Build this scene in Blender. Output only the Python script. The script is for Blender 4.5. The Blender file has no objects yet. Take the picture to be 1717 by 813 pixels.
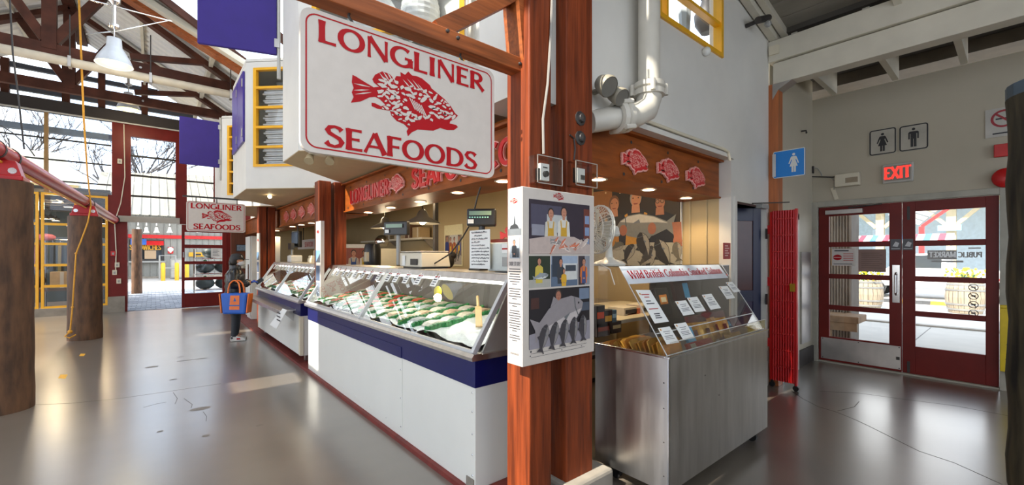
import bpy, math, random
from mathutils import Vector as V, Matrix
random.seed(7)
S = bpy.context.scene
COL = S.collection
R = math.radians
# ---------------------------------------------------------------- camera (eye 1.5 m, level, 40 degrees off the counters)
FPX, CX, CY, HE = 715.0, 858.0, 428.5, 1.5
DV = V((math.sin(R(40)), math.cos(R(40)), 0)); RV = V((math.cos(R(40)), -math.sin(R(40)), 0))
cam = bpy.data.cameras.new('camera'); camo = bpy.data.objects.new('camera', cam); COL.objects.link(camo)
camo.location = (0, 0, HE); camo.rotation_euler = (R(90), 0, R(-40))
cam.sensor_width = 36; cam.sensor_fit = 'HORIZONTAL'; cam.lens = 36 * FPX / 1717
cam.shift_y = (CY - 406.5) / 1717; cam.clip_start = .05; cam.clip_end = 400
S.camera = camo
# ---------------------------------------------------------------- sky, sun, exposure
S.view_settings.view_transform = 'Standard'; S.view_settings.look = 'None'
S.view_settings.gamma = 1; S.view_settings.use_curve_mapping = False
S.view_settings.exposure = 0.0
wd = bpy.data.worlds.new('sky'); S.world = wd; wd.use_nodes = True
wn, wl = wd.node_tree.nodes, wd.node_tree.links
wn.clear()
wo = wn.new('ShaderNodeOutputWorld'); wb = wn.new('ShaderNodeBackground'); wb.inputs[1].default_value = 3.2
tc = wn.new('ShaderNodeTexCoord'); nz = wn.new('ShaderNodeTexNoise'); nz.inputs['Scale'].default_value = 2.6; nz.inputs['Detail'].default_value = 6
cr = wn.new('ShaderNodeValToRGB'); cr.color_ramp.elements[0].position = .40; cr.color_ramp.elements[0].color = (.62, .77, 1, 1)
cr.color_ramp.elements[1].position = .62; cr.color_ramp.elements[1].color = (1, .99, .97, 1)
wl.new(tc.outputs['Generated'], nz.inputs['Vector']); wl.new(nz.outputs['Fac'], cr.inputs[0])
wl.new(cr.outputs[0], wb.inputs[0]); wl.new(wb.outputs[0], wo.inputs[0])
sl = bpy.data.lights.new('sun', 'SUN'); slo = bpy.data.objects.new('sun', sl); COL.objects.link(slo)
sl.energy = 13; sl.angle = R(.6); sl.color = (1, .90, .76)
slo.location = (-20, 3, 22); slo.rotation_euler = V((math.cos(R(43)), 0, -math.sin(R(43)))).to_track_quat('-Z', 'Y').to_euler()
S.cycles.max_bounces = 8; S.cycles.diffuse_bounces = 4; S.cycles.glossy_bounces = 4; S.cycles.transparent_max_bounces = 12
S.cycles.caustics_reflective = False; S.cycles.caustics_refractive = False; S.cycles.sample_clamp_indirect = 4
S.cycles.use_denoising = True
# ---------------------------------------------------------------- helpers
def W(px, py, X=None, Y=None, Z=None, t=None):
    "the point of a plane X=, Y= or Z= that lies behind a spot of the 1717x813 frame"
    d = DV + RV * ((px - CX) / FPX) + V((0, 0, -(py - CY) / FPX))
    if X is not None: t = X / d.x
    elif Y is not None: t = Y / d.y
    elif Z is not None: t = (Z - HE) / d.z
    return V((0, 0, HE)) + d * t
MATS = {}
def lin(h):
    if not isinstance(h, str): return tuple(h)
    c = [int(h[i:i+2], 16) / 255 for i in (0, 2, 4)]
    return tuple(x / 12.92 if x <= .04045 else ((x + .055) / 1.055) ** 2.4 for x in c)
def mat(name, col, rough=.5, metal=0., var=.12, scale=6., st=(1, 1, 1), bump=0., emit=0., coat=0., spec=.5, rvar=0., crough=.03):
    if name in MATS: return MATS[name]
    c = lin(col); m = bpy.data.materials.new(name); m.use_nodes = True; MATS[name] = m
    n, l = m.node_tree.nodes, m.node_tree.links; b = n['Principled BSDF']
    b.inputs['Roughness'].default_value = rough; b.inputs['Metallic'].default_value = metal
    b.inputs['Coat Weight'].default_value = coat; b.inputs['Coat Roughness'].default_value = crough; b.inputs['Specular IOR Level'].default_value = spec
    t = n.new('ShaderNodeTexCoord'); mp = n.new('ShaderNodeMapping'); mp.inputs['Scale'].default_value = st
    z = n.new('ShaderNodeTexNoise'); z.inputs['Scale'].default_value = scale; z.inputs['Detail'].default_value = 5
    r = n.new('ShaderNodeValToRGB')
    r.color_ramp.elements[0].position = .3; r.color_ramp.elements[1].position = .7
    r.color_ramp.elements[0].color = (*[max(0, x * (1 - var)) for x in c], 1); r.color_ramp.elements[1].color = (*[min(1, x * (1 + var)) for x in c], 1)
    l.new(t.outputs['Object'], mp.inputs[0]); l.new(mp.outputs[0], z.inputs['Vector']); l.new(z.outputs['Fac'], r.inputs[0]); l.new(r.outputs[0], b.inputs['Base Color'])
    if emit: b.inputs['Emission Strength'].default_value = emit; l.new(r.outputs[0], b.inputs['Emission Color'])
    if bump:
        bp = n.new('ShaderNodeBump'); bp.inputs['Strength'].default_value = bump; bp.inputs['Distance'].default_value = .02
        l.new(z.outputs['Fac'], bp.inputs['Height']); l.new(bp.outputs[0], b.inputs['Normal'])
    if rvar:
        mr = n.new('ShaderNodeMapRange'); mr.inputs['To Min'].default_value = rough - rvar; mr.inputs['To Max'].default_value = rough + rvar
        l.new(z.outputs['Fac'], mr.inputs[0]); l.new(mr.outputs[0], b.inputs['Roughness'])
    return m
def glass(name, tint=(1, 1, 1), base=.04, rough=0., gain=1.):
    if name in MATS: return MATS[name]
    m = bpy.data.materials.new(name); m.use_nodes = True; MATS[name] = m
    n, l = m.node_tree.nodes, m.node_tree.links; n.clear()
    o = n.new('ShaderNodeOutputMaterial'); x = n.new('ShaderNodeMixShader'); tr = n.new('ShaderNodeBsdfTransparent'); g = n.new('ShaderNodeBsdfGlossy')
    tr.inputs[0].default_value = (*tint, 1); g.inputs['Roughness'].default_value = rough
    f = n.new('ShaderNodeLayerWeight'); f.inputs[0].default_value = .5
    pw = n.new('ShaderNodeMath'); pw.operation = 'POWER'; pw.inputs[1].default_value = 4.2; l.new(f.outputs['Facing'], pw.inputs[0])
    mu = n.new('ShaderNodeMath'); mu.operation = 'MULTIPLY_ADD'; mu.inputs[1].default_value = gain; mu.inputs[2].default_value = base; mu.use_clamp = True
    l.new(pw.outputs[0], mu.inputs[0]); l.new(mu.outputs[0], x.inputs[0]); l.new(tr.outputs[0], x.inputs[1]); l.new(g.outputs[0], x.inputs[2]); l.new(x.outputs[0], o.inputs[0])
    return m
def C(h):
    "plain printed or painted colour"
    return mat('colour_' + h, h, .6, var=.06, scale=30)
class Fr:
    "a flat frame: origin, right, up; n points at the viewer"
    def __init__(s, o, u=(1, 0, 0), v=(0, 0, 1)):
        s.o = V(o); s.u = V(u).normalized(); s.v = V(v).normalized(); s.n = s.u.cross(s.v)
    def p(s, a, b, c=0.): return s.o + s.u * a + s.v * b + s.n * c
    def at(s, px, py):
        d = DV + RV * ((px - CX) / FPX) + V((0, 0, -(py - CY) / FPX)); e = V((0, 0, HE))
        q = e + d * ((s.o - e).dot(s.n) / d.dot(s.n)); return (q - s.o).dot(s.u), (q - s.o).dot(s.v)
class MB:
    def __init__(s, m=None): s.v = []; s.f = []; s.mi = []; s.ms = []; s.m = m
    def face(s, ix, m=None):
        m = m or s.m
        if m not in s.ms: s.ms.append(m)
        s.f.append(tuple(ix)); s.mi.append(s.ms.index(m))
    def poly(s, pts, m=None):
        b = len(s.v); s.v += [V(p) for p in pts]; s.face(range(b, b + len(pts)), m); return s
    def hexa(s, p, m=None):
        b = len(s.v); s.v += [V(q) for q in p]
        for f in ((3, 2, 1, 0), (4, 5, 6, 7), (0, 1, 5, 4), (1, 2, 6, 5), (2, 3, 7, 6), (3, 0, 4, 7)): s.face([b + i for i in f], m)
        return s
    def box(s, x0, x1, y0, y1, z0, z1, m=None):
        x0, x1 = sorted((x0, x1)); y0, y1 = sorted((y0, y1)); z0, z1 = sorted((z0, z1))
        return s.hexa([(x0, y0, z0), (x1, y0, z0), (x1, y1, z0), (x0, y1, z0), (x0, y0, z1), (x1, y0, z1), (x1, y1, z1), (x0, y1, z1)], m)
    def fbox(s, fr, a0, a1, b0, b1, c0, c1, m=None):
        return s.hexa([fr.p(a0, b0, c0), fr.p(a1, b0, c0), fr.p(a1, b1, c0), fr.p(a0, b1, c0), fr.p(a0, b0, c1), fr.p(a1, b0, c1), fr.p(a1, b1, c1), fr.p(a0, b1, c1)], m)
    def rect(s, fr, a0, a1, b0, b1, c=0., m=None): return s.poly([fr.p(a0, b0, c), fr.p(a1, b0, c), fr.p(a1, b1, c), fr.p(a0, b1, c)], m)
    def bar(s, p, q, w, h, m=None, up=(0, 0, 1)):
        p, q = V(p), V(q); d = (q - p).normalized(); a = d.cross(V(up))
        if a.length < 1e-4: a = V((1, 0, 0))
        a = a.normalized(); b = a.cross(d); a = a * w / 2; b = b * h / 2
        return s.hexa([p - a - b, p + a - b, p + a + b, p - a + b, q - a - b, q + a - b, q + a + b, q - a + b], m)
    def prism(s, pts, ext, m=None, m2=None):
        "closed polygon swept along ext"
        k = len(pts); b = len(s.v); e = V(ext); s.v += [V(p) for p in pts] + [V(p) + e for p in pts]
        s.face(range(b + k - 1, b - 1, -1), m); s.face(range(b + k, b + 2 * k), m)
        for i in range(k): j = (i + 1) % k; s.face((b + i, b + j, b + k + j, b + k + i), m2 or m)
        return s
    def tube(s, pts, r, n=8, m=None, caps=True):
        pts = [V(p) for p in pts]; rs = r if isinstance(r, (list, tuple)) else [r] * len(pts); b = len(s.v); a = None
        for i, p in enumerate(pts):
            d = (pts[min(i + 1, len(pts) - 1)] - pts[max(i - 1, 0)]).normalized()
            if a is None: a = d.cross(V((0, 0, 1)) if abs(d.z) < .9 else V((1, 0, 0))).normalized()
            else: a = (a - d * a.dot(d)).normalized()
            c = d.cross(a)
            s.v += [p + (a * math.cos(2 * math.pi * k / n) + c * math.sin(2 * math.pi * k / n)) * rs[i] for k in range(n)]
        for i in range(len(pts) - 1):
            for k in range(n): j = (k + 1) % n; o = b + i * n; s.face((o + k, o + j, o + n + j, o + n + k), m)
        if caps: s.face(range(b + n - 1, b - 1, -1), m); s.face(range(len(s.v) - n, len(s.v)), m)
        return s
    def lathe(s, pr, c=(0, 0, 0), n=20, m=None, ax=(0, 0, 1)):
        ax = V(ax).normalized(); a = ax.cross(V((1, 0, 0)) if abs(ax.x) < .9 else V((0, 1, 0))).normalized(); e = ax.cross(a); c = V(c); b = len(s.v)
        for r, z in pr: s.v += [c + ax * z + (a * math.cos(2 * math.pi * k / n) + e * math.sin(2 * math.pi * k / n)) * max(r, 1e-4) for k in range(n)]
        for i in range(len(pr) - 1):
            for k in range(n): j = (k + 1) % n; o = b + i * n; s.face((o + k, o + j, o + n + j, o + n + k), m)
        return s
    def ball(s, c, r, n=12, m=None, sq=(1, 1, 1)):
        c = V(c); b = len(s.v); h = n // 2
        for i in range(h + 1):
            for k in range(n):
                t = math.pi * i / h; f = 2 * math.pi * k / n
                s.v.append(c + V((math.sin(t) * math.cos(f) * sq[0], math.sin(t) * math.sin(f) * sq[1], math.cos(t) * sq[2])) * r)
        for i in range(h):
            for k in range(n): j = (k + 1) % n; o = b + i * n; s.face((o + k, o + n + k, o + n + j, o + j), m)
        return s
    def disc(s, fr, a, b, r, c=0., m=None, n=16, ry=None):
        return s.poly([fr.p(a + r * math.cos(2 * math.pi * k / n), b + (ry or r) * math.sin(2 * math.pi * k / n), c) for k in range(n)], m)
def rootloc(o):
    l = V((0, 0, 0))
    while o: l = l + o.location; o = o.parent
    return l
def tag(o, label=None, cat=None, group=None, kind=None):
    if label: o['label'] = label
    if cat: o['category'] = cat
    if group: o['group'] = group
    if kind: o['kind'] = kind
    return o
def obj(name, mb, parent=None, label=None, cat=None, group=None, kind=None, bev=0., smooth=False, local=False, pos=None):
    "one mesh object; its points are given in the world and stored relative to the parent (local=True: already relative)"
    o0 = rootloc(parent) if parent else V((0, 0, 0))
    if pos is not None: o0 = o0 + V(pos) if local else V(pos)
    me = bpy.data.meshes.new(name); me.from_pydata([tuple(p) if local else tuple(p - o0) for p in mb.v], [], mb.f)
    for m in mb.ms: me.materials.append(m)
    me.polygons.foreach_set('material_index', mb.mi)
    if smooth: me.polygons.foreach_set('use_smooth', [True] * len(mb.f))
    me.update(); o = bpy.data.objects.new(name, me); COL.objects.link(o)
    if parent: o.parent = parent
    if pos is not None: o.location = V(pos) if (local or not parent) else V(pos) - rootloc(parent)
    if smooth:
        try: me.set_sharp_from_angle(angle=R(40))
        except Exception: pass
    if bev: b = o.modifiers.new('edge', 'BEVEL'); b.width = bev; b.segments = 2; b.limit_method = 'ANGLE'
    return tag(o, label, cat, group, kind)
def thing(name, label, cat, loc, group=None, rz=0.):
    o = bpy.data.objects.new(name, None); COL.objects.link(o); o.empty_display_size = .1
    o.location = loc; o.rotation_euler = (0, 0, rz); return tag(o, label, cat, group)
KIDS = {}
def copy_tree(o, parent=None, loc=None, rz=None, label=None):
    c = o.copy(); COL.objects.link(c)
    if parent: c.parent = parent
    if loc is not None: c.location = loc
    if rz is not None: c.rotation_euler = (0, 0, rz)
    if label: c['label'] = label
    for k in list(o.children): copy_tree(k, c)
    return c
def struct(name, mb, parent=None, **k):
    return obj(name, mb, parent, kind='structure', **k)
ORD = ['first', 'second', 'third', 'fourth', 'fifth', 'sixth', 'seventh', 'eighth', 'ninth', 'tenth', 'eleventh', 'twelfth', 'thirteenth', 'fourteenth', 'fifteenth', 'sixteenth', 'seventeenth', 'eighteenth', 'nineteenth', 'twentieth']
def skin(name, pts, edges, mt, parent, sub=2, root=0, loc=(0, 0, 0)):
    "pts: (x, y, z, r)"
    me = bpy.data.meshes.new(name); me.from_pydata([p[:3] for p in pts], edges, []); me.materials.append(mt)
    o = bpy.data.objects.new(name, me); COL.objects.link(o); o.parent = parent; o.location = loc
    o.modifiers.new('skin', 'SKIN'); sv = me.skin_vertices[0].data
    for i, p in enumerate(pts): r = p[3]; sv[i].radius = r if isinstance(r, tuple) else (r, r); sv[i].use_root = (i == root)
    o.modifiers['skin'].use_smooth_shade = True
    s = o.modifiers.new('sub', 'SUBSURF'); s.levels = sub; s.render_levels = sub
    return o
# ---- lettering drawn with strokes (thick stems, thin arms, flared ends)
def arc(cx, cy, rx, ry, a0, a1, n=14): return [(cx + rx * math.cos(R(a0 + (a1 - a0) * i / n)), cy + ry * math.sin(R(a0 + (a1 - a0) * i / n))) for i in range(n + 1)]
I_ = lambda x, h=1.: [(x, 0), (x, h)]
SS = [(.60, .80), (.52, .91), (.36, .96), (.19, .90), (.13, .76), (.19, .63), (.36, .53), (.53, .43), (.61, .28), (.55, .12), (.37, .04), (.18, .08), (.08, .22)]
def sc(p, k, h=0, w=1.): return [(x * w, y * k + h) for x, y in p]
XH = .68
GL = {
 'L': (.66, [I_(.16), [(.06, .06), (.62, .06)]]), 'O': (.98, [arc(.49, .5, .38, .46, 90, 450, 24)]), 'N': (.92, [I_(.14), [(.14, .98), (.78, .02)], I_(.78)]),
 'G': (.94, [arc(.5, .5, .40, .46, 48, 330, 20), [(.83, .06), (.83, .46)], [(.6, .46), (.9, .46)]]), 'I': (.36, [I_(.18)]),
 'E': (.68, [I_(.16), [(.1, .95), (.62, .95)], [(.1, .52), (.54, .52)], [(.1, .05), (.64, .05)]]), 'F': (.64, [I_(.16), [(.1, .95), (.62, .95)], [(.1, .50), (.54, .50)]]),
 'R': (.78, [I_(.16), [(.1, .95), (.36, .95)] + arc(.36, .72, .24, .23, 90, -90, 10) + [(.12, .49)], [(.34, .5), (.74, .01)]]),
 'S': (.70, [SS]), 'A': (.86, [[(.06, 0), (.42, .99)], [(.42, .99), (.82, 0)], [(.18, .33), (.66, .33)]]),
 'D': (.92, [I_(.16), [(.1, .95), (.38, .95)] + arc(.38, .5, .42, .45, 90, -90, 14) + [(.1, .05)]]), 'C': (.86, [arc(.5, .5, .40, .46, 48, 312, 20)]), '.': (.3, [[(.14, 0), (.14, .17)]]), ' ': (.36, []),
 'W': (1.2, [[(.05, 1), (.32, 0)], [(.32, 0), (.6, .98)], [(.6, .98), (.86, 0)], [(.86, 0), (1.14, 1)]]), 'H': (.9, [I_(.16), I_(.76), [(.16, .52), (.76, .52)]]),
 'U': (.86, [[(.15, 1), (.15, .36)] + arc(.43, .36, .28, .32, 180, 360, 10) + [(.71, 1)]]), 'T': (.76, [I_(.38), [(.02, .95), (.74, .95)]]), 'Y': (.8, [[(.04, 1), (.4, .46)], [(.76, 1), (.4, .46)], [(.4, .48), (.4, 0)]]),
 'B': (.78, [I_(.16), [(.1, .95), (.38, .95)] + arc(.38, .74, .2, .21, 90, -90, 8) + [(.12, .53)], [(.38, .53)] + arc(.40, .29, .25, .24, 90, -90, 8) + [(.1, .05)]]), 'M': (1.05, [I_(.14), [(.14, 1), (.52, .1)], [(.52, .1), (.9, 1)], I_(.9)]),
 'P': (.72, [I_(.16), [(.1, .95), (.36, .95)] + arc(.36, .70, .26, .25, 90, -90, 10) + [(.12, .45)]]), 'K': (.82, [I_(.16), [(.2, .46), (.72, 1)], [(.3, .56), (.78, 0)]]), 'X': (.8, [[(.06, 1), (.74, 0)], [(.74, 1), (.06, 0)]]),
 'i': (.34, [I_(.17, XH), [(.17, .86), (.17, 1)]]), 'l': (.34, [I_(.17)]), 'd': (.64, [I_(.5), arc(.3, XH / 2, .21, XH / 2 - .04, 40, 320, 14)]), 'b': (.64, [I_(.15), arc(.34, XH / 2, .21, XH / 2 - .04, 140, -140, 14)]),
 'r': (.46, [I_(.15, XH), [(.15, .48), (.24, .62), (.4, .64)]]), 't': (.42, [[(.2, .9), (.2, .12), (.27, .04), (.4, .06)], [(.04, XH - .04), (.38, XH - .04)]]), 's': (.5, [sc(SS, XH, 0, .72)]),
 'h': (.66, [I_(.15), [(.15, .48)] + arc(.33, .44, .17, .2, 150, 0, 8) + [(.5, 0)]]), 'o': (.62, [arc(.31, XH / 2, .22, XH / 2 - .03, 90, 450, 18)]), 'n': (.66, [I_(.15, XH), [(.15, .48)] + arc(.33, .44, .17, .2, 150, 0, 8) + [(.5, 0)]]),
 'u': (.66, [[(.15, XH), (.15, .22)] + arc(.32, .22, .17, .18, 180, 330, 8), I_(.5, XH)]), 'm': (1., [I_(.15, XH), [(.15, .48)] + arc(.32, .44, .17, .2, 150, 0, 8) + [(.49, 0)], [(.49, .48)] + arc(.66, .44, .17, .2, 150, 0, 8) + [(.83, 0)]]),
 'a': (.6, [[(.12, .54), (.26, .64), (.42, .58), (.44, .44), (.44, 0)], arc(.28, .19, .17, .16, 60, 360, 12)]), 'k': (.64, [I_(.15), [(.18, .3), (.5, XH)], [(.26, .38), (.56, 0)]]), 'e': (.58, [[(.12, .36), (.48, .36)] + arc(.3, XH / 2, .2, XH / 2 - .03, 10, 315, 14)])}
def text(mb, s, fr, a, b, h, wx=1., tk=.2, tn=.1, c=.002, dep=0., m=None, serif=0., center=False, sp=.0, mirror=False):
    wid = sum((GL[ch][0] + sp) for ch in s) * h * wx
    x = a - (wid / 2 if center else 0); g = -1 if mirror else 1; x0 = x
    for ch in s:
        adv, st = GL[ch]
        for si, p in enumerate(st):
            P = [(q[0] * wx, q[1]) for q in p]; k = len(P)
            if k == 2: P = [(P[0][0] + (P[1][0] - P[0][0]) * i / 4, P[0][1] + (P[1][1] - P[0][1]) * i / 4) for i in range(5)]; k = 5
            closed = k > 6 and (P[0][0] - P[-1][0]) ** 2 + (P[0][1] - P[-1][1]) ** 2 < 1e-6
            L = []
            for i in range(k):
                q0 = P[i - 1] if i else (P[-2] if closed else P[0]); q1 = P[i + 1] if i < k - 1 else (P[1] if closed else P[-1])
                dx, dy = q1[0] - q0[0], q1[1] - q0[1]; d = math.hypot(dx, dy) or 1; dx /= d; dy /= d
                if len(p) == 2 and dx > .2 and abs(dy) > .2 and ch in 'AW' and dy > 0: w = tn * 1.15
                elif len(p) == 2 and ch == 'N' and abs(dx) < .1: w = tn * 1.15
                else: w = tn + (tk - tn) * abs(dy) ** 1.3
                if not closed and i in (0, k - 1): w *= 1.22
                w *= .5 * (wx ** .5)
                L.append(((P[i][0] - dy * w, P[i][1] + dx * w), (P[i][0] + dy * w, P[i][1] - dx * w)))
            for i in range(k - 1):
                q = [L[i][0], L[i][1], L[i + 1][1], L[i + 1][0]]
                F = lambda z, si=si: [fr.p(x0 + g * (x - x0 + u * h) + (wid if mirror else 0), b + v * h, z + .0003 * si) for u, v in q]
                if dep: mb.hexa(F(c) + F(c + dep), m)
                else: mb.poly(F(c), m)
            if serif and len(p) == 2 and abs(p[0][0] - p[1][0]) < .3:
                for e in p:
                    if mb and e[1] in (0, 1., XH):
                        yy = .0 if e[1] == 0 else e[1] - serif * .35
                        for (u0, u1) in ((e[0] * wx - serif, e[0] * wx + serif),): mb.poly([fr.p(x + u0 * h, b + yy * h, c), fr.p(x + u1 * h, b + yy * h, c), fr.p(x + u1 * h, b + (yy + serif * .35) * h, c), fr.p(x + u0 * h, b + (yy + serif * .35) * h, c)], m)
        x += (adv + sp) * h * wx
    return wid
# ---- the rockfish emblem, one unit long, head to the right
FISH = [(0.013,0.121),(0.039,0.116),(0.122,0.086),(0.185,0.066),(0.231,0.082),(0.189,0.103),(0.174,0.129),(0.198,0.173),(0.257,0.216),(0.317,0.214),(0.367,0.181),(0.383,0.212),(0.422,0.219),(0.419,0.256),(0.463,0.244),(0.493,0.281),(0.528,0.256),(0.569,0.262),(0.624,0.256),(0.704,0.216),(0.719,0.192),(0.785,0.16),(0.856,0.125),(0.917,0.081),(0.967,0.023),(1.0,0.005),(0.967,-0.031),(0.917,-0.062),(0.909,-0.086),(0.98,-0.086),(1.0,-0.103),(0.954,-0.14),(0.881,-0.153),(0.809,-0.147),(0.737,-0.186),(0.646,-0.197),(0.58,-0.206),(0.526,-0.24),(0.489,-0.281),(0.476,-0.24),(0.493,-0.212),(0.45,-0.182),(0.387,-0.169),(0.337,-0.131),(0.326,-0.095),(0.276,-0.099),(0.219,-0.103),(0.17,-0.092),(0.167,-0.064),(0.198,-0.062),(0.248,-0.075),(0.287,-0.056),(0.237,-0.019),(0.198,-0.01),(0.152,-0.025),(0.076,-0.077),(0.0,-0.103),(0.022,-0.053),(0.007,-0.019),(0.022,0.019),(0.007,0.062)]
def inside(x, y, P):
    r = False; j = len(P) - 1
    for i in range(len(P)):
        if (P[i][1] > y) != (P[j][1] > y) and x < (P[j][0] - P[i][0]) * (y - P[i][1]) / (P[j][1] - P[i][1]) + P[i][0]: r = not r
        j = i
    return r
def tess(pts2):
    from mathutils.geometry import tessellate_polygon
    return tessellate_polygon([[V((x, y, 0)) for x, y in pts2]])
def emblem(mb, fr, a, b, L, red, white, dep=0., c=.002, marks=True, rim=0., seed=3):
    "a, b: middle of the fish"
    T = tess(FISH); P = [(a + (x - .5) * L, b + y * L) for x, y in FISH]
    def plate(pts, c0, c1, m):
        i0 = len(mb.v); mb.v += [fr.p(x, y, c1) for x, y in pts]
        for t in T: mb.face([i0 + k for k in t], m)
        if c1 - c0 > .004:
            for i in range(len(pts)):
                j = (i + 1) % len(pts); mb.poly([fr.p(*pts[i], c0), fr.p(*pts[j], c0), fr.p(*pts[j], c1), fr.p(*pts[i], c1)], m)
    if rim:
        mx, my = a, b - .02 * L; Q = []
        k = len(P)
        for i in range(k):
            dx, dy = P[(i + 1) % k][0] - P[i - 1][0], P[(i + 1) % k][1] - P[i - 1][1]; d = math.hypot(dx, dy) or 1; nx, ny = -dy / d, dx / d
            if not hasattr(emblem, 'sg'): emblem.sg = 1 if sum(P[i - 1][0] * P[i][1] - P[i][0] * P[i - 1][1] for i in range(k)) < 0 else -1
            Q.append((P[i][0] + nx * rim * emblem.sg, P[i][1] + ny * rim * emblem.sg))
        plate(Q, c, c + dep * .8, white)
    plate(P, c, c + dep, red)
    if marks:
        rg = random.Random(seed); z = c + dep + .0008 * max(1, L); pl = []
        def put(x, y, pts):
            if all(inside(u, v, FISH) for u, v in pts): mb.poly([fr.p(a + (u - .5) * L, b + v * L, z + .0004 + .0001 * (len(pl) % 6)) for u, v in pts], white); return True
        for (x0, y0, x1, y1) in ((.02, .20, .16, .13), (.03, .155, .17, .105), (.03, .11, .17, .085), (.02, .055, .16, .06), (.02, .0, .15, .035), (.03, -.03, .17, .02),
                                 (.23, .20, .30, .13), (.26, .225, .33, .14), (.29, .235, .36, .145), (.33, .22, .39, .14), (.44, .20, .52, .135), (.48, .215, .58, .14), (.53, .22, .63, .13), (.58, .20, .68, .11), (.63, .165, .72, .09)):
            d = math.hypot(x1 - x0, y1 - y0); nx, ny = -(y1 - y0) / d * .006, (x1 - x0) / d * .006
            if inside((x0 + x1) / 2, (y0 + y1) / 2, FISH): mb.poly([fr.p(a + (u - .5) * L, b + v * L, z) for u, v in ((x0, y0), (x0 + (x1 - x0) * .5 + nx, y0 + (y1 - y0) * .5 + ny), (x1, y1), (x0 + (x1 - x0) * .5 - nx, y0 + (y1 - y0) * .5 - ny))], white)
        for i in range(6):   # striped pectoral fin
            x0 = .50 + i * .022; y0 = .055 - i * .008
            mb.poly([fr.p(a + (u - .5) * L, b + v * L, z) for u, v in ((x0, y0), (x0 + .008, y0 + .004), (x0 + .062, y0 - .085), (x0 + .056, y0 - .095))], white)
        n = 0
        for _ in range(1600):
            x = rg.uniform(.24, .97); y = rg.uniform(-.18, .16)
            if y < -.10 + .04 * math.sin(x * 9) and x > .5: continue
            if .48 < x < .70 and -.06 < y < .07: continue
            if any((x - u) ** 2 + (y - v) ** 2 < (q * 1.25 + .011) ** 2 for u, v, q in pl): continue
            q = rg.uniform(.008, .022); f = rg.uniform(0, 6.3); e = rg.uniform(.5, 1)
            el = rg.uniform(1., 2.3); fo = rg.uniform(-.6, .9); pts = []
            for k in range(8): u = q * el * rg.uniform(.65, 1.25) * math.cos(k * .7854); w = q * .8 * rg.uniform(.55, 1.25) * math.sin(k * .7854); pts.append((x + u * math.cos(fo) - w * math.sin(fo), y + u * math.sin(fo) + w * math.cos(fo)))
            if put(x, y, pts): pl.append((x, y, q)); n += 1
            if n > 95: break
        mb.disc(fr, a + (.855 - .5) * L, b + .0 * L, .020 * L, z + .0004, white, 12); mb.disc(fr, a + (.855 - .5) * L, b + .0 * L, .010 * L, z + .0008, red, 10)
# ================================================================ materials
WHITE = mat('white_paint', 'd9d6ce', .55, var=.05, scale=2.5, bump=.02)
CREAM = mat('cream_paint', 'cfc9b8', .6, var=.08, scale=3, bump=.03)
GREYW = mat('off_white_wall', 'b7ae9a', .6, var=.06, scale=1.4)
WARM = mat('warm_wall', 'bda77c', .6, var=.04, scale=2)
WPAN = mat('white_panel', 'dcdcd6', .35, var=.02, scale=3)
NAVY = mat('navy_band', '0b1050', .4, var=.06, scale=5, spec=.3)
PURP = mat('purple_cloth', '2f1b74', .7, var=.08, scale=5)
SHUT = mat('purple_shutter', '3f2a8c', .35, var=.06, scale=5)
WOOD = mat('stained_timber', (.165, .031, .0075), .55, var=.5, scale=5, st=(7, 7, .45), bump=.3, spec=.22)
WOODX = mat('stained_beam', (.28, .075, .018), .5, var=.4, scale=5, st=(.5, 7, 7), bump=.15, spec=.3)
FASC = mat('fascia_wood', (.27, .066, .009), .42, var=.35, scale=3, st=(1, 1, 6), bump=.05, spec=.3)
TRUSS = mat('truss_timber', (.070, .022, .012), .6, var=.4, scale=4, st=(1, 1, 1), bump=.1, spec=.25)
LOG = mat('log_bark', (.085, .040, .018), .75, var=.6, scale=6, st=(2.2, 2.2, .55), bump=.5)
LOGG = mat('weathered_log', (.042, .034, .018), .7, var=.9, scale=5, st=(3, 3, .4), bump=.5)
REDP = mat('red_door_paint', (.15, .009, .006), .45, var=.12, scale=4, spec=.3)
REDB = mat('bright_red_paint', (.55, .012, .012), .35, var=.1, scale=6)
PIPE = mat('red_pipe_paint', (.42, .008, .010), .3, var=.1, scale=6)
YEL = mat('yellow_paint', (.83, .42, .012), .35, var=.06, scale=6)
STEEL = mat('brushed_steel', (.60, .58, .56), .34, 1, var=.10, scale=3, st=(6, 6, .8), bump=.02, rvar=.07)
CHROME = mat('bright_steel', (.72, .72, .72), .18, 1, var=.05)
DSTEEL = mat('dull_steel', (.45, .43, .41), .42, 1, var=.15, scale=4)
BLACK = mat('black_plastic', (.012, .012, .013), .35, var=.1)
DARK = mat('dark_iron', (.03, .026, .024), .5, var=.2)
GREY = mat('grey_plastic', '9a9a96', .4, var=.05)
LGREY = mat('light_grey_paint', 'b9b6ae', .5, var=.06)
IVORY = mat('ivory_plastic', 'd6cdb6', .4, var=.04)
PAPER = mat('white_paper', 'e6e6e2', .7, var=.02)
INK = mat('dark_ink', '33333a', .7, var=.02)
SRED = mat('sign_red', (.40, .004, .009), .5, var=.04, spec=.2)
SWHITE = mat('sign_white', 'c9c0b7', .4, var=.03, scale=20)
PINK = mat('letter_rim', (.85, .40, .34), .35, var=.05)
LRED = mat('letter_red', (.62, .016, .018), .3, var=.05)
BULB = mat('warm_lamp_disc', (1, .80, .5), .5, var=0, emit=16)
TUBE = mat('white_lamp_tube', (1, .96, .82), .5, var=0, emit=9)
GL1 = glass('clear_glass'); GLC = glass('case_glass', (.96, .98, .97), .11, gain=1.); GLA = glass('acrylic', (.97, .97, .96), .045, gain=.9)
GLW = glass('window_glass', (.93, .96, .98), .05)
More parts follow.
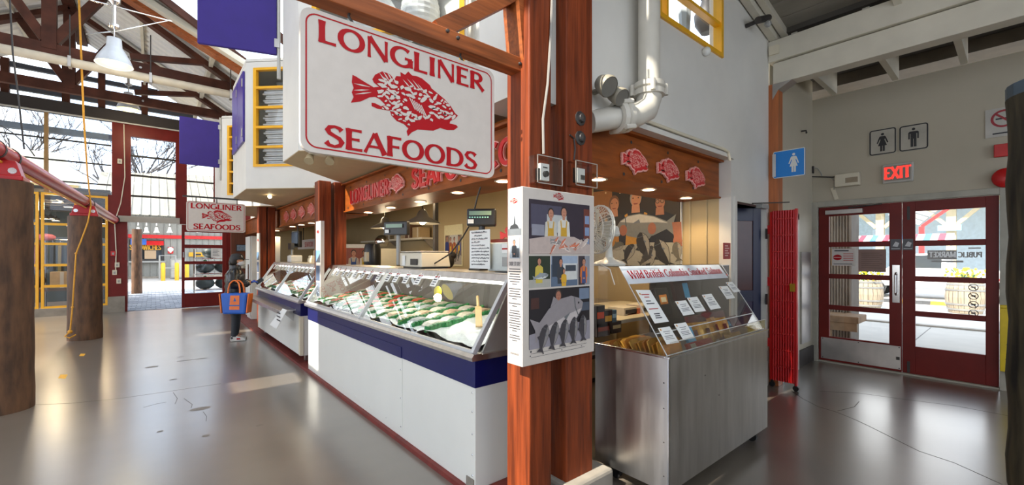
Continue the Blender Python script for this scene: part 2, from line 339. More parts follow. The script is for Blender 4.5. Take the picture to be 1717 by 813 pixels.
CONC = mat('concrete', '8c857a', .8, var=.2, scale=5, bump=.2)
CORR = mat('corrugated_metal', 'e4e3de', .5, .0, var=.06, scale=2)
ASPH = mat('road_surface', 'b3afa8', .8, var=.06, scale=6)
FLOOR = mat('polished_concrete', (.155, .130, .103), .30, var=.16, scale=1.3, spec=1., rvar=.015, coat=1., crough=.22)
# ================================================================ building shell
FY = 15.4    # far hall front
LOFT = .61   # slope of the hall roof
def roofz(x): return 7.0 - LOFT * abs(x + 1.4)
fl = MB(FLOOR).box(-4.8, 7.3, -6, FY, -.12, 0); floor = struct('floor', fl)
ck = MB(mat('crack_filler', '4d4640', .8))
for pts in ([(0, 681), (120, 676), (200, 668), (290, 655), (370, 643)], [(290, 658), (297, 668), (293, 677)], [(308, 668), (322, 678), (320, 684)], [(340, 690), (346, 698), (345, 706)], [(240, 683), (262, 677), (278, 674)]):
    q = [W(x, y, Z=0) for x, y in pts]
    for a, b in zip(q, q[1:]): ck.bar(a, b, .0045, .0016)
for pts in ([(1326, 655), (1345, 668), (1372, 682), (1400, 690), (1430, 702), (1452, 712), (1490, 731), (1540, 756), (1600, 776), (1680, 812)], [(1375, 656), (1440, 659), (1520, 670), (1600, 680), (1690, 697)], [(1404, 689), (1432, 682), (1440, 673)]):
    q = [W(x, y, Z=0) for x, y in pts]
    for a, b in zip(q, q[1:]): ck.bar(a, b, .006, .0016)
obj('crack', ck, floor)
for i, (x, y, rx, ry) in enumerate(((335, 685, .085, .05), (254, 615, .07, .05), (310, 604, .10, .02), (337, 601, .07, .025), (345, 730, .03, .025), (268, 723, .022, .018), (200, 621, .05, .02), (290, 636, .04, .02), (435, 713, .03, .02), (303, 598, .04, .02))):
    p = W(x, y, Z=.0012); f = Fr(p, (1, 0, 0), (0, 1, 0)); m = MB(mat('floor_scuff', '6b645c', .45, var=.25, scale=40)); m.disc(f, 0, 0, rx, 0, None, 14, ry); obj('stain', m, floor)
# door wall (east) with the opening for the double door
DX = 7.25
w = MB(GREYW)
w.box(DX, DX + .15, -6, .08, 0, 3.73); w.box(DX, DX + .15, .08, 1.88, 2.25, 3.73); w.box(DX, DX + .15, 1.88, 2.1, 0, 3.73)
struct('wall_east', w)
# aisle wall facing the camera, above the smoked-fish opening
WY = 1.88
w = MB(WHITE)
w.box(2.14, 5.47, WY, WY + .12, 2.51, 3.43); w.box(2.14, 3.10, WY, WY + .12, 3.43, 5.2); w.box(4.26, 5.47, WY, WY + .12, 3.43, 5.2); w.box(3.10, 4.26, WY, WY + .12, 4.3, 5.2)
w.box(4.47, 4.56, WY, WY + .12, 0, 2.51); w.box(4.56, 5.40, WY, WY + .12, 2.07, 2.51); w.box(5.40, 5.47, WY, WY + .12, 0, 2.51)
struct('wall_aisle', w)
w = MB(GREYW); w.box(5.62, 5.85, WY + .04, WY + .14, 0, 4.0); w.box(5.85, 6.5, WY + .04, WY + .14, 2.03, 4.0); w.box(6.5, DX, WY + .04, WY + .14, 0, 4.0)
struct('wall_passage', w)
m = MB(mat('white_trim', 'cfcdc4', .45)); m.box(5.84, 5.92, WY - .01, WY + .04, 0, 2.05); m.box(6.43, 6.51, WY - .01, WY + .04, 0, 2.05); m.box(5.84, 6.51, WY - .01, WY + .04, 1.97, 2.05); struct('trim_1', m, bev=.004)
m = MB(mat('grey_door', 'a7a49b', .5)); m.box(5.92, 6.43, WY + .06, WY + .10, .02, 1.97); d = struct('door_3', m, bev=.003)
obj('knob', MB(CHROME).ball((6.36, WY + .03, 1.0), .03, 10), d, smooth=True)
m = MB(DSTEEL); m.box(6.72, 7.1, WY + .02, WY + .04, .30, 1.55); struct('trim_2', m)
m = MB(mat('dark_baseboard', '3a3532', .6)); m.box(6.51, DX, WY + .015, WY + .04, 0, .22); struct('baseboard_passage', m)
# hall: zig-zag bays on the stall side, far walls, loft roof
bay_mat = WHITE
def bay(name, y0, y1, ztop, zb=2.5, win=None, shut=None):
    "trapezoid oriel: hall face X=1.05 between y0 and y1, canted sides back to X=2.2; built as walls with an opening on the canted side"
    t = .06; k = 2.2 - 1.05
    wl_ = MB(bay_mat); a, b, c, d = V((2.2, y0 - k, 0)), V((1.05, y0, 0)), V((1.05, y1, 0)), V((2.2, y1 + k, 0))
    zz = lambda p, z: V((p.x, p.y, z))
    under = MB(mat('soffit_cream', 'c9b48f', .6, var=.03)); under.prism([zz(p, zb - .006) for p in (a, b + V((.004, 0, 0)), c + V((.004, 0, 0)), d)], (0, 0, .036)); o = struct(name, under)
    obj('hall_face', MB(bay_mat).prism([zz(b, zb), zz(c, zb), zz(c, ztop - .03), zz(b, ztop - .03)], (t, 0, 0)), o)
    nrm = V((1, 1, 0)).normalized() * t
    fr = Fr(zz(b, 0), (1, -1, 0)); L = (a - b).length
    u0, u1, z0, z1 = win
    cm = MB(bay_mat)
    for (p, q, r_, s_) in ((0, u0, zb, ztop), (u1, L, zb, ztop), (u0, u1, zb, z0), (u0, u1, z1, ztop)):
        if q - p > .002 and s_ - r_ > .002: cm.fbox(fr, p, q, r_ + .001, min(s_, ztop - .03), -t, -.001)
    obj('canted_face', cm, o)
    obj('back_face', MB(bay_mat).prism([zz(c, zb), zz(d, zb), zz(d, ztop - .03), zz(c, ztop - .03)], (t * .7, -t * .7, 0)), o)
    obj('cap', MB(bay_mat).prism([zz(p, ztop - .02) for p in (a, b, c, d)], (0, 0, .04)), o)
    return o, fr, L
BAYW = []
for i, (y0, y1, zt, win) in enumerate(((4.41, 5.05, 5.2, (.14, 1.60, 2.9, 4.95)), (7.42, 8.78, 4.41, (.12, 1.10, 2.82, 4.41 - .12)), (10.36, 11.7, 4.30, (.12, 1.10, 2.72, 4.12)))):
    o, fr, L = bay('wall_bay_%d' % (i + 1), y0, y1, zt, win=win); BAYW.append((o, fr, L, win, zt, y0, y1))
for i, (o, fr, L, (u0, u1, z0, z1), zt, y0, y1) in enumerate(BAYW):
    fm = thing('window_%d' % (i + 1), None, None, fr.p(u0, z0)); fm['kind'] = 'structure'
    f = MB(YEL); 
    for (p, q, r_, s_) in ((u0, u0 + .045, z0, z1), (u1 - .045, u1, z0, z1), (u0 + .045, u1 - .045, z0, z0 + .035), (u0 + .045, u1 - .045, z1 - .035, z1)): f.fbox(fr, p, q, r_, s_, -.05, .015)
    obj('window_frame', f, fm)
    rows = (3.60,) if i == 0 else tuple(z0 + (z1 - z0) * k / (5 if i == 1 else 6) for k in range(1, 5 if i == 1 else 6))
    for z in rows: obj('glazing_bar', MB(YEL).fbox(fr, u0 + .045, u1 - .045, z - .018, z + .018, -.05, .012), fm)
    obj('pane', MB(GLW).rect(fr, u0 + .03, u1 - .03, z0 + .02, z1 - .02, -.03), fm)
    # pleated white paper lanterns / folded cloth stacked inside
    if i == 0:
        for k, (uu, zz_, rr) in enumerate(((.58, 3.86, .28), (.56, 3.16, .25), (1.06, 3.98, .2))):
            c = fr.p(uu, zz_, -.42); pr = [(rr * .5 + rr * .5 * math.sin(math.pi * j / 24) * (1 if j % 2 else .93), -.32 + .64 * j / 24) for j in range(25)]
            tag(obj('paper_lantern', MB(mat('lantern_paper', 'd9d9d4', .6)).lathe(pr, c, 20), pos=c), ['large pleated white paper lantern behind the yellow window above the big sign', 'lower pleated white paper lantern behind the yellow window above the big sign', 'smaller pleated white paper lantern beside the yellow window jamb'][k], 'lantern', 'paper lanterns in the loft window')
    else:
        f = MB(mat('white_cloth', 'd4d6d6', .7)); ys = [z0 + .05 + (z1 - z0 - .28) * j / 36 for j in range(37)]
        for j in range(36):
            z = ys[j]; dz = ys[1] - ys[0]; row = int(j / 7.2); o0 = .09 + .03 * math.sin(j * 1.7) + .02 * (row % 2)
            f.fbox(fr, u0 + o0, u1 - .06, z, z + dz * .82, -.42 + .03 * math.sin(j * .9), -.10 - .015 * (j % 2))
        tag(obj('folded_cloth_stack', f, pos=fr.p((u0 + u1) / 2, z0 + .05, -.25), bev=.008), 'tall pile of folded white cloth behind the %s bay window' % ('middle' if i == 1 else 'farthest'), 'cloth')
        struct('trim_%d' % (2 + i), MB(mat('window_shade', 'b9c0c4', .6)).fbox(fr, u0, u1, z0, z1, -.55, -.53))
struct('wall_loft', MB(WHITE).box(2.3, 2.42, 2.02, 14.4, 2.83, 5.3))
struct('wall_return', MB(WHITE).box(1.76, 2.14, 1.935, 2.46, 2.53, 5.2))
# purple shutters on the hall face of the middle bay
sh = MB(SHUT)
for k, (ya, yb) in enumerate(((7.52, 8.05), (8.09, 8.66))):
    o = obj('shutter', MB(SHUT).box(1.02, 1.048, ya, yb, 3.22, 4.28), pos=(1.03, (ya + yb) / 2, 3.22), bev=.004)
    tag(o, ['purple wooden shutter on the white bay, the nearer of two', 'purple wooden shutter on the white bay, the farther of two'][k], 'shutter', 'shutters on the middle bay')
    obj('hinge', MB(DSTEEL).box(1.008, 1.02, ya + .02, ya + .06, 4.05, 4.17), o); obj('hinge', MB(DSTEEL).box(1.008, 1.02, ya + .02, ya + .06, 3.3, 3.42), o)
# roof: ribbed sheets on both slopes beyond the glazed part, skylight slots on the far slope
def sheet(parent, x0, x1, y0, y1, nm='roof_sheet'):
    m = MB(CORR); n = max(1, round((y1 - y0) / .25)); st = (y1 - y0) / n
    for i in range(n):
        y = y0 + i * st; prof = [(y, 0), (y + st * .55, 0), (y + st * .65, .05), (y + st * .9, .05), (y + st, 0)]
        for (ya, za), (yb, zb) in zip(prof, prof[1:]):
            m.poly([(x0, ya, roofz(x0) + za), (x1, ya, roofz(x1) + za), (x1, yb, roofz(x1) + zb), (x0, yb, roofz(x0) + zb)])
    return obj(nm, m, parent)
rf = MB(TRUSS).box(-1.5, -1.3, -6, FY, 6.86, 6.98); roof = struct('ceiling_hall', rf)
for k in range(7): sheet(roof, -1.4, 2.6, 9.7 + k * .8143, 9.7 + (k + 1) * .8143)
SLOTS = ((1.66, 1.98), (5.50, 6.0), (9.80, 10.12))
ys = [-6, 1.33, 1.50]
for a, b in SLOTS: ys += [a, b]
ys.append(FY)
for k in range(0, len(ys), 2):
    y = ys[k]
    while y < ys[k + 1] - .05:
        e = min(y + 2.0, ys[k + 1]); sheet(roof, -5.2, -1.4, y, e); y = e
for k, (a, b) in enumerate(SLOTS): obj('skylight_pane', MB(GLW).poly([(-5.2, a, roofz(-5.2)), (-1.4, a, 7), (-1.4, b, 7), (-5.2, b, roofz(-5.2))]), roof)
obj('skylight_pane', MB(GLW).poly([(-3.78, 1.33, roofz(-3.78)), (-3.30, 1.33, roofz(-3.30)), (-3.30, 1.50, roofz(-3.30)), (-3.78, 1.50, roofz(-3.78))]), roof)  # small unseen opening added so a sun patch falls on the freezer side
sheet(roof, -5.2, -3.78, 1.33, 1.50); sheet(roof, -3.30, -1.4, 1.33, 1.50)
# glazed slope over the stalls nearer than 9.7 m
for k in range(3): sheet(roof, -1.4, 2.6, -6 + k, -5 + k)
for k in range(7):
    a = -3 + k * 1.814; b = a + 1.814
    obj('skylight_pane', MB(GLW).poly([(-1.4, a, 7.02), (2.6, a, roofz(2.6) + .02), (2.6, b, roofz(2.6) + .02), (-1.4, b, 7.02)]), roof)
    obj('skylight_bar', MB(TRUSS).bar((-1.4, b, 6.95), (2.6, b, roofz(2.6) - .05), .07, .12), roof)
for x in (.9, 2.0): obj('purlin', MB(CREAM).bar((x, -6, roofz(x) - .10), (x, FY, roofz(x) - .10), .07, .16), roof)
for x in (-.2, -3.2, -2.2): obj('purlin', MB(CREAM).bar((x, 9.7 if x > -1 else -6, roofz(x) - .06), (x, FY, roofz(x) - .06), .05, .09), roof)
# lower deck over the aisle and the door
w = MB(mat('deck_base', '5f5a52', .7)); w.prism([(2.0, -6, 4.86), (5.62, -6, 4.12), (5.62, WY + .02, 4.12), (2.0, WY + .02, 4.86)], (0, 0, .04)); deck = struct('ceiling_aisle', w)
for k in range(14):
    x0 = 2.0 + k * .2586; x1 = x0 + .245; zf = lambda x: 4.855 - (x - 2.0) * .2045
    obj('board', MB(mat('grey_board', '857f74', .7, var=.15, st=(1, .3, 1))).hexa([(x0, -5.9, zf(x0) - .02), (x1, -5.9, zf(x1) - .02), (x1, WY, zf(x1) - .02), (x0, WY, zf(x0) - .02), (x0, -5.9, zf(x0)), (x1, -5.9, zf(x1)), (x1, WY, zf(x1)), (x0, WY, zf(x0))]), deck)
for y in (.75, -.35, -1.4, -2.5, -3.6): obj('rafter', MB(CREAM).bar((2.0, y, 4.72), (5.5, y, 4.0), .06, .22), deck)
obj('edge_board', MB(CREAM).bar((2.0, WY - .05, 4.74), (5.6, WY - .05, 4.01), .07, .12), deck); obj('edge_board', MB(CREAM).bar((2.0, WY - .13, 4.79), (5.6, WY - .13, 4.06), .06, .08), deck)
w = MB(mat('deck_dark', '47433d', .8)); w.box(5.55, DX + .15, -6, 2.1, 4.05, 4.12); dk2 = struct('ceiling_entry', w)
for y in (1.66, 1.02, .42, -.2, -1.0): obj('rafter', MB(CREAM).box(5.60, DX, y - .03, y + .03, 3.74, 4.05), dk2)
b = thing('roof_beam', 'long cream painted double beam spanning above the blue sign', 'beam', (5.5, 1.7, 3.48))
obj('lower_beam', MB(CREAM).box(5.49, 5.66, -5.9, 1.84, 3.48, 3.72), b, bev=.006); obj('upper_beam', MB(CREAM).box(5.45, 5.68, -5.9, 1.878, 3.73, 3.97), b, bev=.006)
obj('bracket', MB(DSTEEL).prism([(5.47, 1.84, 3.30), (5.47, 1.84, 3.475), (5.47, 1.64, 3.475), (5.47, 1.78, 3.40)], (.16, 0, 0)), b)
obj('junction_box', MB(IVORY).box(5.42, 5.449, 1.76, 1.86, 3.80, 3.90), b)
# other sides of the hall (behind and beside the camera)
w = MB(WHITE); w.box(-4.8, -4.7, -6, FY, 3.4, 5.0); w.box(-4.8, -4.7, -6, FY, 0, .5); struct('wall_west', w)
w = MB(WHITE); w.box(-4.8, 7.4, -6.1, -6, 0, 1.0); w.box(-4.8, 1.6, -6.1, -6, 2.6, 4.2); w.box(1.6, 7.4, -6.1, -6, 3.75, 4.2)
[w.box(x, x + .3, -6.1, -6, 1.0, 2.6 if x < 1 else 3.75) for x in (-4.8, -1.6, 1.6, 4.6, 7.1)]
struct('wall_sun_block', MB(WHITE).box(2.0, 2.08, -6, 1.72, 3.7, 4.85))  # unseen panel added to stop skylight sun crossing under the deck
struct('wall_south', w)
# ================================================================ far hall front (facade)
f = MB(REDP); dz = 5.05
fx = lambda px: W(px, CY, Y=FY).x
fac = MB(REDP); fac.box(-.856, -.552, FY, FY + .18, 0, dz); fac.box(.50, .72, FY, FY + .18, 2.4, dz); fac.box(1.357, 2.3, FY, FY + .18, 2.4, dz); fac.box(-.552, -.481, FY, FY + .14, 2.55, 4.72); fac.box(.466, .50, FY, FY + .14, 2.55, 4.72)
fac.box(-.552, .50, FY, FY + .14, 4.72, dz); fac.box(.72, 1.357, FY, FY + .14, 4.72, dz); fac.box(.72, 1.357, FY, FY + .14, 2.4, 2.55)
fac.box(-.93, -.856, FY, FY + .16, 0, 3.1); fac.box(1.60, 2.3, FY, FY + .18, 0, 2.4)
facade = struct('wall_north', fac)
obj('header_beam', MB(mat('black_beam', '2b2422', .6)).box(-4.8, 2.4, FY - .12, FY + .2, 5.05, 5.33), facade)
obj('conduit', MB(LGREY).tube([(-4.7, FY - .14, 5.02), (.9, FY - .14, 5.02)], .02, 8), facade)
obj('door_header', MB(LGREY).box(-.729, .554, FY - .10, FY, 2.40, 2.56), facade, bev=.006)
for px, zs in ((-1, (4.207, 3.677, 3.121)),):
    for z in zs: obj('glazing_bar', MB(DARK).box(-.481, .466, FY + .05, FY + .09, z - .025, z + .025), facade)
for z in (3.65, 3.05, 4.2): obj('glazing_bar', MB(DARK).box(.72, 1.357, FY + .05, FY + .09, z - .022, z + .022), facade)
for z in (4.408, 3.886, 3.363): obj('glazing_bar', MB(DARK).box(-4.7, -.868, FY + .05, FY + .09, z - .018, z + .018), facade)
obj('glazing_bar', MB(mat('eave_grey', '8d99a8', .6)).box(-4.7, -.868, FY + .25, FY + .45, 4.60, 4.74), facade)
for x in (-2.04, -3.24, -4.6): obj('mullion', MB(mat('tan_mullion', '9c7a4a', .5)).box(x - .036, x + .036, FY, FY + .12, 3.08, 5.05), facade)
obj('pane', MB(GLW).poly([(-4.7, FY + .06, 3.07), (-.87, FY + .06, 3.07), (-.87, FY + .06, 5.05), (-4.7, FY + .06, 5.05)]), facade)
obj('pane', MB(GLW).poly([(-.48, FY + .06, 2.56), (.466, FY + .06, 2.56), (.466, FY + .06, 4.72), (-.48, FY + .06, 4.72)]), facade)
obj('pane', MB(GLW).poly([(.72, FY + .06, 2.56), (1.357, FY + .06, 2.56), (1.357, FY + .06, 4.72), (.72, FY + .06, 4.72)]), facade)
# gable glazing with dark louvres
for k, z in enumerate((5.52, 5.78, 6.05, 6.35, 6.62)):
    hw = (6.95 - z) / LOFT; obj('louvre', MB(mat('louvre_grey', '3b3f4a', .5)).box(-1.4 - hw, -1.4 + hw, FY, FY + .10, z - .05, z + .06), facade)
for x in (-1.7, -1.05, -2.7, -.2): obj('strut', MB(TRUSS).box(x - .07, x + .07, FY - .02, FY + .1, 5.33, roofz(x) - .03), facade)
obj('pane', MB(GLW).poly([(-4.1, FY + .06, 5.33), (1.3, FY + .06, 5.33), (-1.4, FY + .06, 6.98)]), facade)
obj('gable_infill', MB(TRUSS).poly([(1.2, FY + .1, 5.33), (2.4, FY + .1, 5.33), (2.4, FY + .1, 4.7), (1.8, FY + .1, 5.05)]), facade)
# shop glazing with yellow frames
for k, (xa, xb) in enumerate(((-4.65, -2.16), (-2.12, -1.50), (-1.46, -.93))):
    wn_ = thing('window_%d' % (4 + k), None, None, (xa, FY, .2)); wn_['kind'] = 'structure'
    fm = MB(YEL); fm.box(xa, xa + .05, FY - .03, FY + .05, .2, 3.05); fm.box(xb - .05, xb, FY - .03, FY + .05, .2, 3.05); fm.box(xa + .05, xb - .05, FY - .03, FY + .05, .2, .25); fm.box(xa + .05, xb - .05, FY - .03, FY + .05, 3.0, 3.05)
    obj('window_frame', fm, wn_)
    for z in (2.28, 1.79, 1.265, .745): obj('glazing_bar', MB(YEL).box(xa + .05, xb - .05, FY - .025, FY + .04, z - .03, z + .03), wn_)
    obj('pane', MB(GLW).poly([(xa, FY + .01, .2), (xb, FY + .01, .2), (xb, FY + .01, 3.03), (xa, FY + .01, 3.03)]), wn_)
struct('baseboard_north', MB(CONC).box(-4.7, -.93, FY - .05, FY + .15, 0, .2))
struct('trim_5', MB(CONC).box(-.93, -.60, FY - .10, FY, 0, .42))
for nm, a in (('switch_plate', (-.75, 1.25)), ('socket_plate', (-.80, 1.05)), ('socket_plate', (-.72, .82)), ('fire_call_point', (-.83, 1.55)), ('sensor_box', (-.70, 4.0))):
    x, z = a; m = REDB if nm[0] == 'f' else IVORY
    o = obj(nm, MB(m).box(x - .045, x + .045, FY - .05, FY, z - .06, z + .07), pos=(x, FY, z), bev=.006)
    obj('cover', MB(GREY).box(x - .02, x + .02, FY - .056, FY - .05, z - .03, z + .03), o)
    tag(o, {'switch_plate': 'small ivory switch plate on the dark red column by the open doorway', 'fire_call_point': 'small red call point on the dark red column beside the yellow frames', 'sensor_box': 'pale sensor box high on the dark red column'}.get(nm, ('upper' if z > 1 else 'lower') + ' ivory socket plate on the dark red column by the open doorway'), 'switch' if nm[0:2] == 'sw' else 'box')
tag(obj('wall_cable', MB(IVORY).tube([(-.62, FY - .02, 5.0), (-.60, FY - .03, 3.6), (-.68, FY - .03, 2.9), (-.80, FY - .03, 2.4), (-.77, FY - .03, 1.6), (-.78, FY - .03, 1.1)], .012, 6), pos=(-.7, FY, 1.1)), 'thin pale cable running down the dark red column', 'cable')
# sliding red door, pushed open toward the stalls
def paned_door(name, xa, xb, y, rows, z1, u=.067):
    d = thing(name, None, None, (xa, y, 0)); d['kind'] = 'structure'
    m = MB(REDP); m.box(xa, xa + u, y - .03, y + .03, .02, z1); m.box(xb - .10, xb, y - .03, y + .03, .02, z1)
    e = [.02] + [z for r in rows for z in r] + [z1]
    for k in range(0, len(e), 2): m.box(xa + u, xb - .10, y - .03, y + .03, e[k], e[k + 1])
    obj('door_frame', m, d, bev=.004)
    for za, zb in rows: obj('pane', MB(GLW).poly([(xa + u, y, za), (xb - .1, y, za), (xb - .1, y, zb), (xa + u, y, zb)]), d)
    return d
d1 = paned_door('door_1', .60, 1.66, FY - .06, ((.414, .79), (.876, 1.252), (1.338, 1.714), (1.816, 2.175)), 2.38)
for z in (.6,): obj('handle', MB(DSTEEL).box(.625, .65, FY - .12, FY - .09, 1.45, 1.6), d1)
o = obj('door_notice', MB(PAPER).poly([(1.28, FY - .1, 1.44), (1.52, FY - .1, 1.44), (1.52, FY - .1, 1.72), (1.28, FY - .1, 1.72)]), pos=(1.4, FY - .1, 1.44)); tag(o, 'white paper notice taped to the red paned sliding door', 'notice')
m = MB(INK); [m.box(1.32, 1.48 - .02 * (k % 3), FY - .103, FY - .101, 1.50 + k * .04, 1.51 + k * .04) for k in range(5)]; obj('print', m, o)
# folded door leaf at the far side of the opening
d2 = thing('door_2', None, None, (-.62, FY + .1, 0)); d2['kind'] = 'structure'
m = MB(DARK); y0, y1 = FY + .15, FY + 1.25; x = -.60
m.box(x - .02, x + .02, y0, y0 + .08, .02, 2.35); m.box(x - .02, x + .02, y1 - .08, y1, .02, 2.35)
for z in (.02, .62, 1.2, 1.75, 2.25): m.box(x - .02, x + .02, y0 + .08, y1 - .08, z, z + .1)
obj('door_frame', m, d2); obj('pane', MB(GLW).poly([(x, y0, .1), (x, y1, .1), (x, y1, 2.3), (x, y0, 2.3)]), d2)
# brown end wall of the stalls with the little picture and white dispenser
w = MB(mat('brown_panel_wall', (.16, .045, .018), .5, var=.3, scale=3, st=(5, 5, .5))); w.box(1.66, 2.35, 14.3, 14.4, 0, 2.5); struct('wall_stall_end', w); struct('wall_stall_north', MB(WARM).box(2.35, 4.6, 14.3, 14.4, 0, 2.8))
o = obj('landscape_picture', MB(mat('picture_blue', '7f8f9f', .5, var=.4, scale=9, st=(2, 1, 6))).box(1.80, 2.14, 14.27, 14.3, 1.64, 1.80), pos=(2, 14.3, 1.64)); tag(o, 'small framed snowy landscape picture on the brown wall behind the customer', 'picture')
obj('frame', MB(DARK).box(1.78, 2.16, 14.285, 14.3, 1.62, 1.82), o)
o = obj('towel_dispenser', MB(IVORY).box(1.9, 2.18, 14.12, 14.3, 1.14, 1.40), pos=(2.04, 14.2, 1.14), bev=.02); tag(o, 'ivory towel dispenser on the brown wall under the landscape picture', 'dispenser'); obj('slot', MB(DARK).box(1.96, 2.12, 14.115, 14.12, 1.17, 1.19), o)
# ================================================================ roof timbers, lamps, pipe
def truss(y, label, front=True):
    t = thing('roof_truss', label, 'truss', (-1.4, y, 5.1))
    obj('tie_beam', MB(TRUSS).box(-5.0, 2.4, y - .06, y + .06, 5.0, 5.2), t)
    for s in (-1, 1):
        x1 = 2.5 if s > 0 else -5.2
        obj('rafter', MB(TRUSS).bar((-1.4, y, 6.84), (x1, y, roofz(x1) - .16), .10, .18, up=(0, 1, 0)), t)
        obj('strut', MB(TRUSS).bar((-1.4 + s * .05, y + .02, 5.25), (-1.4 + s * .75, y + .02, roofz(-1.4 + s * .75) - .12), .14, .14, up=(0, 1, 0)), t)
        obj('strut', MB(TRUSS).bar((-1.4 + s * 1.05, y - .02, 5.28), (-1.4 + s * 2.2, y - .02, roofz(-1.4 + s * 2.2) - .16), .10, .11, up=(0, 1, 0)), t)
    obj('king_post', MB(TRUSS).box(-1.49, -1.31, y - .07, y + .07, 5.1, 6.85), t)
    for x in (-4.2, -2.6, -.2, 1.4): obj('bolt', MB(DSTEEL).tube([(x, y - .09, 5.1), (x, y - .06, 5.1)], .022, 6), t)
    return t
truss(10.9, 'dark stained roof truss nearest the big hanging lamp'); truss(13.2, 'dark stained roof truss close to the far hall front')
o = thing('sloping_rafter', 'orange-brown rafter running down under the skylight above the purple banner', 'rafter', (0, 10.1, 5.9)); obj('timber', MB(WOODX).bar((-1.3, 10.62, 6.72), (2.3, 9.55, roofz(2.3) - .18), .14, .24, up=(0, 1, 0)), o)
obj('timber', MB(CREAM).bar((-1.3, 10.42, 6.78), (2.3, 9.35, roofz(2.3) - .12), .10, .16, up=(0, 1, 0)), o)
p = thing('overhead_pipe', 'thick cream pipe hung below the tie beam across the hall', 'pipe', (-1, 10.4, 4.8))
obj('pipe', MB(mat('cream_pipe', 'bdb4a2', .45)).tube([(-4.6, 10.4, 4.78), (2.0, 10.4, 4.80)], .075, 14), p, smooth=True)
for x in (-2.6, -1.1, -.05, 1.2): obj('hanger', MB(DSTEEL).box(x - .02, x + .02, 10.32, 10.48, 4.70, 4.88), p); obj('rod', MB(DARK).tube([(x, 10.4, 4.87), (x, 10.4, 5.6)], .01, 6), p)
def hall_lamp(loc, label, s=1., on=True):
    t = thing('hall_lamp', label, 'lamp', loc, 'hanging hall lamps')
    obj('lamp_shade', MB(mat('lamp_enamel', 'c8ccd0', .3)).lathe([(.02, .42), (.09, .42), (.10, .28), (.12, .25), (.20, .10), (.235, .0), (.225, .0), (.19, .09), (.10, .2)], (0, 0, 0), 22), t, smooth=True, local=True)
    obj('diffuser', MB(mat('lamp_glow', (1, .9, .22), .5, var=0, emit=.8)).lathe([(.0, .025), (.21, .03), (.225, .005), (.0, .0)], (0, 0, 0), 22), t, smooth=True, local=True)
    obj('stem', MB(CHROME).tube([(0, 0, .42), (0, 0, 1.32)], .012, 8), t, local=True)
    obj('ballast', MB(CHROME).lathe([(.0, .60), (.07, .60), (.07, .64), (.03, .66), (.03, .95), (.08, 1.0), (.08, 1.12), (.0, 1.14)], (0, 0, 0), 14), t, smooth=True, local=True)
    obj('hook', MB(CHROME).tube([(0, 0, 1.1), (.1, 0, 1.3), (.06, 0, 1.42), (-.05, 0, 1.38)], .018, 8), t, local=True)
    l = bpy.data.lights.new('lamp', 'POINT'); l.energy = 30; l.color = (1, .85, .55); l.shadow_soft_size = .1; lo = bpy.data.objects.new('lamp', l); COL.objects.link(lo); lo.parent = t; lo.location = (0, 0, -.30)
    return t
q = W(191, 109, Y=9.3); hall_lamp(q, 'nearest white bell-shaped lamp hanging in the hall')
q = W(215, 184, Y=14.2); hall_lamp(q, 'far bell-shaped lamp hanging before the gable windows')
o = thing('guy_wire', 'thin steel wires stretched across the roof by the big lamp', 'wire', W(191, 53, Y=9.3)); q = W(191, 53, Y=9.3)
obj('wire', MB(CHROME).tube([W(143, 57, Y=9.3), q, W(285, 34, Y=9.6)], .008, 6), o); obj('wire', MB(CHROME).tube([W(150, 0, Y=9.3), W(215, 17, Y=9.3), W(288, 36, Y=9.6)], .01, 6), o)
# purple banners
for k, (p0, p1, zb, zt, lb) in enumerate((((.335, 5.31), (1.0, 5.085), 3.63, 4.7, 'big deep purple banner hanging just beyond the big sign'), ((.371, 10.45), (1.011, 10.45), 3.28, 4.20, 'smaller purple banner hanging at the far bay by the tall windows'))):
    a, b = V((*p0, 0)), V((*p1, 0)); d = (b - a).normalized(); n = V((d.y, -d.x, 0)) * .02
    t = thing('banner', lb, 'banner', (a + b) / 2 + V((0, 0, zb)), 'purple hall banners')
    obj('cloth', MB(PURP).hexa([a + V((0, 0, zb)) + n, b + V((0, 0, zb)) + n, b + V((0, 0, zb)) - n, a + V((0, 0, zb)) - n, a + V((0, 0, zt)) + n, b + V((0, 0, zt)) + n, b + V((0, 0, zt)) - n, a + V((0, 0, zt)) - n]), t, bev=.008)
    obj('pole', MB(LGREY).tube([b + d * .018 + V((0, 0, zb - .25)), b + d * .018 + V((0, 0, zt + .1))], .018, 8), t)
    for z in (zb + .12, zt - .1): obj('clip', MB(DSTEEL).bar(b - d * .02 + V((0, 0, z)), b + d * .03 + V((0, 0, z)), .06, .09), t)
# ================================================================ stall interior shell
struct('ceiling_stall', MB(mat('stall_ceiling', '7d725f', .5)).box(2.0, 4.55, 2.02, 14.3, 2.72, 2.80))
struct('wall_stall_back', MB(WARM).box(4.47, 4.55, 2.0, 14.3, 0, 2.72))
m = MB(mat('wall_batten', 'b9a883', .5)); m.box(4.455, 4.47, 2.30, 2.315, 1.0, 2.72); m.box(4.455, 4.47, 2.12, 2.13, 1.0, 2.72); struct('trim_6', m)
# kerb painted red along the counters
struct('trim_7', MB(mat('red_kerb', (.16, .022, .016), .6, var=.25, scale=9)).box(1.50, 2.05, 2.10, 14.2, 0, .035))
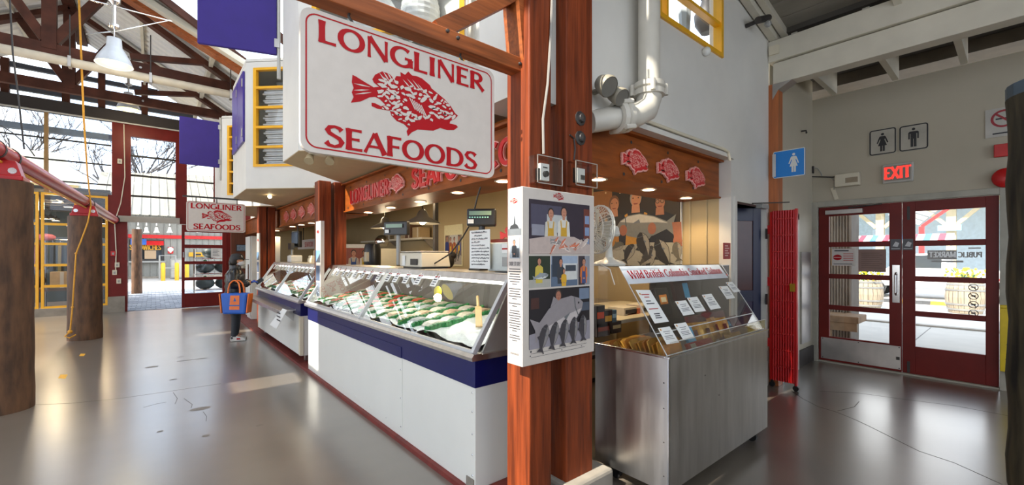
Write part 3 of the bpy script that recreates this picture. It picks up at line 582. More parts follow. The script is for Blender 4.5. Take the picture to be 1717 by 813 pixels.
# timber posts on a concrete footing
def post(label, parts, y0, y1, z0, top):
    t = thing('timber_post', label, 'post', ((parts[0][0] + parts[-1][1]) / 2, (y0 + y1) / 2, 0), 'stall posts')
    for a, b in parts: obj('post_leg', MB(WOOD).box(a, b, y0, y1, z0, top), t, bev=.008)
    return t
t = post('big double timber post carrying the story panel and the big sign', ((1.58, 1.752), (1.877, 2.12)), 1.735, 1.93, 0, 4.3)
obj('footing', MB(CONC).box(1.84, 2.24, 1.66, 1.92, 0, .15), t, bev=.02)
obj('spacer', MB(LGREY).box(1.752, 1.877, 1.82, 1.90, 2.42, 4.25), t)
for z in (2.34, 2.22): obj('bolt', MB(DARK).lathe([(.0, .03), (.025, .025), (.03, .01), (.045, .006), (.045, 0)], (2.0, 1.735, z), 10, None, (0, -1, 0)), t, smooth=True)
post('double timber post between the two glass cases', ((1.67, 1.83), (1.87, 2.03)), 5.97, 6.17, 0, 2.50)
post('farther timber post at the far end of the second glass case', ((1.62, 1.76), (1.78, 1.92)), 9.9, 10.1, 0, 2.50)
# fascia boards with soffit and downlights
def fascia(label, o, u, L, zb=2.09, zt=2.455, dep=.42):
    fr = Fr(o, u); t = thing('fascia_board', label, 'fascia', V(o) + V((0, 0, zb)) + V(u) * L / 2, 'wooden fascias over the stalls')
    obj('front_board', MB(FASC).fbox(fr, 0, L, zb + .015, zt, -.04, 0), t, bev=.004)
    obj('soffit_board', MB(FASC).fbox(fr, 0, L, zb, zb + .015, -dep, .02), t)
    obj('top_board', MB(FASC).fbox(fr, 0, L, zt, zt + .02, -.06, .05), t)
    obj('back_board', MB(FASC).fbox(fr, 0, L, zb + .015, 2.72, -dep, -dep + .02), t)
    for k in range(int(L / .55) + 1):
        for z in (zb + .05, zt - .05):
            q = .12 + k * .55
            if q < L - .05: obj('screw_cap', MB(DARK).disc(fr, q + (.1 if z > 2.3 else 0), z, .014, .004, None, 8), t)
    return t, fr
def downlight(p, label, w=18):
    t = thing('downlight', label, 'downlight', p, 'recessed downlights')
    obj('rim', MB(IVORY).lathe([(.05, .0), (.068, -.004), (.07, .002), (.05, .004)], (0, 0, 0), 18), t, local=True, smooth=True)
    obj('lens', MB(BULB).lathe([(.001, -.003), (.052, -.002)], (0, 0, 0), 18), t, local=True)
    l = bpy.data.lights.new('lamp', 'SPOT'); l.energy = w; l.color = (1, .72, .40); l.spot_size = R(130); l.spot_blend = .6; l.shadow_soft_size = .05
    lo = bpy.data.objects.new('lamp', l); COL.objects.link(lo); lo.parent = t; lo.location = (0, 0, -.02)
A, fA = fascia('long wooden fascia with red channel letters over the near glass case', (2.0, 5.93, 0), (0, -1, 0), 3.78)
B, fB = fascia('wooden fascia with four fish emblems over the second glass case', (2.0, 9.88, 0), (0, -1, 0), 3.68)
D, fD = fascia('wooden fascia with red letters beyond the farther post', (2.0, 14.2, 0), (0, -1, 0), 4.05)
Cc, fC = fascia('wooden fascia with three fish emblems over the smoked fish stand', (2.15, 2.0, 0), (1, 0, 0), 2.32)
for k, (px, py) in enumerate(((843, 304), (767, 323), (704, 338), (655, 348), (617, 356))):
    p = W(px, py, Z=2.085); downlight((p.x, p.y, 2.084), 'recessed downlight over the near glass case, %s from the big post' % ORD[k])
for k, (px, py) in enumerate(((522, 374), (505, 377), (490, 380))):
    p = W(px, py, Z=2.085); downlight((p.x, p.y, 2.084), 'recessed downlight over the second glass case, %s from its near post' % ORD[k])
for k, (px, py) in enumerate(((1003, 301), (1087, 318), (1150, 332))):
    p = W(px, py, Z=2.085); downlight((p.x, p.y, 2.084), 'recessed downlight over the smoked fish stand, %s from the big post' % ORD[k])
p = W(432, 381, Z=2.085); downlight((2.2, 11.2, 2.084), 'recessed downlight beyond the farther post')
# channel letters
def letters(fr, s, a, b, h, wx, label, group, white=()):
    for ch_i, ch in enumerate(s):
        adv = (GL[ch][0] + .05) * h * wx
        if ch != ' ':
            o = MB(PINK); text(o, ch, fr, a, b, h, wx, .31, .25, c=.004, dep=.02); q = obj('channel_letter', o, pos=fr.p(a + adv / 2, b))
            n = MB(LRED); text(n, ch, fr, a, b, h, wx, .21, .16, c=.0245, dep=.012); obj('face', n, q)
            tag(q, label % (ORD[ch_i], ch if ch != '.' else 'full stop'), 'letter', group)
        a += adv
    return a
e = fA.at(592, 340)
letters(fA, 'LONGLINER', .28, 2.18, .165, 1.0, 'red channel letter, %s of the first word on the near fascia, a %s', 'channel letters of the first word on the near fascia')
letters(fA, 'SEAFOOD', 2.02, 2.17, .185, 1.12, 'red channel letter on the near fascia, %s of its second word, a %s', 'channel letters of the second word on the near fascia')
letters(fA, 'CO.', 3.26, 2.17, .185, 1.0, 'red channel letter near the big post, %s of the short last word, a %s', 'channel letters of the last word on the near fascia')
letters(fD, 'SEAFOOD', 2.5, 2.17, .18, 1.1, 'red channel letter on the farthest fascia, %s in line, a %s', 'channel letters on the farthest fascia')
def badge(fr, a, b, L, label, mirror=False):
    m = MB(PINK); emblem(m, fr, a, b, L, LRED, PINK, dep=.022, c=.006, rim=.014, seed=5); o = obj('fish_badge', m, pos=fr.p(a, b)); tag(o, label, 'emblem', 'fish emblems on the fascias')
e = fA.at(667, 313); badge(fA, e[0], 2.268, .34, 'red fish emblem between the two words of the near fascia')
for k, px in enumerate((523, 507, 493, 481)): badge(fB, fB.at(px, 356)[0], 2.26, .36, 'red fish emblem on the second fascia, %s from the double post' % ORD[k])
for k, (px, py, zz) in enumerate(((1061, 271, 2.252), (1117, 286, 2.247), (1163, 299, 2.24))): badge(fC, fC.at(px, py)[0], zz, .335, 'red fish emblem over the smoked fish stand, %s from the big post' % ORD[k])
badge(fD, 2.1, 2.26, .36, 'red fish emblem on the farthest fascia'); 
# small white trim beside the fascia and the conduit along the ledge
struct('trim_9', MB(WHITE).box(2.14, 4.5, 1.86, 2.02, 2.475, 2.515))
o = obj('conduit', MB(IVORY).tube([(2.75, 1.855, 2.54), (4.25, 1.855, 2.535), (4.34, 1.85, 2.52), (4.36, 1.845, 2.44)], .014, 8), pos=(3.5, 1.855, 2.52), smooth=True); tag(o, 'thin cream conduit on the ledge above the three fish emblems', 'conduit')
# ================================================================ the big hanging sign
SY = 1.85
f = Fr((.445, SY - .012, 1.918), (1, 0, 0)); SW, SH = .972, .582
def rr(w, h, r, n=6): return [(cx + r * math.cos(R(a0 + 90 * k / n)), cy + r * math.sin(R(a0 + 90 * k / n))) for cx, cy, a0 in ((w - r, h - r, 0), (r, h - r, 90), (r, r, 180), (w - r, r, 270)) for k in range(n + 1)]
def sign_plate(mb, fr, w, h, r, th, m, line=None, inset=.02, lw=.006):
    mb.prism([fr.p(x, y) for x, y in rr(w, h, r)], -fr.n * th, m)
    if line:
        a = [(x + inset, y + inset) for x, y in rr(w - 2 * inset, h - 2 * inset, r)]; b = [(x + inset + lw, y + inset + lw) for x, y in rr(w - 2 * inset - 2 * lw, h - 2 * inset - 2 * lw, r - lw)]
        for k in range(len(a)): j = (k + 1) % len(a); mb.poly([fr.p(*a[k], .001), fr.p(*a[j], .001), fr.p(*b[j], .001), fr.p(*b[k], .001)], line)
t = thing('hanging_sign', 'big white hanging sign with red lettering and a red fish', 'sign', (.93, SY, 1.918), 'fish shop hanging signs')
m = MB(SWHITE); sign_plate(m, f, SW, SH, .045, .024, SWHITE, SRED, .018, .006); obj('board', m, t)
def fit(fr, s, x0, x1, b, h, **k):
    w0 = sum(GL[c][0] for c in s) * h; m = MB(SRED); text(m, s, fr, x0, b, h, (x1 - x0) / w0, **k); return m
def onf(fr, zx, zy, k=2.624, ox=480, oy=0): return fr.at(ox + zx / k, oy + zy / k)
l0, l1 = onf(f, 133, 180), onf(f, 868, 405); s0, s1 = onf(f, 163, 640), onf(f, 838, 745)
hh = onf(f, 145, 82)[1] - onf(f, 145, 183)[1]
obj('lettering', fit(f, 'LONGLINER', l0[0], l1[0], (l0[1] + l1[1]) / 2, hh * .97, tk=.235, tn=.105), t)
hh = onf(f, 258, 560)[1] - onf(f, 258, 657)[1]
obj('lettering', fit(f, 'SEAFOODS', s0[0], s1[0], (onf(f, 258, 657)[1] + onf(f, 760, 735)[1]) / 2, hh * .97, tk=.235, tn=.105), t)
m = MB(SRED); emblem(m, f, .913 - .445, 2.2085 - 1.918, .54, SRED, SWHITE, c=.001, seed=11); obj('fish_emblem', m, t)
for px, py in ((587, 22), (773, 95)):
    x = W(px, py, Y=SY).x; obj('hook', MB(DARK).tube([(x, SY, 2.47), (x + .008, SY, 2.505), (x - .008, SY, 2.525), (x, SY, 2.56)], .006, 6), t)
b = thing('sign_bracket', 'orange-brown wooden bracket holding the big sign to the post', 'bracket', (1.58, SY, 2.57))
obj('arm', MB(WOODX).box(.35, 1.62, SY - .045, SY + .045, 2.538, 2.615), b, bev=.004)
obj('brace', MB(WOODX).bar((1.06, SY, 2.60), (1.62, SY, 3.03), .085, .085), b)
for x, z in ((1.10, 2.60), (1.16, 2.585), (1.57, 2.575)): obj('bolt', MB(DARK).lathe([(0, .012), (.008, .01), (.01, 0)], (x, SY - .046, z), 8, None, (0, -1, 0)), b)
m = MB(WOODX); m.prism([(1.60, SY - .07, 2.50), (1.60, SY - .07, 3.6), (1.50, SY - .07, 3.6), (1.545, SY - .07, 2.9), (1.575, SY - .07, 2.62)], (0, .14, 0)); obj('shaped_cleat', m, b)
# small sign beyond the first stalls
f2 = Fr((.455, 9.9, 1.955), (1, 0, 0)); t = thing('hanging_sign', 'small distant white hanging sign with red lettering and a red fish', 'sign', (.92, 9.9, 1.955), 'fish shop hanging signs')
m = MB(SWHITE); sign_plate(m, f2, .934, .565, .04, .024, SWHITE, SRED, .018, .007); obj('board', m, t)
obj('lettering', fit(f2, 'LONGLINER', .06, .87, .43, .098, tk=.25, tn=.13), t); obj('lettering', fit(f2, 'SEAFOODS', .10, .85, .045, .098, tk=.25, tn=.13), t)
m = MB(SRED); emblem(m, f2, .47, .29, .48, SRED, SWHITE, c=.001, seed=11); obj('fish_emblem', m, t)
b = thing('sign_rod', 'thin dark rod carrying the small distant sign', 'rod', (1.0, 9.9, 2.6)); obj('rod', MB(DARK).box(.40, 1.66, 9.885, 9.915, 2.585, 2.615), b)
for x in (.60, .92, 1.25): obj('hook', MB(DARK).tube([(x, 9.9, 2.585), (x, 9.9, 2.5)], .008, 6), b)
# ================================================================ glass display cases
FISHC = ['c8452e', 'd9653f', 'cfcabd', 'b83a2c', 'd8d2c4', 'c2553b', 'a8b0ae', 'd0503a']
ICE = mat('crushed_ice', 'dfe6e6', .35, var=.08, scale=40, bump=.5); GRN = mat('green_divider', (.012, .20, .05), .6, var=.4, scale=60)
ALU = mat('pale_aluminium', 'c9cbcc', .35, .35, var=.04); PSTEEL = mat('pale_steel', 'b4b2ae', .45, .6, var=.08)
def case(label, y0, y1, mids, near, zb):
    L = y1 - y0; t = thing('display_case', label, 'display case', (1.93, (y0 + y1) / 2, 0), 'refrigerated glass cases')
    m = MB(WPAN); m.box(1.53, 2.36, y0, y1, zb, .675); body = obj('body', m, t, bev=.004)
    m = MB(NAVY); m.box(1.524, 2.365, y0 - .006, y1 + .004, .675, .845); obj('navy_band', m, t, bev=.003)
    m = MB(STEEL); m.prism([(1.49, y0 - .03, .85), (1.485, y0 - .03, .872), (1.50, y0 - .03, .892), (1.56, y0 - .03, .892), (1.56, y0 - .03, .85)], (0, L + .06, 0)); m.box(1.56, 2.38, y0 - .03, y0 + .03, .85, .885); m.box(1.56, 2.38, y1 - .03, y1 + .03, .85, .885); obj('steel_sill', m, t)
    # glass, slanted toward the server
    g0, g1 = V((1.515, 0, .892)), V((1.80, 0, 1.335)); q = lambda p, y: V((p.x, y, p.z))
    ye = [y0] + mids + [y1]
    for a, b in zip(ye, ye[1:]): obj('glass_pane', MB(GLC).poly([q(g0, a + .02), q(g0, b - .02), q(g1, b - .02), q(g1, a + .02)]), t)
    for y in ye: obj('rail', MB(ALU).bar(q(g0, y), q(g1, y), .036, .03, None, (0, 1, 0)), t, bev=.003)
    obj('foot_rail', MB(ALU).bar(V((1.522, y0, .90)), V((1.522, y1, .90)), .022, .02), t)
    m = MB(STEEL); m.box(1.80, 2.20, y0 - .01, y1 + .01, 1.345, 1.375); m.prism([(1.785, y0 - .01, 1.325), (1.80, y0 - .01, 1.375), (1.83, y0 - .01, 1.375), (1.83, y0 - .01, 1.325)], (0, L + .02, 0)); obj('top_shelf', m, t, bev=.003)
    for y in (y0, y1): obj('end_panel', MB(PSTEEL if near else GLC).prism([(1.58, y - .006, .885), (1.83, y - .006, 1.335), (2.36, y - .006, 1.335), (2.36, y - .006, .885)], (0, .012, 0)), t)
    obj('lamp_tube', MB(TUBE).tube([(1.87, y0 + .08, 1.31), (1.87, y1 - .08, 1.31)], .014, 8), t)
    l = bpy.data.lights.new('lamp', 'AREA'); l.shape = 'RECTANGLE'; l.size = .04; l.size_y = L - .2; l.energy = 10; l.color = (1, .95, .82); lo = bpy.data.objects.new('lamp', l); COL.objects.link(lo); lo.parent = t; lo.location = (-.05, 0, 1.295)
    obj('back_panel', MB(mat('case_back', (.16, .15, .14), .35, .6)).box(2.345, 2.36, y0 + .02, y1 - .02, .885, 1.345), t); obj('deck', MB(STEEL).prism([(1.58, y0 + .03, .87), (2.34, y0 + .03, .97), (2.34, y0 + .03, .98), (1.58, y0 + .03, .885)], (0, L - .06, 0)), t)  # back panel's dark base colour stands in for the steel's dark reflection
    return t
cz = lambda x: .885 + (x - 1.58) * .125
c1 = case('near glass display case on a white counter with a navy band', 2.18, 5.93, [4.09], True, .035)
c2 = case('second glass display case with a steel shelf along its front', 6.30, 9.42, [7.82], False, .13)
# service hatch of the near case and its screws
m = MB(WPAN); m.box(1.526, 1.53, 3.195, 5.45, .085, .675); obj('hatch', m, c1, bev=.001); m = MB(NAVY); m.box(1.519, 1.524, 3.195, 5.45, .675, .765); obj('hatch_band', m, c1, bev=.001)
for z in (.12, .25, .38, .52, .64): obj('screw', MB(CHROME).lathe([(0, .004), (.006, .003), (.007, 0)], (1.53, 2.21, z), 8, None, (-1, 0, 0)), c1)
for z in (.12, .35, .58): obj('screw', MB(CHROME).lathe([(0, .004), (.005, .003), (.006, 0)], (1.526, 3.215, z), 8, None, (-1, 0, 0)), c1)
for k in range(6): obj('screw', MB(CHROME).lathe([(0, .004), (.004, .003), (.005, 0)], (1.526, 3.5 + k * .36, .11), 8, None, (-1, 0, 0)), c1)
obj('toe_vent', MB(CONC).box(1.522, 1.53, 2.19, 2.27, .035, .10), c1)
# second case: shelf, legs, leaning paper
obj('front_shelf', MB(STEEL).box(1.32, 1.53, 6.55, 9.45, .725, .745), c2, bev=.004); obj('shelf_lip', MB(STEEL).box(1.32, 1.335, 6.55, 9.45, .69, .725), c2)
for y in (6.7, 8.0, 9.2): obj('shelf_bracket', MB(DSTEEL).prism([(1.53, y, .56), (1.53, y, .725), (1.36, y, .725)], (0, .02, 0)), c2)
for y in (6.42, 9.25): obj('foot', MB(STEEL).box(1.62, 1.70, y, y + .08, .035, .13), c2)
obj('corner_post', MB(IVORY).box(1.515, 1.56, 6.285, 6.35, .14, .67), c2)
m = MB(PAPER); m.hexa([W(460, 547, X=1.26), W(472, 553, X=1.26), W(480, 522, X=1.34), W(476, 518, X=1.34), W(463, 541, X=1.28), W(474, 547, X=1.28), W(481, 521, X=1.345), W(477, 517, X=1.345)])
fp = Fr(V((1.318, 7.9, .36)), (0, -1, 0), (0, 0, 1))
m = MB(PAPER); a = [W(452, 544, X=1.30), W(463, 551.5, X=1.30), W(481, 520, X=1.318), W(474, 517, X=1.318)]; m.prism(a, (-.003, 0, 0)); o = obj('hanging_notice', m, pos=a[3])
m = MB(INK); c = sum(a, V((0, 0, 0))) / 4
for k in range(3): m.box(1.298, 1.302, c.y - .12, c.y + .08, c.z - .03 + k * .05, c.z - .015 + k * .05)
obj('print', m, o); tag(o, 'white paper notice hanging crooked from the shelf of the second glass case', 'notice')
# ice, dividers and fish in both cases
def fill(y0, y1, nm, ice_to):
    rg = random.Random(4); m = MB(ICE); nx, ny = 9, int((y1 - y0) / .09); hz = [[cz(1.6 + .72 * i / nx) + .03 + rg.uniform(-.018, .022) for j in range(ny + 1)] for i in range(nx + 1)]
    P = lambda i, j: (1.585 + .745 * i / nx, y0 + .06 + (y1 - y0 - .12) * j / ny, hz[i][j])
    for i in range(nx):
        for j in range(ny): m.poly([P(i, j), P(i + 1, j), P(i + 1, j + 1), P(i, j + 1)])
    o = obj('crushed_ice', m, pos=(1.95, (y0 + y1) / 2, .92), smooth=True); tag(o, 'bed of white crushed ice inside the %s glass case' % nm, 'ice', None, 'stuff')
    y = ice_to; k = 0
    while y < y1 - .12:
        lab = '%s green leaf strip across the ice of the %s case from its near end' % (ORD[k], nm)
        d = MB(GRN); n = 22
        for i in range(n):
            x = 1.60 + .72 * i / n; d.prism([(x, y - .02, cz(x) + .02), (x + .034, y - .02, cz(x + .03) + .02), (x + .03, y - .024, cz(x) + .066 + rg.uniform(-.006, .006)), (x + .006, y - .024, cz(x) + .062 + rg.uniform(-.006, .006))], (0, .04, 0))
        o = obj('leaf_divider', d, pos=(1.95, y, .95)); tag(o, lab, 'divider', 'green leaf dividers')
        col = (['d9d4c6', '9fa7a8', 'cfc6b2', 'c9a98a'] if y < 3.9 and nm == 'near' else FISHC)
        for r in range(4):
            x = 1.66 + r * .165; ln = .15; h_ = cz(x) + .045
            d = MB(mat('fillet_' + str((k + r) % 4) + ('w' if col is not FISHC else 'r'), col[(k * 2 + r) % len(col)], .3, var=.25, scale=25, st=(1, 4, 1)))
            pr = [(x, h_), (x + ln * .2, h_ + .022), (x + ln * .6, h_ + .032), (x + ln * .95, h_ + .026), (x + ln, h_ + .01)]
            ya, yb = y + .045, y + .185
            for (xa, za), (xb, zb_) in zip(pr, pr[1:]): d.hexa([(xa, ya, h_ - .02), (xb, ya, h_ - .02), (xb, yb, h_ - .02), (xa, yb, h_ - .02), (xa, ya + .015, za), (xb, ya + .015, zb_), (xb, yb - .015, zb_), (xa, yb - .015, za)])
            o = obj('fish_fillet', d, pos=(x + .07, (ya + yb) / 2, h_)); tag(o, 'fillet in the %s case beyond its %s green strip, %s back from the glass' % (nm, ORD[k], ORD[r]), 'fillet', 'fillets in the %s case' % nm)
        y += .235; k += 1
fill(2.18, 5.93, 'near', 2.95); fill(6.30, 9.42, 'second', 6.5)
rg = random.Random(9)
o = thing('ice_scoop', 'wooden scoop stuck in the bare ice of the near glass case', 'scoop', (1.93, 2.72, .98)); obj('blade', MB(mat('pale_wood', 'c9a878', .5)).bar((1.86, 2.60, .97), (1.98, 2.78, 1.09), .05, .012), o); obj('handle', MB(mat('pale_wood', 'c9a878', .5)).tube([(1.98, 2.78, 1.09), (2.06, 2.90, 1.16)], .012, 8), o)
# price tags clipped to the top edge of the glass
TAGR = mat('tag_mark', 'b04a44', .6)
def ptag(y, label, group):
    fr = Fr((1.755, y, 1.26), (0, -1, 0), (V((1.80, 0, 1.335)) - V((1.515, 0, .892))))
    m = MB(PAPER); m.fbox(fr, -.045, .045, -.02, .09, .012, .014); o = obj('price_tag', m, pos=(1.76, y, 1.28))
    n = MB(INK)
    for k in range(3): n.rect(fr, -.033, .02 + .008 * (k % 2), -.006 + k * .022, .003 + k * .022, .0145)
    n.rect(fr, -.03, .005, .062, .076, .0145, TAGR); n.disc(fr, .028, .07, .009, .0145, SRED, 8); obj('print', n, o)
    obj('clip', MB(CHROME).fbox(fr, -.01, .01, .075, .10, .0, .018), o); tag(o, label, 'price tag', group)
for k, px in enumerate((729, 701, 681, 664, 651, 635, 620, 608, 596, 585, 576, 567, 560)):
    ptag(W(px, 458, X=1.76).y, 'white price tag on the near glass case, %s counted from the big post' % ORD[k], 'price tags on the near case')
for k in range(12): ptag(6.62 + k * .225, 'white price tag on the second glass case, %s counted from its near end' % ORD[k], 'price tags on the second case')
o = obj('lamp_reflection', MB(mat('reflection_yellow', 'e8d84a', .4)).ball((1.80, 3.10, 1.20), .05, 12, None, (.7, .55, 1)), pos=(1.80, 3.10, 1.20), smooth=True); tag(o, 'yellow lemon shape modelled inside the near glass case under the lamp tube', 'reflection')  # lamp reflection in the glass, modelled as a solid yellow ball
# ================================================================ things on and behind the counters
def scale_(label, x, y, zc, face, hpole, dark):
    t = thing('weighing_scale', label, 'scale', (x, y, 1.375), 'counter scales')
    bm = mat('scale_body', 'd0c8b4', .4, var=.03)
    m = MB(bm); m.prism([(x - .16, y - .24, 1.39), (x + .16, y - .24, 1.39), (x + .16, y - .20, 1.53), (x - .14, y - .20, 1.53)], (0, .46, 0)); obj('base', m, t, bev=.01)
    obj('pan', MB(STEEL).box(x - .15, x + .16, y - .20, y + .22, 1.532, 1.545), t, bev=.004)
    obj('feet', MB(BLACK).box(x - .14, x + .15, y - .2, y + .18, 1.375, 1.39), t)
    obj('keypad', MB(DARK).box(x - .165, x - .158, y - .16, y - .02, 1.41, 1.47), t); obj('label_plate', MB(PAPER).box(x - .164, x - .156, y + .10, y + .155, 1.40, 1.50), t)
    obj('pole', MB(GREY).tube([(x - .05, y + hpole, 1.40), (x - .05, y + hpole, zc - .07)], .024, 10), t)
    fr = Fr((x - .09, y + hpole, zc), face); m = MB(BLACK); m.fbox(fr, -.15, .15, -.075, .075, -.06, 0); h = obj('display_head', m, t, bev=.012)
    obj('screen', MB(mat('lcd_green', '7f9a86', .25, var=.1)).rect(fr, -.11, .10, .005, .045, .0135), h); obj('screen_label', MB(PAPER).rect(fr, -.12, -.07, -.05, -.015, .0135), h)
    return t
p = W(672, 383, X=2.06); q = W(708, 440, X=2.06); scale_('beige scale with a small display on a pole, farther along the near counter', 2.08, q.y, p.z, (.5, -.87, 0), p.y - q.y, 0)
p = W(806, 364, X=2.12); t = thing('customer_display', 'big black price display on a pole above the handwritten notice', 'display', (2.12, p.y, 1.375)); f = Fr(p, (.70, -.71, 0), (0.05, .05, 1))
m = MB(BLACK); m.fbox(f, -.125, .125, -.075, .075, -.07, 0); h = obj('display_head', m, t, bev=.014); obj('screen', MB(mat('lcd_green', '7f9a86', .25, var=.1)).rect(f, -.10, .09, .015, .05, .0145), h); obj('screen_label', MB(PAPER).rect(f, -.11, -.06, -.055, -.02, .0145), h); n = MB(C('9adccc')); [n.rect(f, -.10 + k * .022, -.087 + k * .022, -.008, .002, .0145) for k in range(8)]; obj('screen_print', n, h)
obj('pole', MB(BLACK).tube([p + V((.03, .03, -.04)), (p.x + .03, p.y + .03, 1.39)], .028, 10), t); obj('base', MB(BLACK).box(p.x - .06, p.x + .10, p.y - .06, p.y + .10, 1.375, 1.392), t, bev=.004)
# handwritten notice on a sheet
a, b = W(787, 386, X=1.95), W(821, 451, X=1.95); c = (W(787, 386, X=1.95) + W(787, 450, X=1.95)) / 2
ya, yb = W(787, 420, X=1.95).y, W(821, 420, X=1.95).y; zt = (a.z + W(821, 385, X=1.95).z) / 2; zb = b.z
fr = Fr((1.95, ya, zb), (0, -1, 0)); wN, hN = ya - yb, zt - zb; m = MB(PAPER); m.fbox(fr, 0, wN, 0, hN, -.004, 0); o = obj('handwritten_notice', m, pos=(1.95, (ya + yb) / 2, zb)); tag(o, 'tall white handwritten notice standing on the near counter below the black display', 'notice')
n = MB(INK); rg = random.Random(5)
for r_, (wd_, hh_) in enumerate(((.75, 1), (.35, 1), (.8, 1), (.4, 1), (.65, 1), (.85, .8), (.85, .8), (.85, .8), (.85, .8), (.8, .8), (.65, .8))):
    yy = hN * (.93 - r_ * .083); xx = wN * (.10 if r_ != 1 else .25); e = xx + wN * wd_
    while xx < e:
        s_ = wN * rg.uniform(.018, .03); hgt = hN * rg.uniform(.018, .04); n.bar(fr.p(xx, yy, .0008), fr.p(xx + s_ * .7, yy + hgt * rg.choice((1, -.4, .8)), .0008), .0032, .0008, up=fr.n); n.bar(fr.p(xx + s_ * .7, yy + hgt * .6, .0008), fr.p(xx + s_, yy, .0008), .003, .0008, up=fr.n); xx += s_ * rg.choice((1, 1, 1, 1.7))
    if r_ < 5: n.rect(fr, wN * .12, wN * (.12 + wd_ * .85), yy - hN * .018, yy - hN * .014, .0008, TAGR)
obj('handwriting', n, o)
# white printer box at the near end of the counter
t = thing('white_printer', 'white boxy printer on the near counter beside the handwritten notice', 'printer', (2.12, 2.56, 1.375))
obj('case', MB(mat('printer_white', 'c8ccc6', .4)).box(1.98, 2.28, 2.36, 2.66, 1.38, 1.60), t, bev=.012); obj('label_plate', MB(PAPER).box(1.976, 1.98, 2.40, 2.47, 1.52, 1.585), t); obj('stripe', MB(SRED).box(1.975, 1.976, 2.40, 2.47, 1.545, 1.555), t); obj('barcode', MB(GREY).box(1.976, 1.98, 2.40, 2.47, 1.42, 1.49), t); obj('tray', MB(mat('tray_red', '7a2a22', .5)).box(2.0, 2.26, 2.38, 2.64, 1.60, 1.625), t)
f = Fr((2.55, 2.95, 1.70), (0, -1, 0)); m = MB(LRED); emblem(m, f, -.05, -.02, .42, LRED, LRED, dep=.01, c=.0, marks=False); m.fbox(f, -.02, .0, -.3, -.08, -.01, 0, DARK); o = obj('fish_plaque', m, pos=(2.55, 3.0, 1.4)); tag(o, 'red fish plaque on a stand behind the white printer', 'plaque')
# cable from the scale, and overhead
p = [W(806, 290, X=2.15), W(800, 330, X=2.15), W(790, 372, X=2.15), W(775, 398, X=2.15), W(755, 425, X=2.1), W(715, 450, X=2.05)]
o = obj('black_cable', MB(BLACK).tube([(2.15, p[0].y, 2.1)] + p[1:], .007, 6), pos=p[-1]); tag(o, 'black cable curving down to the beige scale on the near counter', 'cable')
# pendant lamps inside
for k, (px, py, lb) in enumerate(((645, 383, 'dark enamel pendant lamp inside the stall, above the small scale display'), (708, 375, 'glowing enamel pendant lamp inside the stall, nearer the black display'))):
    c = W(px, py, Y=(7.2, 5.4)[k]); t = thing('pendant_lamp', lb, 'lamp', (c.x, c.y, c.z), 'pendant lamps inside the stall')
    obj('lamp_shade', MB(mat('pendant_enamel', '6f6a60', .35)).lathe([(.03, .20), (.06, .17), (.09, .10), (.24, .02), (.25, 0), (.235, .0), (.08, .09)], (0, 0, 0), 22), t, smooth=True, local=True)
    obj('bulb', MB(BULB).ball((0, 0, .035), .05, 10), t, local=True, smooth=True); obj('cord', MB(BLACK).tube([(0, 0, .2), (0, 0, max(.3, 2.72 - c.z))], .008, 6), t, local=True)
    l = bpy.data.lights.new('lamp', 'POINT'); l.energy = 14; l.color = (1, .8, .52); l.shadow_soft_size = .08; lo = bpy.data.objects.new('lamp', l); COL.objects.link(lo); lo.parent = t; lo.location = (0, 0, -.06)
# track beam and hanging track heads
t = thing('track_rail', 'dark lighting rail under the stall ceiling', 'rail', (3.2, 4, 2.5)); obj('rail', MB(DARK).box(3.2, 3.24, 2.6, 9.0, 2.50, 2.54), t); obj('rail', MB(DARK).box(2.4, 4.4, 3.6, 3.64, 2.45, 2.49), t)
for k, y in enumerate((3.0, 4.3, 5.6, 7.4)):
    obj('track_head', MB(IVORY).tube([(3.22, y, 2.5), (3.15, y - .04, 2.38)], [.02, .045], 10), t); obj('lamp_lens', MB(BULB).ball((3.145, y - .045, 2.365), .03, 8), t)
    l = bpy.data.lights.new('lamp', 'POINT'); l.energy = 9; l.color = (1, .80, .5); l.shadow_soft_size = .06; lo = bpy.data.objects.new('lamp', l); COL.objects.link(lo); lo.parent = t; lo.location = (-.12, y - 4, -.22)
obj('post', MB(DARK).box(3.19, 3.25, 5.58, 5.64, .0, 2.5), t)
l = bpy.data.lights.new('lamp', 'POINT'); l.energy = 22; l.color = (1, .78, .45); l.shadow_soft_size = .08; lo = bpy.data.objects.new('stall_lamp', l); COL.objects.link(lo); lo.location = (3.6, 2.45, 2.5)
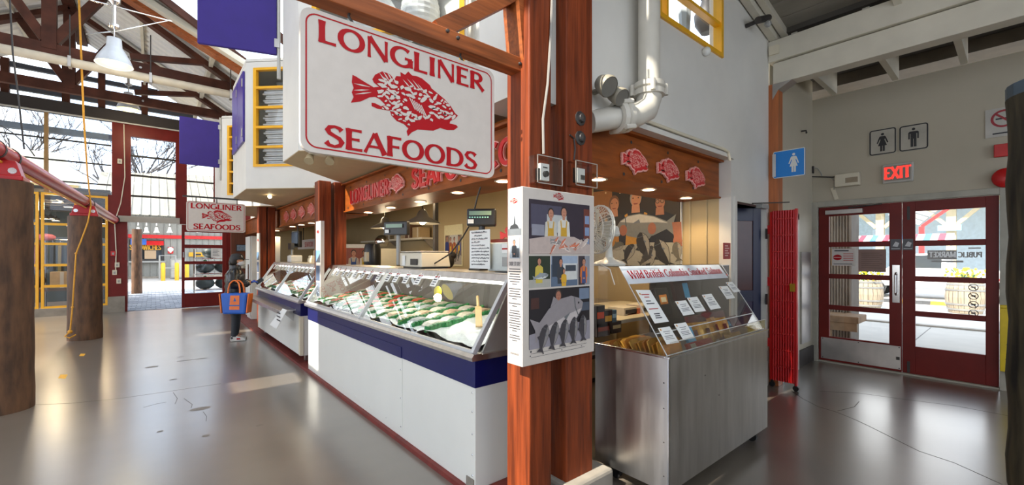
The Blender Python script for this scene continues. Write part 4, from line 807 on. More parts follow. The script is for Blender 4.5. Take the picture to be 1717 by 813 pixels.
# people pictures --------------------------------------------------------
def pperson(mb, fr, x, y, h, shirt, bib=None, skin='b98066', hair='2a211c', c=.002, w=1., arms=True, hk=1.25):
    P = lambda pts, m, z: mb.poly([fr.p(x + u * h * w, y + v * h, c + z) for u, v in pts], C(m))
    P([(-.17, 0), (.17, 0), (.19, .42), (.15, .62), (.06, .68), (-.06, .68), (-.15, .62), (-.19, .42)], shirt, 0)
    if arms:
        P([(-.19, .60), (-.13, .62), (-.16, .30), (-.02, .22), (-.02, .16), (-.22, .25)], shirt, .0003); P([(.19, .60), (.13, .62), (.16, .30), (.02, .22), (.02, .16), (.22, .25)], shirt, .0003)
        mb.disc(fr, x - .02 * h * w, y + .19 * h, .035 * h, c + .0006, C(skin), 8); mb.disc(fr, x + .03 * h * w, y + .19 * h, .035 * h, c + .0006, C(skin), 8)
    if bib: P([(-.12, 0), (.12, 0), (.10, .46), (-.10, .46)], bib, .0004); P([(-.10, .46), (-.06, .46), (-.09, .64), (-.12, .62)], bib, .0005); P([(.10, .46), (.06, .46), (.09, .64), (.12, .62)], bib, .0005)
    P([(-.045, .64), (.045, .64), (.04, .74), (-.04, .74)], skin, .0006)
    mb.disc(fr, x, y + .835 * h, .085 * h * hk, c + .0008, C(hair), 14, .110 * h * hk); mb.disc(fr, x + .004 * h, y + .812 * h, .070 * h * hk, c + .001, C(skin), 14, .092 * h * hk)
    for s in (-1, 1): mb.disc(fr, x + s * .028 * h * w, y + .835 * h, .010 * h, c + .0012, C('2a211c'), 6)
    mb.poly([fr.p(x - .026 * h * w, y + .765 * h, c + .0012), fr.p(x + .026 * h * w, y + .765 * h, c + .0012), fr.p(x + .015 * h * w, y + .750 * h, c + .0012), fr.p(x - .015 * h * w, y + .750 * h, c + .0012)], C('7a3b34'))
def pfish(mb, fr, x, y, L, ang, col='8a8f92', belly='c9ccc8', c=.003, fat=1.):
    ca, sa = math.cos(R(ang)), math.sin(R(ang)); Q = lambda pts, m, z: mb.poly([fr.p(x + (u * ca - v * fat * sa) * L, y + (u * sa + v * fat * ca) * L, c + z) for u, v in pts], C(m))
    Q([(.5, .0), (.44, .06), (.30, .12), (.1, .145), (-.15, .115), (-.36, .045), (-.5, .12), (-.46, .0), (-.5, -.11), (-.36, -.04), (-.15, -.10), (.1, -.135), (.3, -.115), (.44, -.06)], col, 0)
    Q([(.45, -.045), (.2, -.03), (-.2, -.03), (-.38, -.02), (-.15, -.09), (.1, -.125), (.3, -.105)], belly, .0004); Q([(.36, .09), (.34, 0), (.36, -.1), (.345, -.1), (.32, 0), (.345, .09)], '55585a', .0006)
    mb.disc(fr, x + .41 * ca * L - .03 * sa * L, y + .41 * sa * L + .03 * ca * L, .016 * L, c + .0008, C('16161a'), 8); Q([(.05, .14), (-.02, .20), (-.12, .12)], col, .0005); Q([(.22, -.02), (.1, -.07), (.08, -.03)], '6a6d70', .0007)
# staff pictures on the stall walls
f = Fr((4.455, 7.42, 1.30), (0, -1, 0)); wP, hP = .66, .80
m = MB(C('e8dcae')); m.fbox(f, 0, wP, 0, hP, -.01, 0); o = obj('staff_poster', m, pos=f.p(wP / 2, 0)); tag(o, 'tall poster of four staff in yellow overalls on the inner stall wall', 'poster')
n = MB(); n.rect(f, .03, wP - .03, .17, .60, .001, C('8f7c66')); n.rect(f, .2, .5, .42, .60, .0015, C('c9c4ba'))
for k, (x, s_, b_) in enumerate(((.16, '2b3c78', None), (.36, '8f2f34', 'd9b13a'), (.56, '9a3a2e', 'd9b13a'), (.80, '24418f', 'd9b13a'))): pperson(n, f, x * .67, .20, .42 - .03 * (k in (1, 2)), s_, b_, c=.002, w=.8, hk=.95)
n.poly([f.p(.03, .03, .004), f.p(.63, .03, .004), f.p(.63, .20, .004), f.p(.35, .26, .004), f.p(.03, .12, .004)], C('b7ab9c'))
for k in range(5): pfish(n, f, .18 + k * .09, .12 + .02 * k, .22, 70, '4a4846', '7f7b76', .005)
obj('print', n, o)
f = Fr((2.98, 8.95, 1.14), (1, -.25, 0)); m = MB(C('8a4a3c')); m.fbox(f, 0, .62, 0, .60, -.01, 0); o = obj('staff_poster', m, pos=f.p(.3, 0)); tag(o, 'poster of two staff in blue and yellow overalls behind the double post', 'poster'); obj('stand', MB(DARK).box(3.25, 3.29, 8.93, 8.97, 1.0, 1.15), o)
n = MB(); n.rect(f, .0, .62, .52, .60, .001, C('d8d2c8')); pperson(n, f, .20, .0, .50, 'b8a898', '2c4a86', c=.002); pperson(n, f, .42, .0, .50, 'd8d0c4', 'd8b02e', c=.003); obj('print', n, o)
# inner counter, shelves and small gear seen through the opening
t = thing('back_counter', 'pale work counter along the inner stall wall', 'counter', (4.1, 6.5, 0)); obj('worktop', MB(STEEL).box(3.75, 4.44, 3.2, 9.6, .9, .94), t, bev=.004); obj('cabinet', MB(IVORY).box(3.8, 4.44, 3.25, 9.55, .05, .9), t); obj('plinth', MB(DARK).box(3.85, 4.44, 3.25, 9.55, 0, .05), t)
for k in range(5): obj('door', MB(WPAN).box(3.785, 3.8, 3.3 + k * 1.25, 4.5 + k * 1.25, .1, .86), t, bev=.004); obj('handle', MB(CHROME).box(3.77, 3.785, 3.4 + k * 1.25, 3.43 + k * 1.25, .6, .76), t)
t = thing('wall_shelf', 'warm wooden wall shelf inside the stall above the back counter', 'shelf', (4.3, 9.0, 1.85)); obj('board', MB(IVORY).box(4.1, 4.46, 7.7, 11.0, 1.83, 1.87), t)
for k, (y, w_, h_, c_) in enumerate(((7.9, .3, .22, 'b59a70'), (8.3, .24, .30, '6a4a36'), (8.75, .34, .18, 'c9bba0'), (9.3, .3, .26, '8a7a60'))): m = MB(C(c_)); m.box(4.15, 4.4, y, y + w_, 1.87, 1.87 + h_); o = obj('carton', m, pos=(4.28, y, 1.87), bev=.004); tag(o, 'carton on the inner wall shelf, %s from the staff poster' % ORD[k], 'carton', 'cartons on the inner shelf'); obj('tape', MB(IVORY).box(4.149, 4.15, y + .05, y + .09, 1.88, 1.86 + h_), o)
for y in (7.8, 9.4, 10.8): obj('bracket', MB(DSTEEL).prism([(4.46, y, 1.6), (4.46, y, 1.83), (4.2, y, 1.83)], (0, .03, 0)), t)
t = thing('drink_dispenser', 'black drink dispenser on the inner counter beside the double post', 'dispenser', (2.9, 7.22, 1.2)); y = t.location.y
obj('tank', MB(BLACK).lathe([(.0, .02), (.13, .02), (.14, .05), (.14, .42), (.12, .5), (.0, .5)], (0, 0, 0), 16), t, local=True, smooth=True); obj('tap', MB(CHROME).tube([(-.14, 0, .08), (-.2, 0, .08), (-.2, 0, .03)], .014, 8), t, local=True); obj('label_plate', MB(IVORY).box(-.146, -.10, -.10, -.0, .2, .36), t, local=True); obj('base', MB(BLACK).box(-.15, .15, -.15, .15, -.2, .02), t, local=True)
t = thing('serving_counter', 'inner steel serving counter behind the near scales', 'counter', (3.0, 6.0, 0)); obj('worktop', MB(STEEL).box(2.75, 3.25, 5.75, 9.4, .97, 1.0), t); obj('cabinet', MB(IVORY).box(2.8, 3.2, 5.8, 9.35, 0, .97), t)
p = W(640, 398, X=3.6); 
t = thing('foil_bag', 'shiny foil bag on the cup rack inside the stall', 'bag', (3.5, 8.23, 1.64)); obj('bag', MB(CHROME).ball((0, 0, .14), .17, 12, None, (.8, 1, .8)), t, local=True, smooth=True)
t = thing('cup_rack', 'wire rack of stacked cups inside the stall under the foil bag', 'rack', (3.5, 8.23, .0)); obj('frame', MB(IVORY).box(-.2, .2, -.24, .24, 0, 1.64), t, local=True, bev=.005)
for r_ in range(6):
    for k in range(4): obj('cup_hole', MB(DARK).box(-.205, -.2, -.2 + k * .11 + .03 * (r_ % 2), -.14 + k * .11 + .03 * (r_ % 2), 1.14 + r_ * .08, 1.175 + r_ * .08), t, local=True)
# the second stall: fish-shop board, squeeze bottles, monitor, small till
t = thing('menu_board', 'white board with red lettering inside the second stall', 'sign', (3.2, 12.2, 1.68)); f = Fr((3.2, 13.1, 1.68), (0, -1, 0))
m = MB(SWHITE); m.fbox(f, -.4, 1.9, 0, .26, -.02, 0); obj('board', m, t); n = MB(SRED); text(n, 'SEAFOODS', f, .34, .06, .13, 1., .24, .12); obj('lettering', n, t); obj('hanger', MB(DARK).tube([(3.2, 12.9, 1.94), (3.2, 12.9, 2.72)], .01, 6), t); obj('hanger', MB(DARK).tube([(3.2, 11.4, 1.94), (3.2, 11.4, 2.72)], .01, 6), t)
for k in range(10):
    r_ = k // 5; y = 9.32 + (k % 5) * .17; t = thing('squeeze_bottle', '%s sauce bottle of the %s row in the second stall from the near side' % (ORD[k % 5], 'upper' if r_ else 'lower'), 'bottle', (2.62 + .12 * r_, y, 1.31 + .17 * r_), 'sauce bottles in the second stall')
    obj('bottle', MB(IVORY).lathe([(.0, 0), (.05, 0), (.055, .02), (.055, .12), (.03, .15), (.03, .16)], (0, 0, 0), 10), t, local=True, smooth=True); obj('cap', MB(mat('cap_pale', 'e0dac4', .4)).lathe([(.034, .155), (.03, .19), (.0, .20)], (0, 0, 0), 10), t, local=True)
t = thing('bottle_shelf', 'stepped shelf carrying the sauce bottles in the second stall', 'shelf', (2.7, 9.7, 1.3)); obj('lower_step', MB(IVORY).box(2.52, 2.68, 9.2, 10.2, 1.28, 1.31), t); obj('upper_step', MB(IVORY).box(2.68, 2.82, 9.2, 10.2, 1.28, 1.48), t); obj('leg', MB(DARK).box(2.6, 2.66, 9.25, 9.31, 0, 1.28), t); obj('leg', MB(DARK).box(2.6, 2.66, 10.1, 10.16, 0, 1.28), t)
c = W(497, 401, X=2.15); t = thing('hanging_monitor', 'black monitor hanging on a pole over the second glass case', 'monitor', (2.15, c.y, c.z)); f = Fr((2.12, c.y, c.z), (.45, -.9, 0)); obj('housing', MB(BLACK).fbox(f, -.10, .10, -.16, .16, -.08, 0), t, bev=.01); obj('screen', MB(mat('dark_screen', '15181c', .15)).rect(f, -.085, .085, -.13, .13, .012), t); obj('pole', MB(DARK).tube([(2.17, c.y, c.z), (2.17, c.y, 2.1)], .012, 8), t)
c = W(484, 432, X=1.95); t = thing('small_till', 'small white till on the second glass case', 'till', (2.05, c.y, 1.376)); obj('case', MB(WPAN).box(1.95, 2.15, c.y - .14, c.y + .14, 1.376, 1.50), t, bev=.01); obj('lid', MB(GREY).box(1.97, 2.13, c.y - .12, c.y + .12, 1.50, 1.515), t)
obj('pole', MB(GREY).tube([(2.05, c.y + .2, 1.376), (2.05, c.y + .2, 1.62)], .02, 8), t); obj('display_head', MB(BLACK).box(2.0, 2.06, c.y + .08, c.y + .30, 1.62, 1.74), t)
# story strips on the far posts
for k, (x, ya, yb, lb) in enumerate(((1.645, 5.82, 6.02, 'narrow tall story panel on the double post between the cases'), (1.60, 9.75, 9.98, 'narrow tall story panel edge on the farther post'))):
    fr = Fr((x, yb, .95), (0, -1, 0)); w_ = yb - ya; m = MB(SWHITE); m.fbox(fr, 0, w_, 0, 1.0, -.02, 0); o = obj('story_panel', m, pos=(x, (ya + yb) / 2, .95)); tag(o, lb, 'panel')
    n = MB(); emblem(n, fr, w_ / 2, .86, w_ * .5, SRED, SWHITE, c=.001, marks=False); n.rect(fr, 0, w_, .46, .62, .001, C('6f93b8')); n.poly([fr.p(0, .46, .0015), fr.p(w_, .46, .0015), fr.p(w_, .58, .0015)], C('3a3f48')); n.rect(fr, .02, w_ - .02, .22, .42, .001, C('4a5a74')); n.rect(fr, .02, w_ - .02, .02, .2, .001, C('7a8494')); obj('print', n, o)
    if k == 0: obj('front_plate', MB(SWHITE).box(1.645, 1.69, 5.80, 5.82, .95, 1.95), o)
# the white fridge door at the stall end, and a cord lamp
t = thing('white_fridge', 'narrow tall white fridge between the farther post and the brown end wall', 'fridge', (2.0, 11.6, 0)); obj('body', MB(WPAN).box(1.70, 2.3, 11.3, 11.9, .04, 1.95), t, bev=.01); obj('door', MB(WPAN).box(1.67, 1.70, 11.31, 11.89, .1, 1.94), t, bev=.008); obj('handle', MB(CHROME).box(1.64, 1.67, 11.36, 11.39, .9, 1.3), t)
c = W(434, 333, X=1.5); tag(obj('bay_lamp', MB(BULB).ball((1.45, 7.9, 2.465), .03, 10), pos=(1.45, 7.9, 2.45), smooth=True), 'small round warm lamp under the middle bay', 'lamp')
t = thing('twin_spotlight', 'pair of white spotlights under the near bay behind the big sign', 'spotlight', (1.25, 4.3, 2.5))
for dx in (0, .16): obj('lamp_head', MB(mat('old_cream', 'a89878', .5)).tube([(1.16 + dx, 4.42 - dx * .6, 2.47), (1.13 + dx, 4.36 - dx * .6, 2.40)], [.03, .042], 12), t, smooth=True)
obj('mount', MB(IVORY).box(1.14, 1.36, 4.34, 4.42, 2.472, 2.494), t)
# ================================================================ story panel on the big post
f = Fr((1.49, 1.69, .91), (1, 0, 0)); PW, PH = .59, .957
m = MB(SWHITE); m.box(1.49, 2.08, 1.69, 1.71, .91, 1.867); m.box(1.49, 1.51, 1.71, 1.815, .91, 1.867)
t = thing('story_panel', 'big white story panel with photographs wrapped round the double post', 'panel', (1.78, 1.70, .91)); obj('board', m, t, bev=.003)
def ph(a0, a1, b0, b1, bg): n = MB(); n.rect(f, a0, a1, b0, b1, .0012, C(bg)); return n
PX = lambda zx, zy: onf(f, zx, zy, 2.083, 840, 230)
def rc(x0, y0, x1, y1): a = PX(x0, y0); b = PX(x1, y1); return a[0], b[0], b[1], a[1]
H = PH
# 1: two people at the fish stall
n = ph(.045, .545, .600, .895, '2f2430'); n.rect(f, .06, .30, .74, .87, .0016, C('4a4658')); n.rect(f, .18, .34, .72, .82, .0017, C('b6b8b6')); n.rect(f, .49, .545, .60, .87, .0017, C('6a3327')); n.rect(f, .065, .16, .70, .76, .0018, C('8a8a96'))
for k in range(3): n.rect(f, .50, .54, .64 + k * .07, .69 + k * .07, .0022, C('7d90b0'))
pperson(n, f, .21, .64, .225, 'c7c3b8', 'c79a2c', c=.002); pperson(n, f, .315, .64, .24, 'd2cec4', 'c79a2c', c=.0024)
n.poly([f.p(.045, .60, .0045), f.p(.545, .60, .0045), f.p(.545, .655, .0045), f.p(.4, .70, .0045), f.p(.2, .70, .0045), f.p(.045, .68, .0045)], C('b9a8a0'))
rg = random.Random(2)
for k in range(16): pfish(n, f, rg.uniform(.09, .52), rg.uniform(.615, .675), rg.uniform(.05, .10), rg.uniform(-60, 60), rg.choice(['b96a50', '8f8a88', 'c9b8ac', 'd0785a']), 'ded2c8', .005 + k * .0001)
obj('photo', n, t)
# 2-4: three small photos
for (a0, a1, bg, sh, bib, extra) in ((.045, .205, '23301f', 'c7b24a', None, 0), (.212, .435, '5a6a80', 'd8a62c', None, 1), (.442, .545, '3a3138', 'd0702c', None, 2)):
    n = ph(a0, a1, .415, .588, bg)
    if extra == 0: n.rect(f, a0, a1, .415, .46, .0014, C('a9a79e')); pperson(n, f, .12, .44, .145, sh, c=.002); pfish(n, f, .13, .475, .12, 8, '8f969a', c=.004)
    if extra == 1:
        n.rect(f, a0, a1, .54, .588, .0014, C('9aa9bd')); n.rect(f, .31, .43, .45, .545, .0015, C('c9cac6')); n.rect(f, .33, .42, .50, .535, .0016, C('39404a')); n.rect(f, .22, .30, .47, .588, .0015, C('2f3844')); pperson(n, f, .29, .43, .15, '36393f', c=.002); pperson(n, f, .315, .395 + .02, .105, sh, c=.0035)
    if extra == 2: n.rect(f, .5, .545, .415, .588, .0014, C('8a8d96')); pperson(n, f, .49, .425, .155, sh, '3a4a7a', c=.002)
    obj('photo', n, t)
# 5: the man with the big fish
n = ph(.045, .545, .085, .405, '191318'); n.rect(f, .45, .54, .33, .395, .0014, C('6f7d92')); n.rect(f, .46, .54, .26, .31, .0014, C('48505e')); n.rect(f, .06, .12, .30, .36, .0014, C('43241e')); pperson(n, f, .27, .17, .235, '2b2326', None, 'a86f58', '4a3a33', c=.002)
n.poly([f.p(.045, .085, .004), f.p(.545, .085, .004), f.p(.545, .20, .004), f.p(.3, .19, .004), f.p(.045, .165, .004)], C('8f8a92'))
pfish(n, f, .275, .245, .43, 18, '8d8688', 'b9b0ae', .0055, 1.45)
for k in range(5): pfish(n, f, .15 + k * .082, .135 + .006 * k, .16, 72 + 5 * k, '3b373b', '85807f', .0065 + .0005 * k, 1.6)
obj('photo', n, t)
n = MB(INK); n.rect(f, .06, .52, .060, .062, .001); n.rect(f, .06, .50, .040, .042, .001)
for x in (.055, .15, .3, .47): n.disc(f, x, .05, .004, .0012, None, 8)
n.disc(f, .06, .073, .006, .0012, None, 8); obj('caption', n, t)
n = MB(SRED); emblem(n, f, .275, .925, .085, SRED, SWHITE, c=.001, seed=2); obj('fish_emblem', n, t)
g = Fr((1.49, 1.815, .91), (0, -1, 0)); n = MB(SRED); emblem(n, g, .056, .885, .062, SRED, SWHITE, c=.001, seed=2); obj('fish_emblem', n, t)
n = MB(); n.rect(g, .008, .118, .70, .835, .001, C('a7adb2')); n.rect(g, .008, .118, .70, .735, .0013, C('6d7276')); n.poly([g.p(.02, .735, .0016), g.p(.10, .735, .0016), g.p(.085, .755, .0016), g.p(.07, .76, .0016), g.p(.062, .81, .0016), g.p(.056, .76, .0016), g.p(.03, .752, .0016)], C('2b2d30')); obj('photo', n, t)
n = MB(); n.rect(g, .022, .104, .575, .69, .001, C('9aa3ab')); pperson(n, g, .06, .58, .10, '22252a', None, c=.0015); n.rect(g, .08, .10, .58, .63, .003, C('3a3f45')); obj('photo', n, t)
n = MB(INK); text(n, 'OUR STORY', g, .062, .535, .022, .62, .14, .09, c=.001, center=True); obj('heading', n, t); n = MB(INK); text(n, 'THE MOOREHEADS', g, .062, .055, .011, .60, .13, .09, c=.001, center=True); obj('signature', n, t); n = MB(INK)
b_ = .515
for para in (7, 5, 2, 9, 3):
    for k in range(para):
        w_ = .040 + .006 * ((k * 7 + para) % 3) if k < para - 1 else .02; n.rect(g, .062 - w_, .062 + w_, b_, b_ + .005, .001); b_ -= .0135
    b_ -= .012
obj('body_text', n, t)
# clear-covered dials on the post
def dial(x0, x1, z0, z1, label, knob):
    t = thing('thermostat_box', label, 'thermostat', ((x0 + x1) / 2, 1.735, z0), 'covered wall dials')
    ix = (x0 + x1) / 2; obj('plate', MB(PAPER if knob else WPAN).box(ix - .028, ix + .04, 1.712, 1.735, z0 + .03, z1 - .03), t)
    if knob: obj('knob', MB(BLACK).lathe([(.0, .02), (.016, .018), (.018, 0)], (ix + .006, 1.712, (z0 + z1) / 2 - .012), 14, None, (0, -1, 0)), t); obj('print', MB(INK).box(ix - .01, ix + .025, 1.711, 1.712, z1 - .055, z1 - .048), t); obj('backing', MB(BLACK).box(ix - .046, ix - .028, 1.715, 1.735, z0 + .03, z1 - .06), t)
    else: obj('window', MB(mat('dark_grey_dial', '4a4a46', .4)).box(ix + .0, ix + .035, 1.708, 1.712, z0 + .05, z1 - .07), t); obj('frame', MB(BLACK).box(ix - .045, ix - .028, 1.72, 1.735, z0 + .03, z1 - .03), t)
    m = MB(GLA); m.box(x0, x1, 1.665, 1.668, z0, z1); m.box(x0, x0 + .003, 1.668, 1.735, z0, z1); m.box(x1 - .003, x1, 1.668, 1.735, z0, z1); m.box(x0, x1, 1.668, 1.735, z1 - .003, z1); m.box(x0, x1, 1.668, 1.735, z0, z0 + .003); obj('clear_cover', m, t)
    m = MB(mat('clear_edge', 'aaa49a', .3)); fr_ = Fr((0, 1.665, 0))
    for (a, b, c, d) in ((x0, x0 + .004, z0, z1), (x1 - .004, x1, z0, z1), (x0, x1, z0, z0 + .004), (x0, x1, z1 - .004, z1)): m.box(a, b, 1.662, 1.666, c, d)
    obj('cover_edge', m, t)
p0, p1 = W(893, 260, Y=1.70), W(937, 317, Y=1.70); dial(p0.x, p1.x - .01, p1.z + .01, p0.z, 'clear-covered dial with a round black knob on the big post', True)
p0, p1 = W(957, 268, Y=1.70), W(995, 320, Y=1.70); dial(p0.x, p1.x - .01, p1.z + .01, p0.z - .005, 'clear-covered white control box beside the round-knob dial', False)
P = [W(x, y, Y=1.722) for x, y in ((925, 0), (923, 60), (918, 140), (910, 200), (911, 258))]; o = obj('grey_cable', MB(mat('cable_grey', '8f8a84', .5)).tube([P[0] + V((0, 0, .8))] + P, .0075, 6), pos=P[-1], smooth=True); tag(o, 'pale grey cable running down the big post to the round-knob dial', 'cable')
P = [W(x, y, Y=1.728) for x, y in ((955, 226), (962, 232), (964, 250), (962, 268))]; o = obj('dark_cable', MB(DARK).tube(P, .005, 6), pos=P[-1]); tag(o, 'short dark cable hooked above the white control box', 'cable')
# ================================================================ steel freezer with the acrylic smoked-fish display
t = thing('steel_freezer', 'big stainless steel chest freezer with an acrylic display on top', 'freezer', (3.06, 1.62, 0))
X0, X1, Y0, Y1 = 2.30, 3.815, 1.32, 1.86
m = MB(STEEL); m.box(X0, X1, Y0, Y0 + .012, .11, .9); m.box(X0, X0 + .012, Y0 + .012, Y1, .11, .9); m.box(X1 - .012, X1, Y0 + .012, Y1, .11, .9); m.box(X0 + .012, X1 - .012, Y1 - .012, Y1, .11, .9); m.box(X0 + .012, X1 - .012, Y0 + .012, Y1 - .012, .11, .79); obj('body', m, t)
m = MB(CHROME); m.box(X0 - .006, X1 + .006, Y0 - .008, Y0 + .018, .895, .908); m.box(X0 - .006, X0 + .02, Y0 + .018, Y1, .895, .908); m.box(X1 - .02, X1 + .006, Y0 + .018, Y1, .895, .908); obj('rim', m, t, bev=.003)
obj('corner_strip', MB(CHROME).box(X0 - .003, X0 + .012, Y0 - .003, Y0 + .004, .11, .895), t)
for x, y in ((X0 + .1, Y0 + .08), (X1 - .1, Y0 + .08), (X0 + .1, Y1 - .1), (X1 - .1, Y1 - .1)):
    c = MB(BLACK); c.tube([(x - .015, y, .04), (x + .015, y, .04)], .04, 12); c.box(x - .02, x + .02, y - .02, y + .02, .07, .11); obj('caster', c, t)
for z in (.2, .4, .6, .75): obj('rivet', MB(DARK).lathe([(0, .003), (.004, .002), (.005, 0)], (X0, Y0 + .03, z), 6, None, (-1, 0, 0)), t)
for x, z in ((2.75, .72), (2.95, .55)): obj('rivet', MB(DARK).disc(Fr((x, Y0 - .001, z)), 0, 0, .006, 0, None, 8), t)
fa = Fr((2.32, 1.34, .905), (1, 0, 0), (0, .34, .523)); SL = V((0, .34, .523)).length; AW = 3.79 - 2.32
m = MB(GLA); m.fbox(fa, 0, AW, 0, SL, -.004, 0); obj('front_pane', m, t); 
obj('top_pane', MB(GLA).box(2.32, 3.79, 1.68, 1.85, 1.424, 1.428), t)
for x in (2.32, 3.786): obj('side_pane', MB(GLA).prism([(x, 1.34, .905), (x, 1.68, 1.426), (x, 1.85, 1.426), (x, 1.85, .905)], (.004, 0, 0)), t)
em = mat('acrylic_edge', 'c2c2c0', .2); m = MB(em); m.fbox(fa, -.003, .004, 0, SL, 0, .003); m.fbox(fa, AW - .004, AW + .003, 0, SL, 0, .003); m.fbox(fa, 0, AW, .14, .146, 0, .004); m.fbox(fa, 0, AW, .0, .005, 0, .004); obj('pane_edge', m, t)
m = MB(GLA); m.box(2.33, 3.78, 1.325, 1.328, .905, .985); obj('front_lip', m, t); m = MB(em); m.box(2.33, 3.78, 1.324, 1.329, .983, .987); obj('lip_edge', m, t)
a = fa.at(1053, 477); b = fa.at(1037, 447); c = fa.at(1220, 466); d = fa.at(1204, 444)
m = MB(mat('header_white', 'd6dade', .35)); m.poly([fa.p(*q, .004) for q in (a, c, d, b)]); m.poly([fa.p(*q, .0035) for q in (b, d, c, a)]); h = obj('header_sign', m, t)
n = MB(SRED); s_ = 'Wild British Columbia Smoked Salmon'; bb = (a[1] + c[1]) / 2; hb = (b[1] + d[1]) / 2 - bb; w0 = sum(GL[ch][0] for ch in s_) * hb * .62
q0, q1 = fa.at(1056, 466), fa.at(1210, 458); wx_ = (q1[0] - q0[0]) / (w0 / .62 * .47); xa = q0[0]
for wd_ in s_.split(): n = MB(SRED); xa += text(n, wd_, fa, xa, bb + hb * .30, hb * .47, wx_, .19, .075, c=.005, serif=.10) + .36 * hb * .47 * wx_; obj('printed_word', n, h)
# notes taped to the front pane
NOTES = (((1064, 487), (1088, 487), (1120, 540), (1096, 543), 'large white price note at the near corner of the acrylic display', 1), ((1130, 506), (1148, 504), (1163, 527), (1144, 530), 'white note on the acrylic display, first of the middle three', 0), ((1150, 500), (1167, 498), (1182, 522), (1164, 524), 'white note on the acrylic display, middle of the middle three', 0), ((1175, 495), (1191, 493), (1207, 517), (1190, 520), 'white note on the acrylic display, last of the middle three', 0),
         ((1203, 481), (1218, 480), (1231, 500), (1217, 502), 'white note high at the far end of the acrylic display', 0), ((1215, 474), (1226, 473), (1240, 489), (1229, 491), 'white note tucked behind the highest one at the far end', 0), ((1101, 551), (1121, 548), (1137, 575), (1116, 578), 'white note low on the acrylic display near its corner', 0), ((1128, 544), (1148, 541), (1163, 567), (1144, 571), 'white note low on the acrylic display beside the blue packet', 0))
for a, b, c, d, lb, big in NOTES:
    q = [fa.at(*e) for e in (d, c, b, a)]; m = MB(PAPER); m.prism([fa.p(*e, .006) for e in q], fa.n * .001); o = obj('price_note', m, pos=fa.p(*q[0], .006)); tag(o, lb, 'note', 'notes on the acrylic display')
    n = MB(INK); L = lambda u, v: (V((*q[0], 0)) * (1 - u) * (1 - v) + V((*q[1], 0)) * u * (1 - v) + V((*q[2], 0)) * u * v + V((*q[3], 0)) * (1 - u) * v)
    rows = ((.84, .2, .75, 1), (.76, .3, .65, 1), (.64, .25, .6, 0), (.56, .2, .75, 0), (.40, .15, .8, 1), (.25, .3, .7, 0), (.19, .3, .65, 0), (.13, .25, .7, 0)) if big else ((.72, .25, .8, 0), (.60, .3, .7, 0), (.45, .15, .85, 0), (.36, .15, .8, 0), (.27, .15, .85, 0))
    for v, u0, u1, rd in rows: e = [L(u0, v), L(u1, v), L(u1, v + .03), L(u0, v + .03)]; n.poly([fa.p(z.x, z.y, .0075) for z in e], TAGR if rd else INK)
    e = L(.14, .88); n.disc(fa, e.x, e.y, .008, .0075, mat('orange_dot', 'd08a3a', .5), 8); obj('print', n, o)
# gold packets standing in a fan at the near end
GOLD = [mat('gold_foil_%d' % k, c, .38, .55, var=.25, scale=14) for k, c in enumerate(('d09a44', 'c08836', 'dcae5c', 'b87a38'))]; KR = mat('kraft_label', 'c98a4a', .5, var=.15, scale=18); MAR = mat('maroon_packet', '5a1218', .35, var=.1); BLU = mat('sky_blue_packet', '5aa6cf', .4, var=.05)
rg = random.Random(12)
for k in range(18):
    u = k / 17; yk = 1.375 + .0245 * k; ln = R(16 + 46 * u); w_ = .25 + rg.uniform(0, .03); hgt = .165 + rg.uniform(0, .03); x0 = 2.335 + rg.uniform(0, .02)
    q = lambda a, b, c: V((x0 + a, min(1.84, yk + math.sin(ln) * b + math.cos(ln) * c), .80 + math.cos(ln) * b - math.sin(ln) * c))
    P = [(0, 0), (w_, 0), (w_, hgt * .94), (w_ * .88, hgt), (w_ * .12, hgt), (0, hgt * .94)]
    m = MB(GOLD[k % 4]); m.prism([q(a, b, 0) for a, b in P], q(0, 0, .009) - q(0, 0, 0)); o = obj('gold_packet', m, pos=q(0, 0, 0)); tag(o, 'gold foil packet in the fanned row at the freezer corner, %s from the front glass' % ORD[k], 'packet', 'fanned gold packets')
    n = MB(KR); n.prism([q(a, b, -.001) for a, b in ((.03, .03), (w_ - .03, .03), (w_ - .03, hgt * .84), (.03, hgt * .84))], q(0, 0, -.0012) - q(0, 0, 0)); obj('label_panel', n, o)
for k, (px, py, w_, h_, c_, rz) in enumerate(((1168, 560, .17, .16, 0, .2), (1188, 556, .15, .15, 2, .1), (1203, 550, .16, .17, 1, -.1), (1217, 548, .17, .16, 2, .15), (1196, 575, .13, .10, 0, .05))):
    p = W(px, py, Y=1.44 + .03 * k); fr = Fr((p.x, p.y, max(.80, p.z - h_ / 2)), (math.cos(rz), -math.sin(rz), 0), (0, .35, .94)); m = MB(GOLD[c_]); n_ = 5
    for i in range(n_):
        for j in range(n_): P = lambda a, b: fr.p(-w_ / 2 + w_ * a / n_, h_ * b / n_, .022 * math.sin(math.pi * a / n_) * math.sin(math.pi * b / n_) + rg.uniform(-.002, .002) * 0 + .004 * math.sin(a * 2.3 + b * 1.7 + k)); m.poly([P(i, j), P(i + 1, j), P(i + 1, j + 1), P(i, j + 1)])
    m.poly([fr.p(-w_ / 2, 0, -.004), fr.p(-w_ / 2, h_, -.004), fr.p(w_ / 2, h_, -.004), fr.p(w_ / 2, 0, -.004)]); o = obj('gold_pouch', m, pos=fr.p(0, 0), smooth=True); tag(o, ['crinkled gold pouch beside the blue packet', 'second crinkled gold pouch in the middle of the display', 'tallest crinkled gold pouch with a small picture', 'crinkled gold pouch nearest the maroon box', 'small gold pouch lying in front of the others'][k], 'pouch', 'loose gold pouches')
    obj('label_panel', MB(C('5a3330')).rect(fr, -.025, .02, h_ * .35, h_ * .65, .028), o)
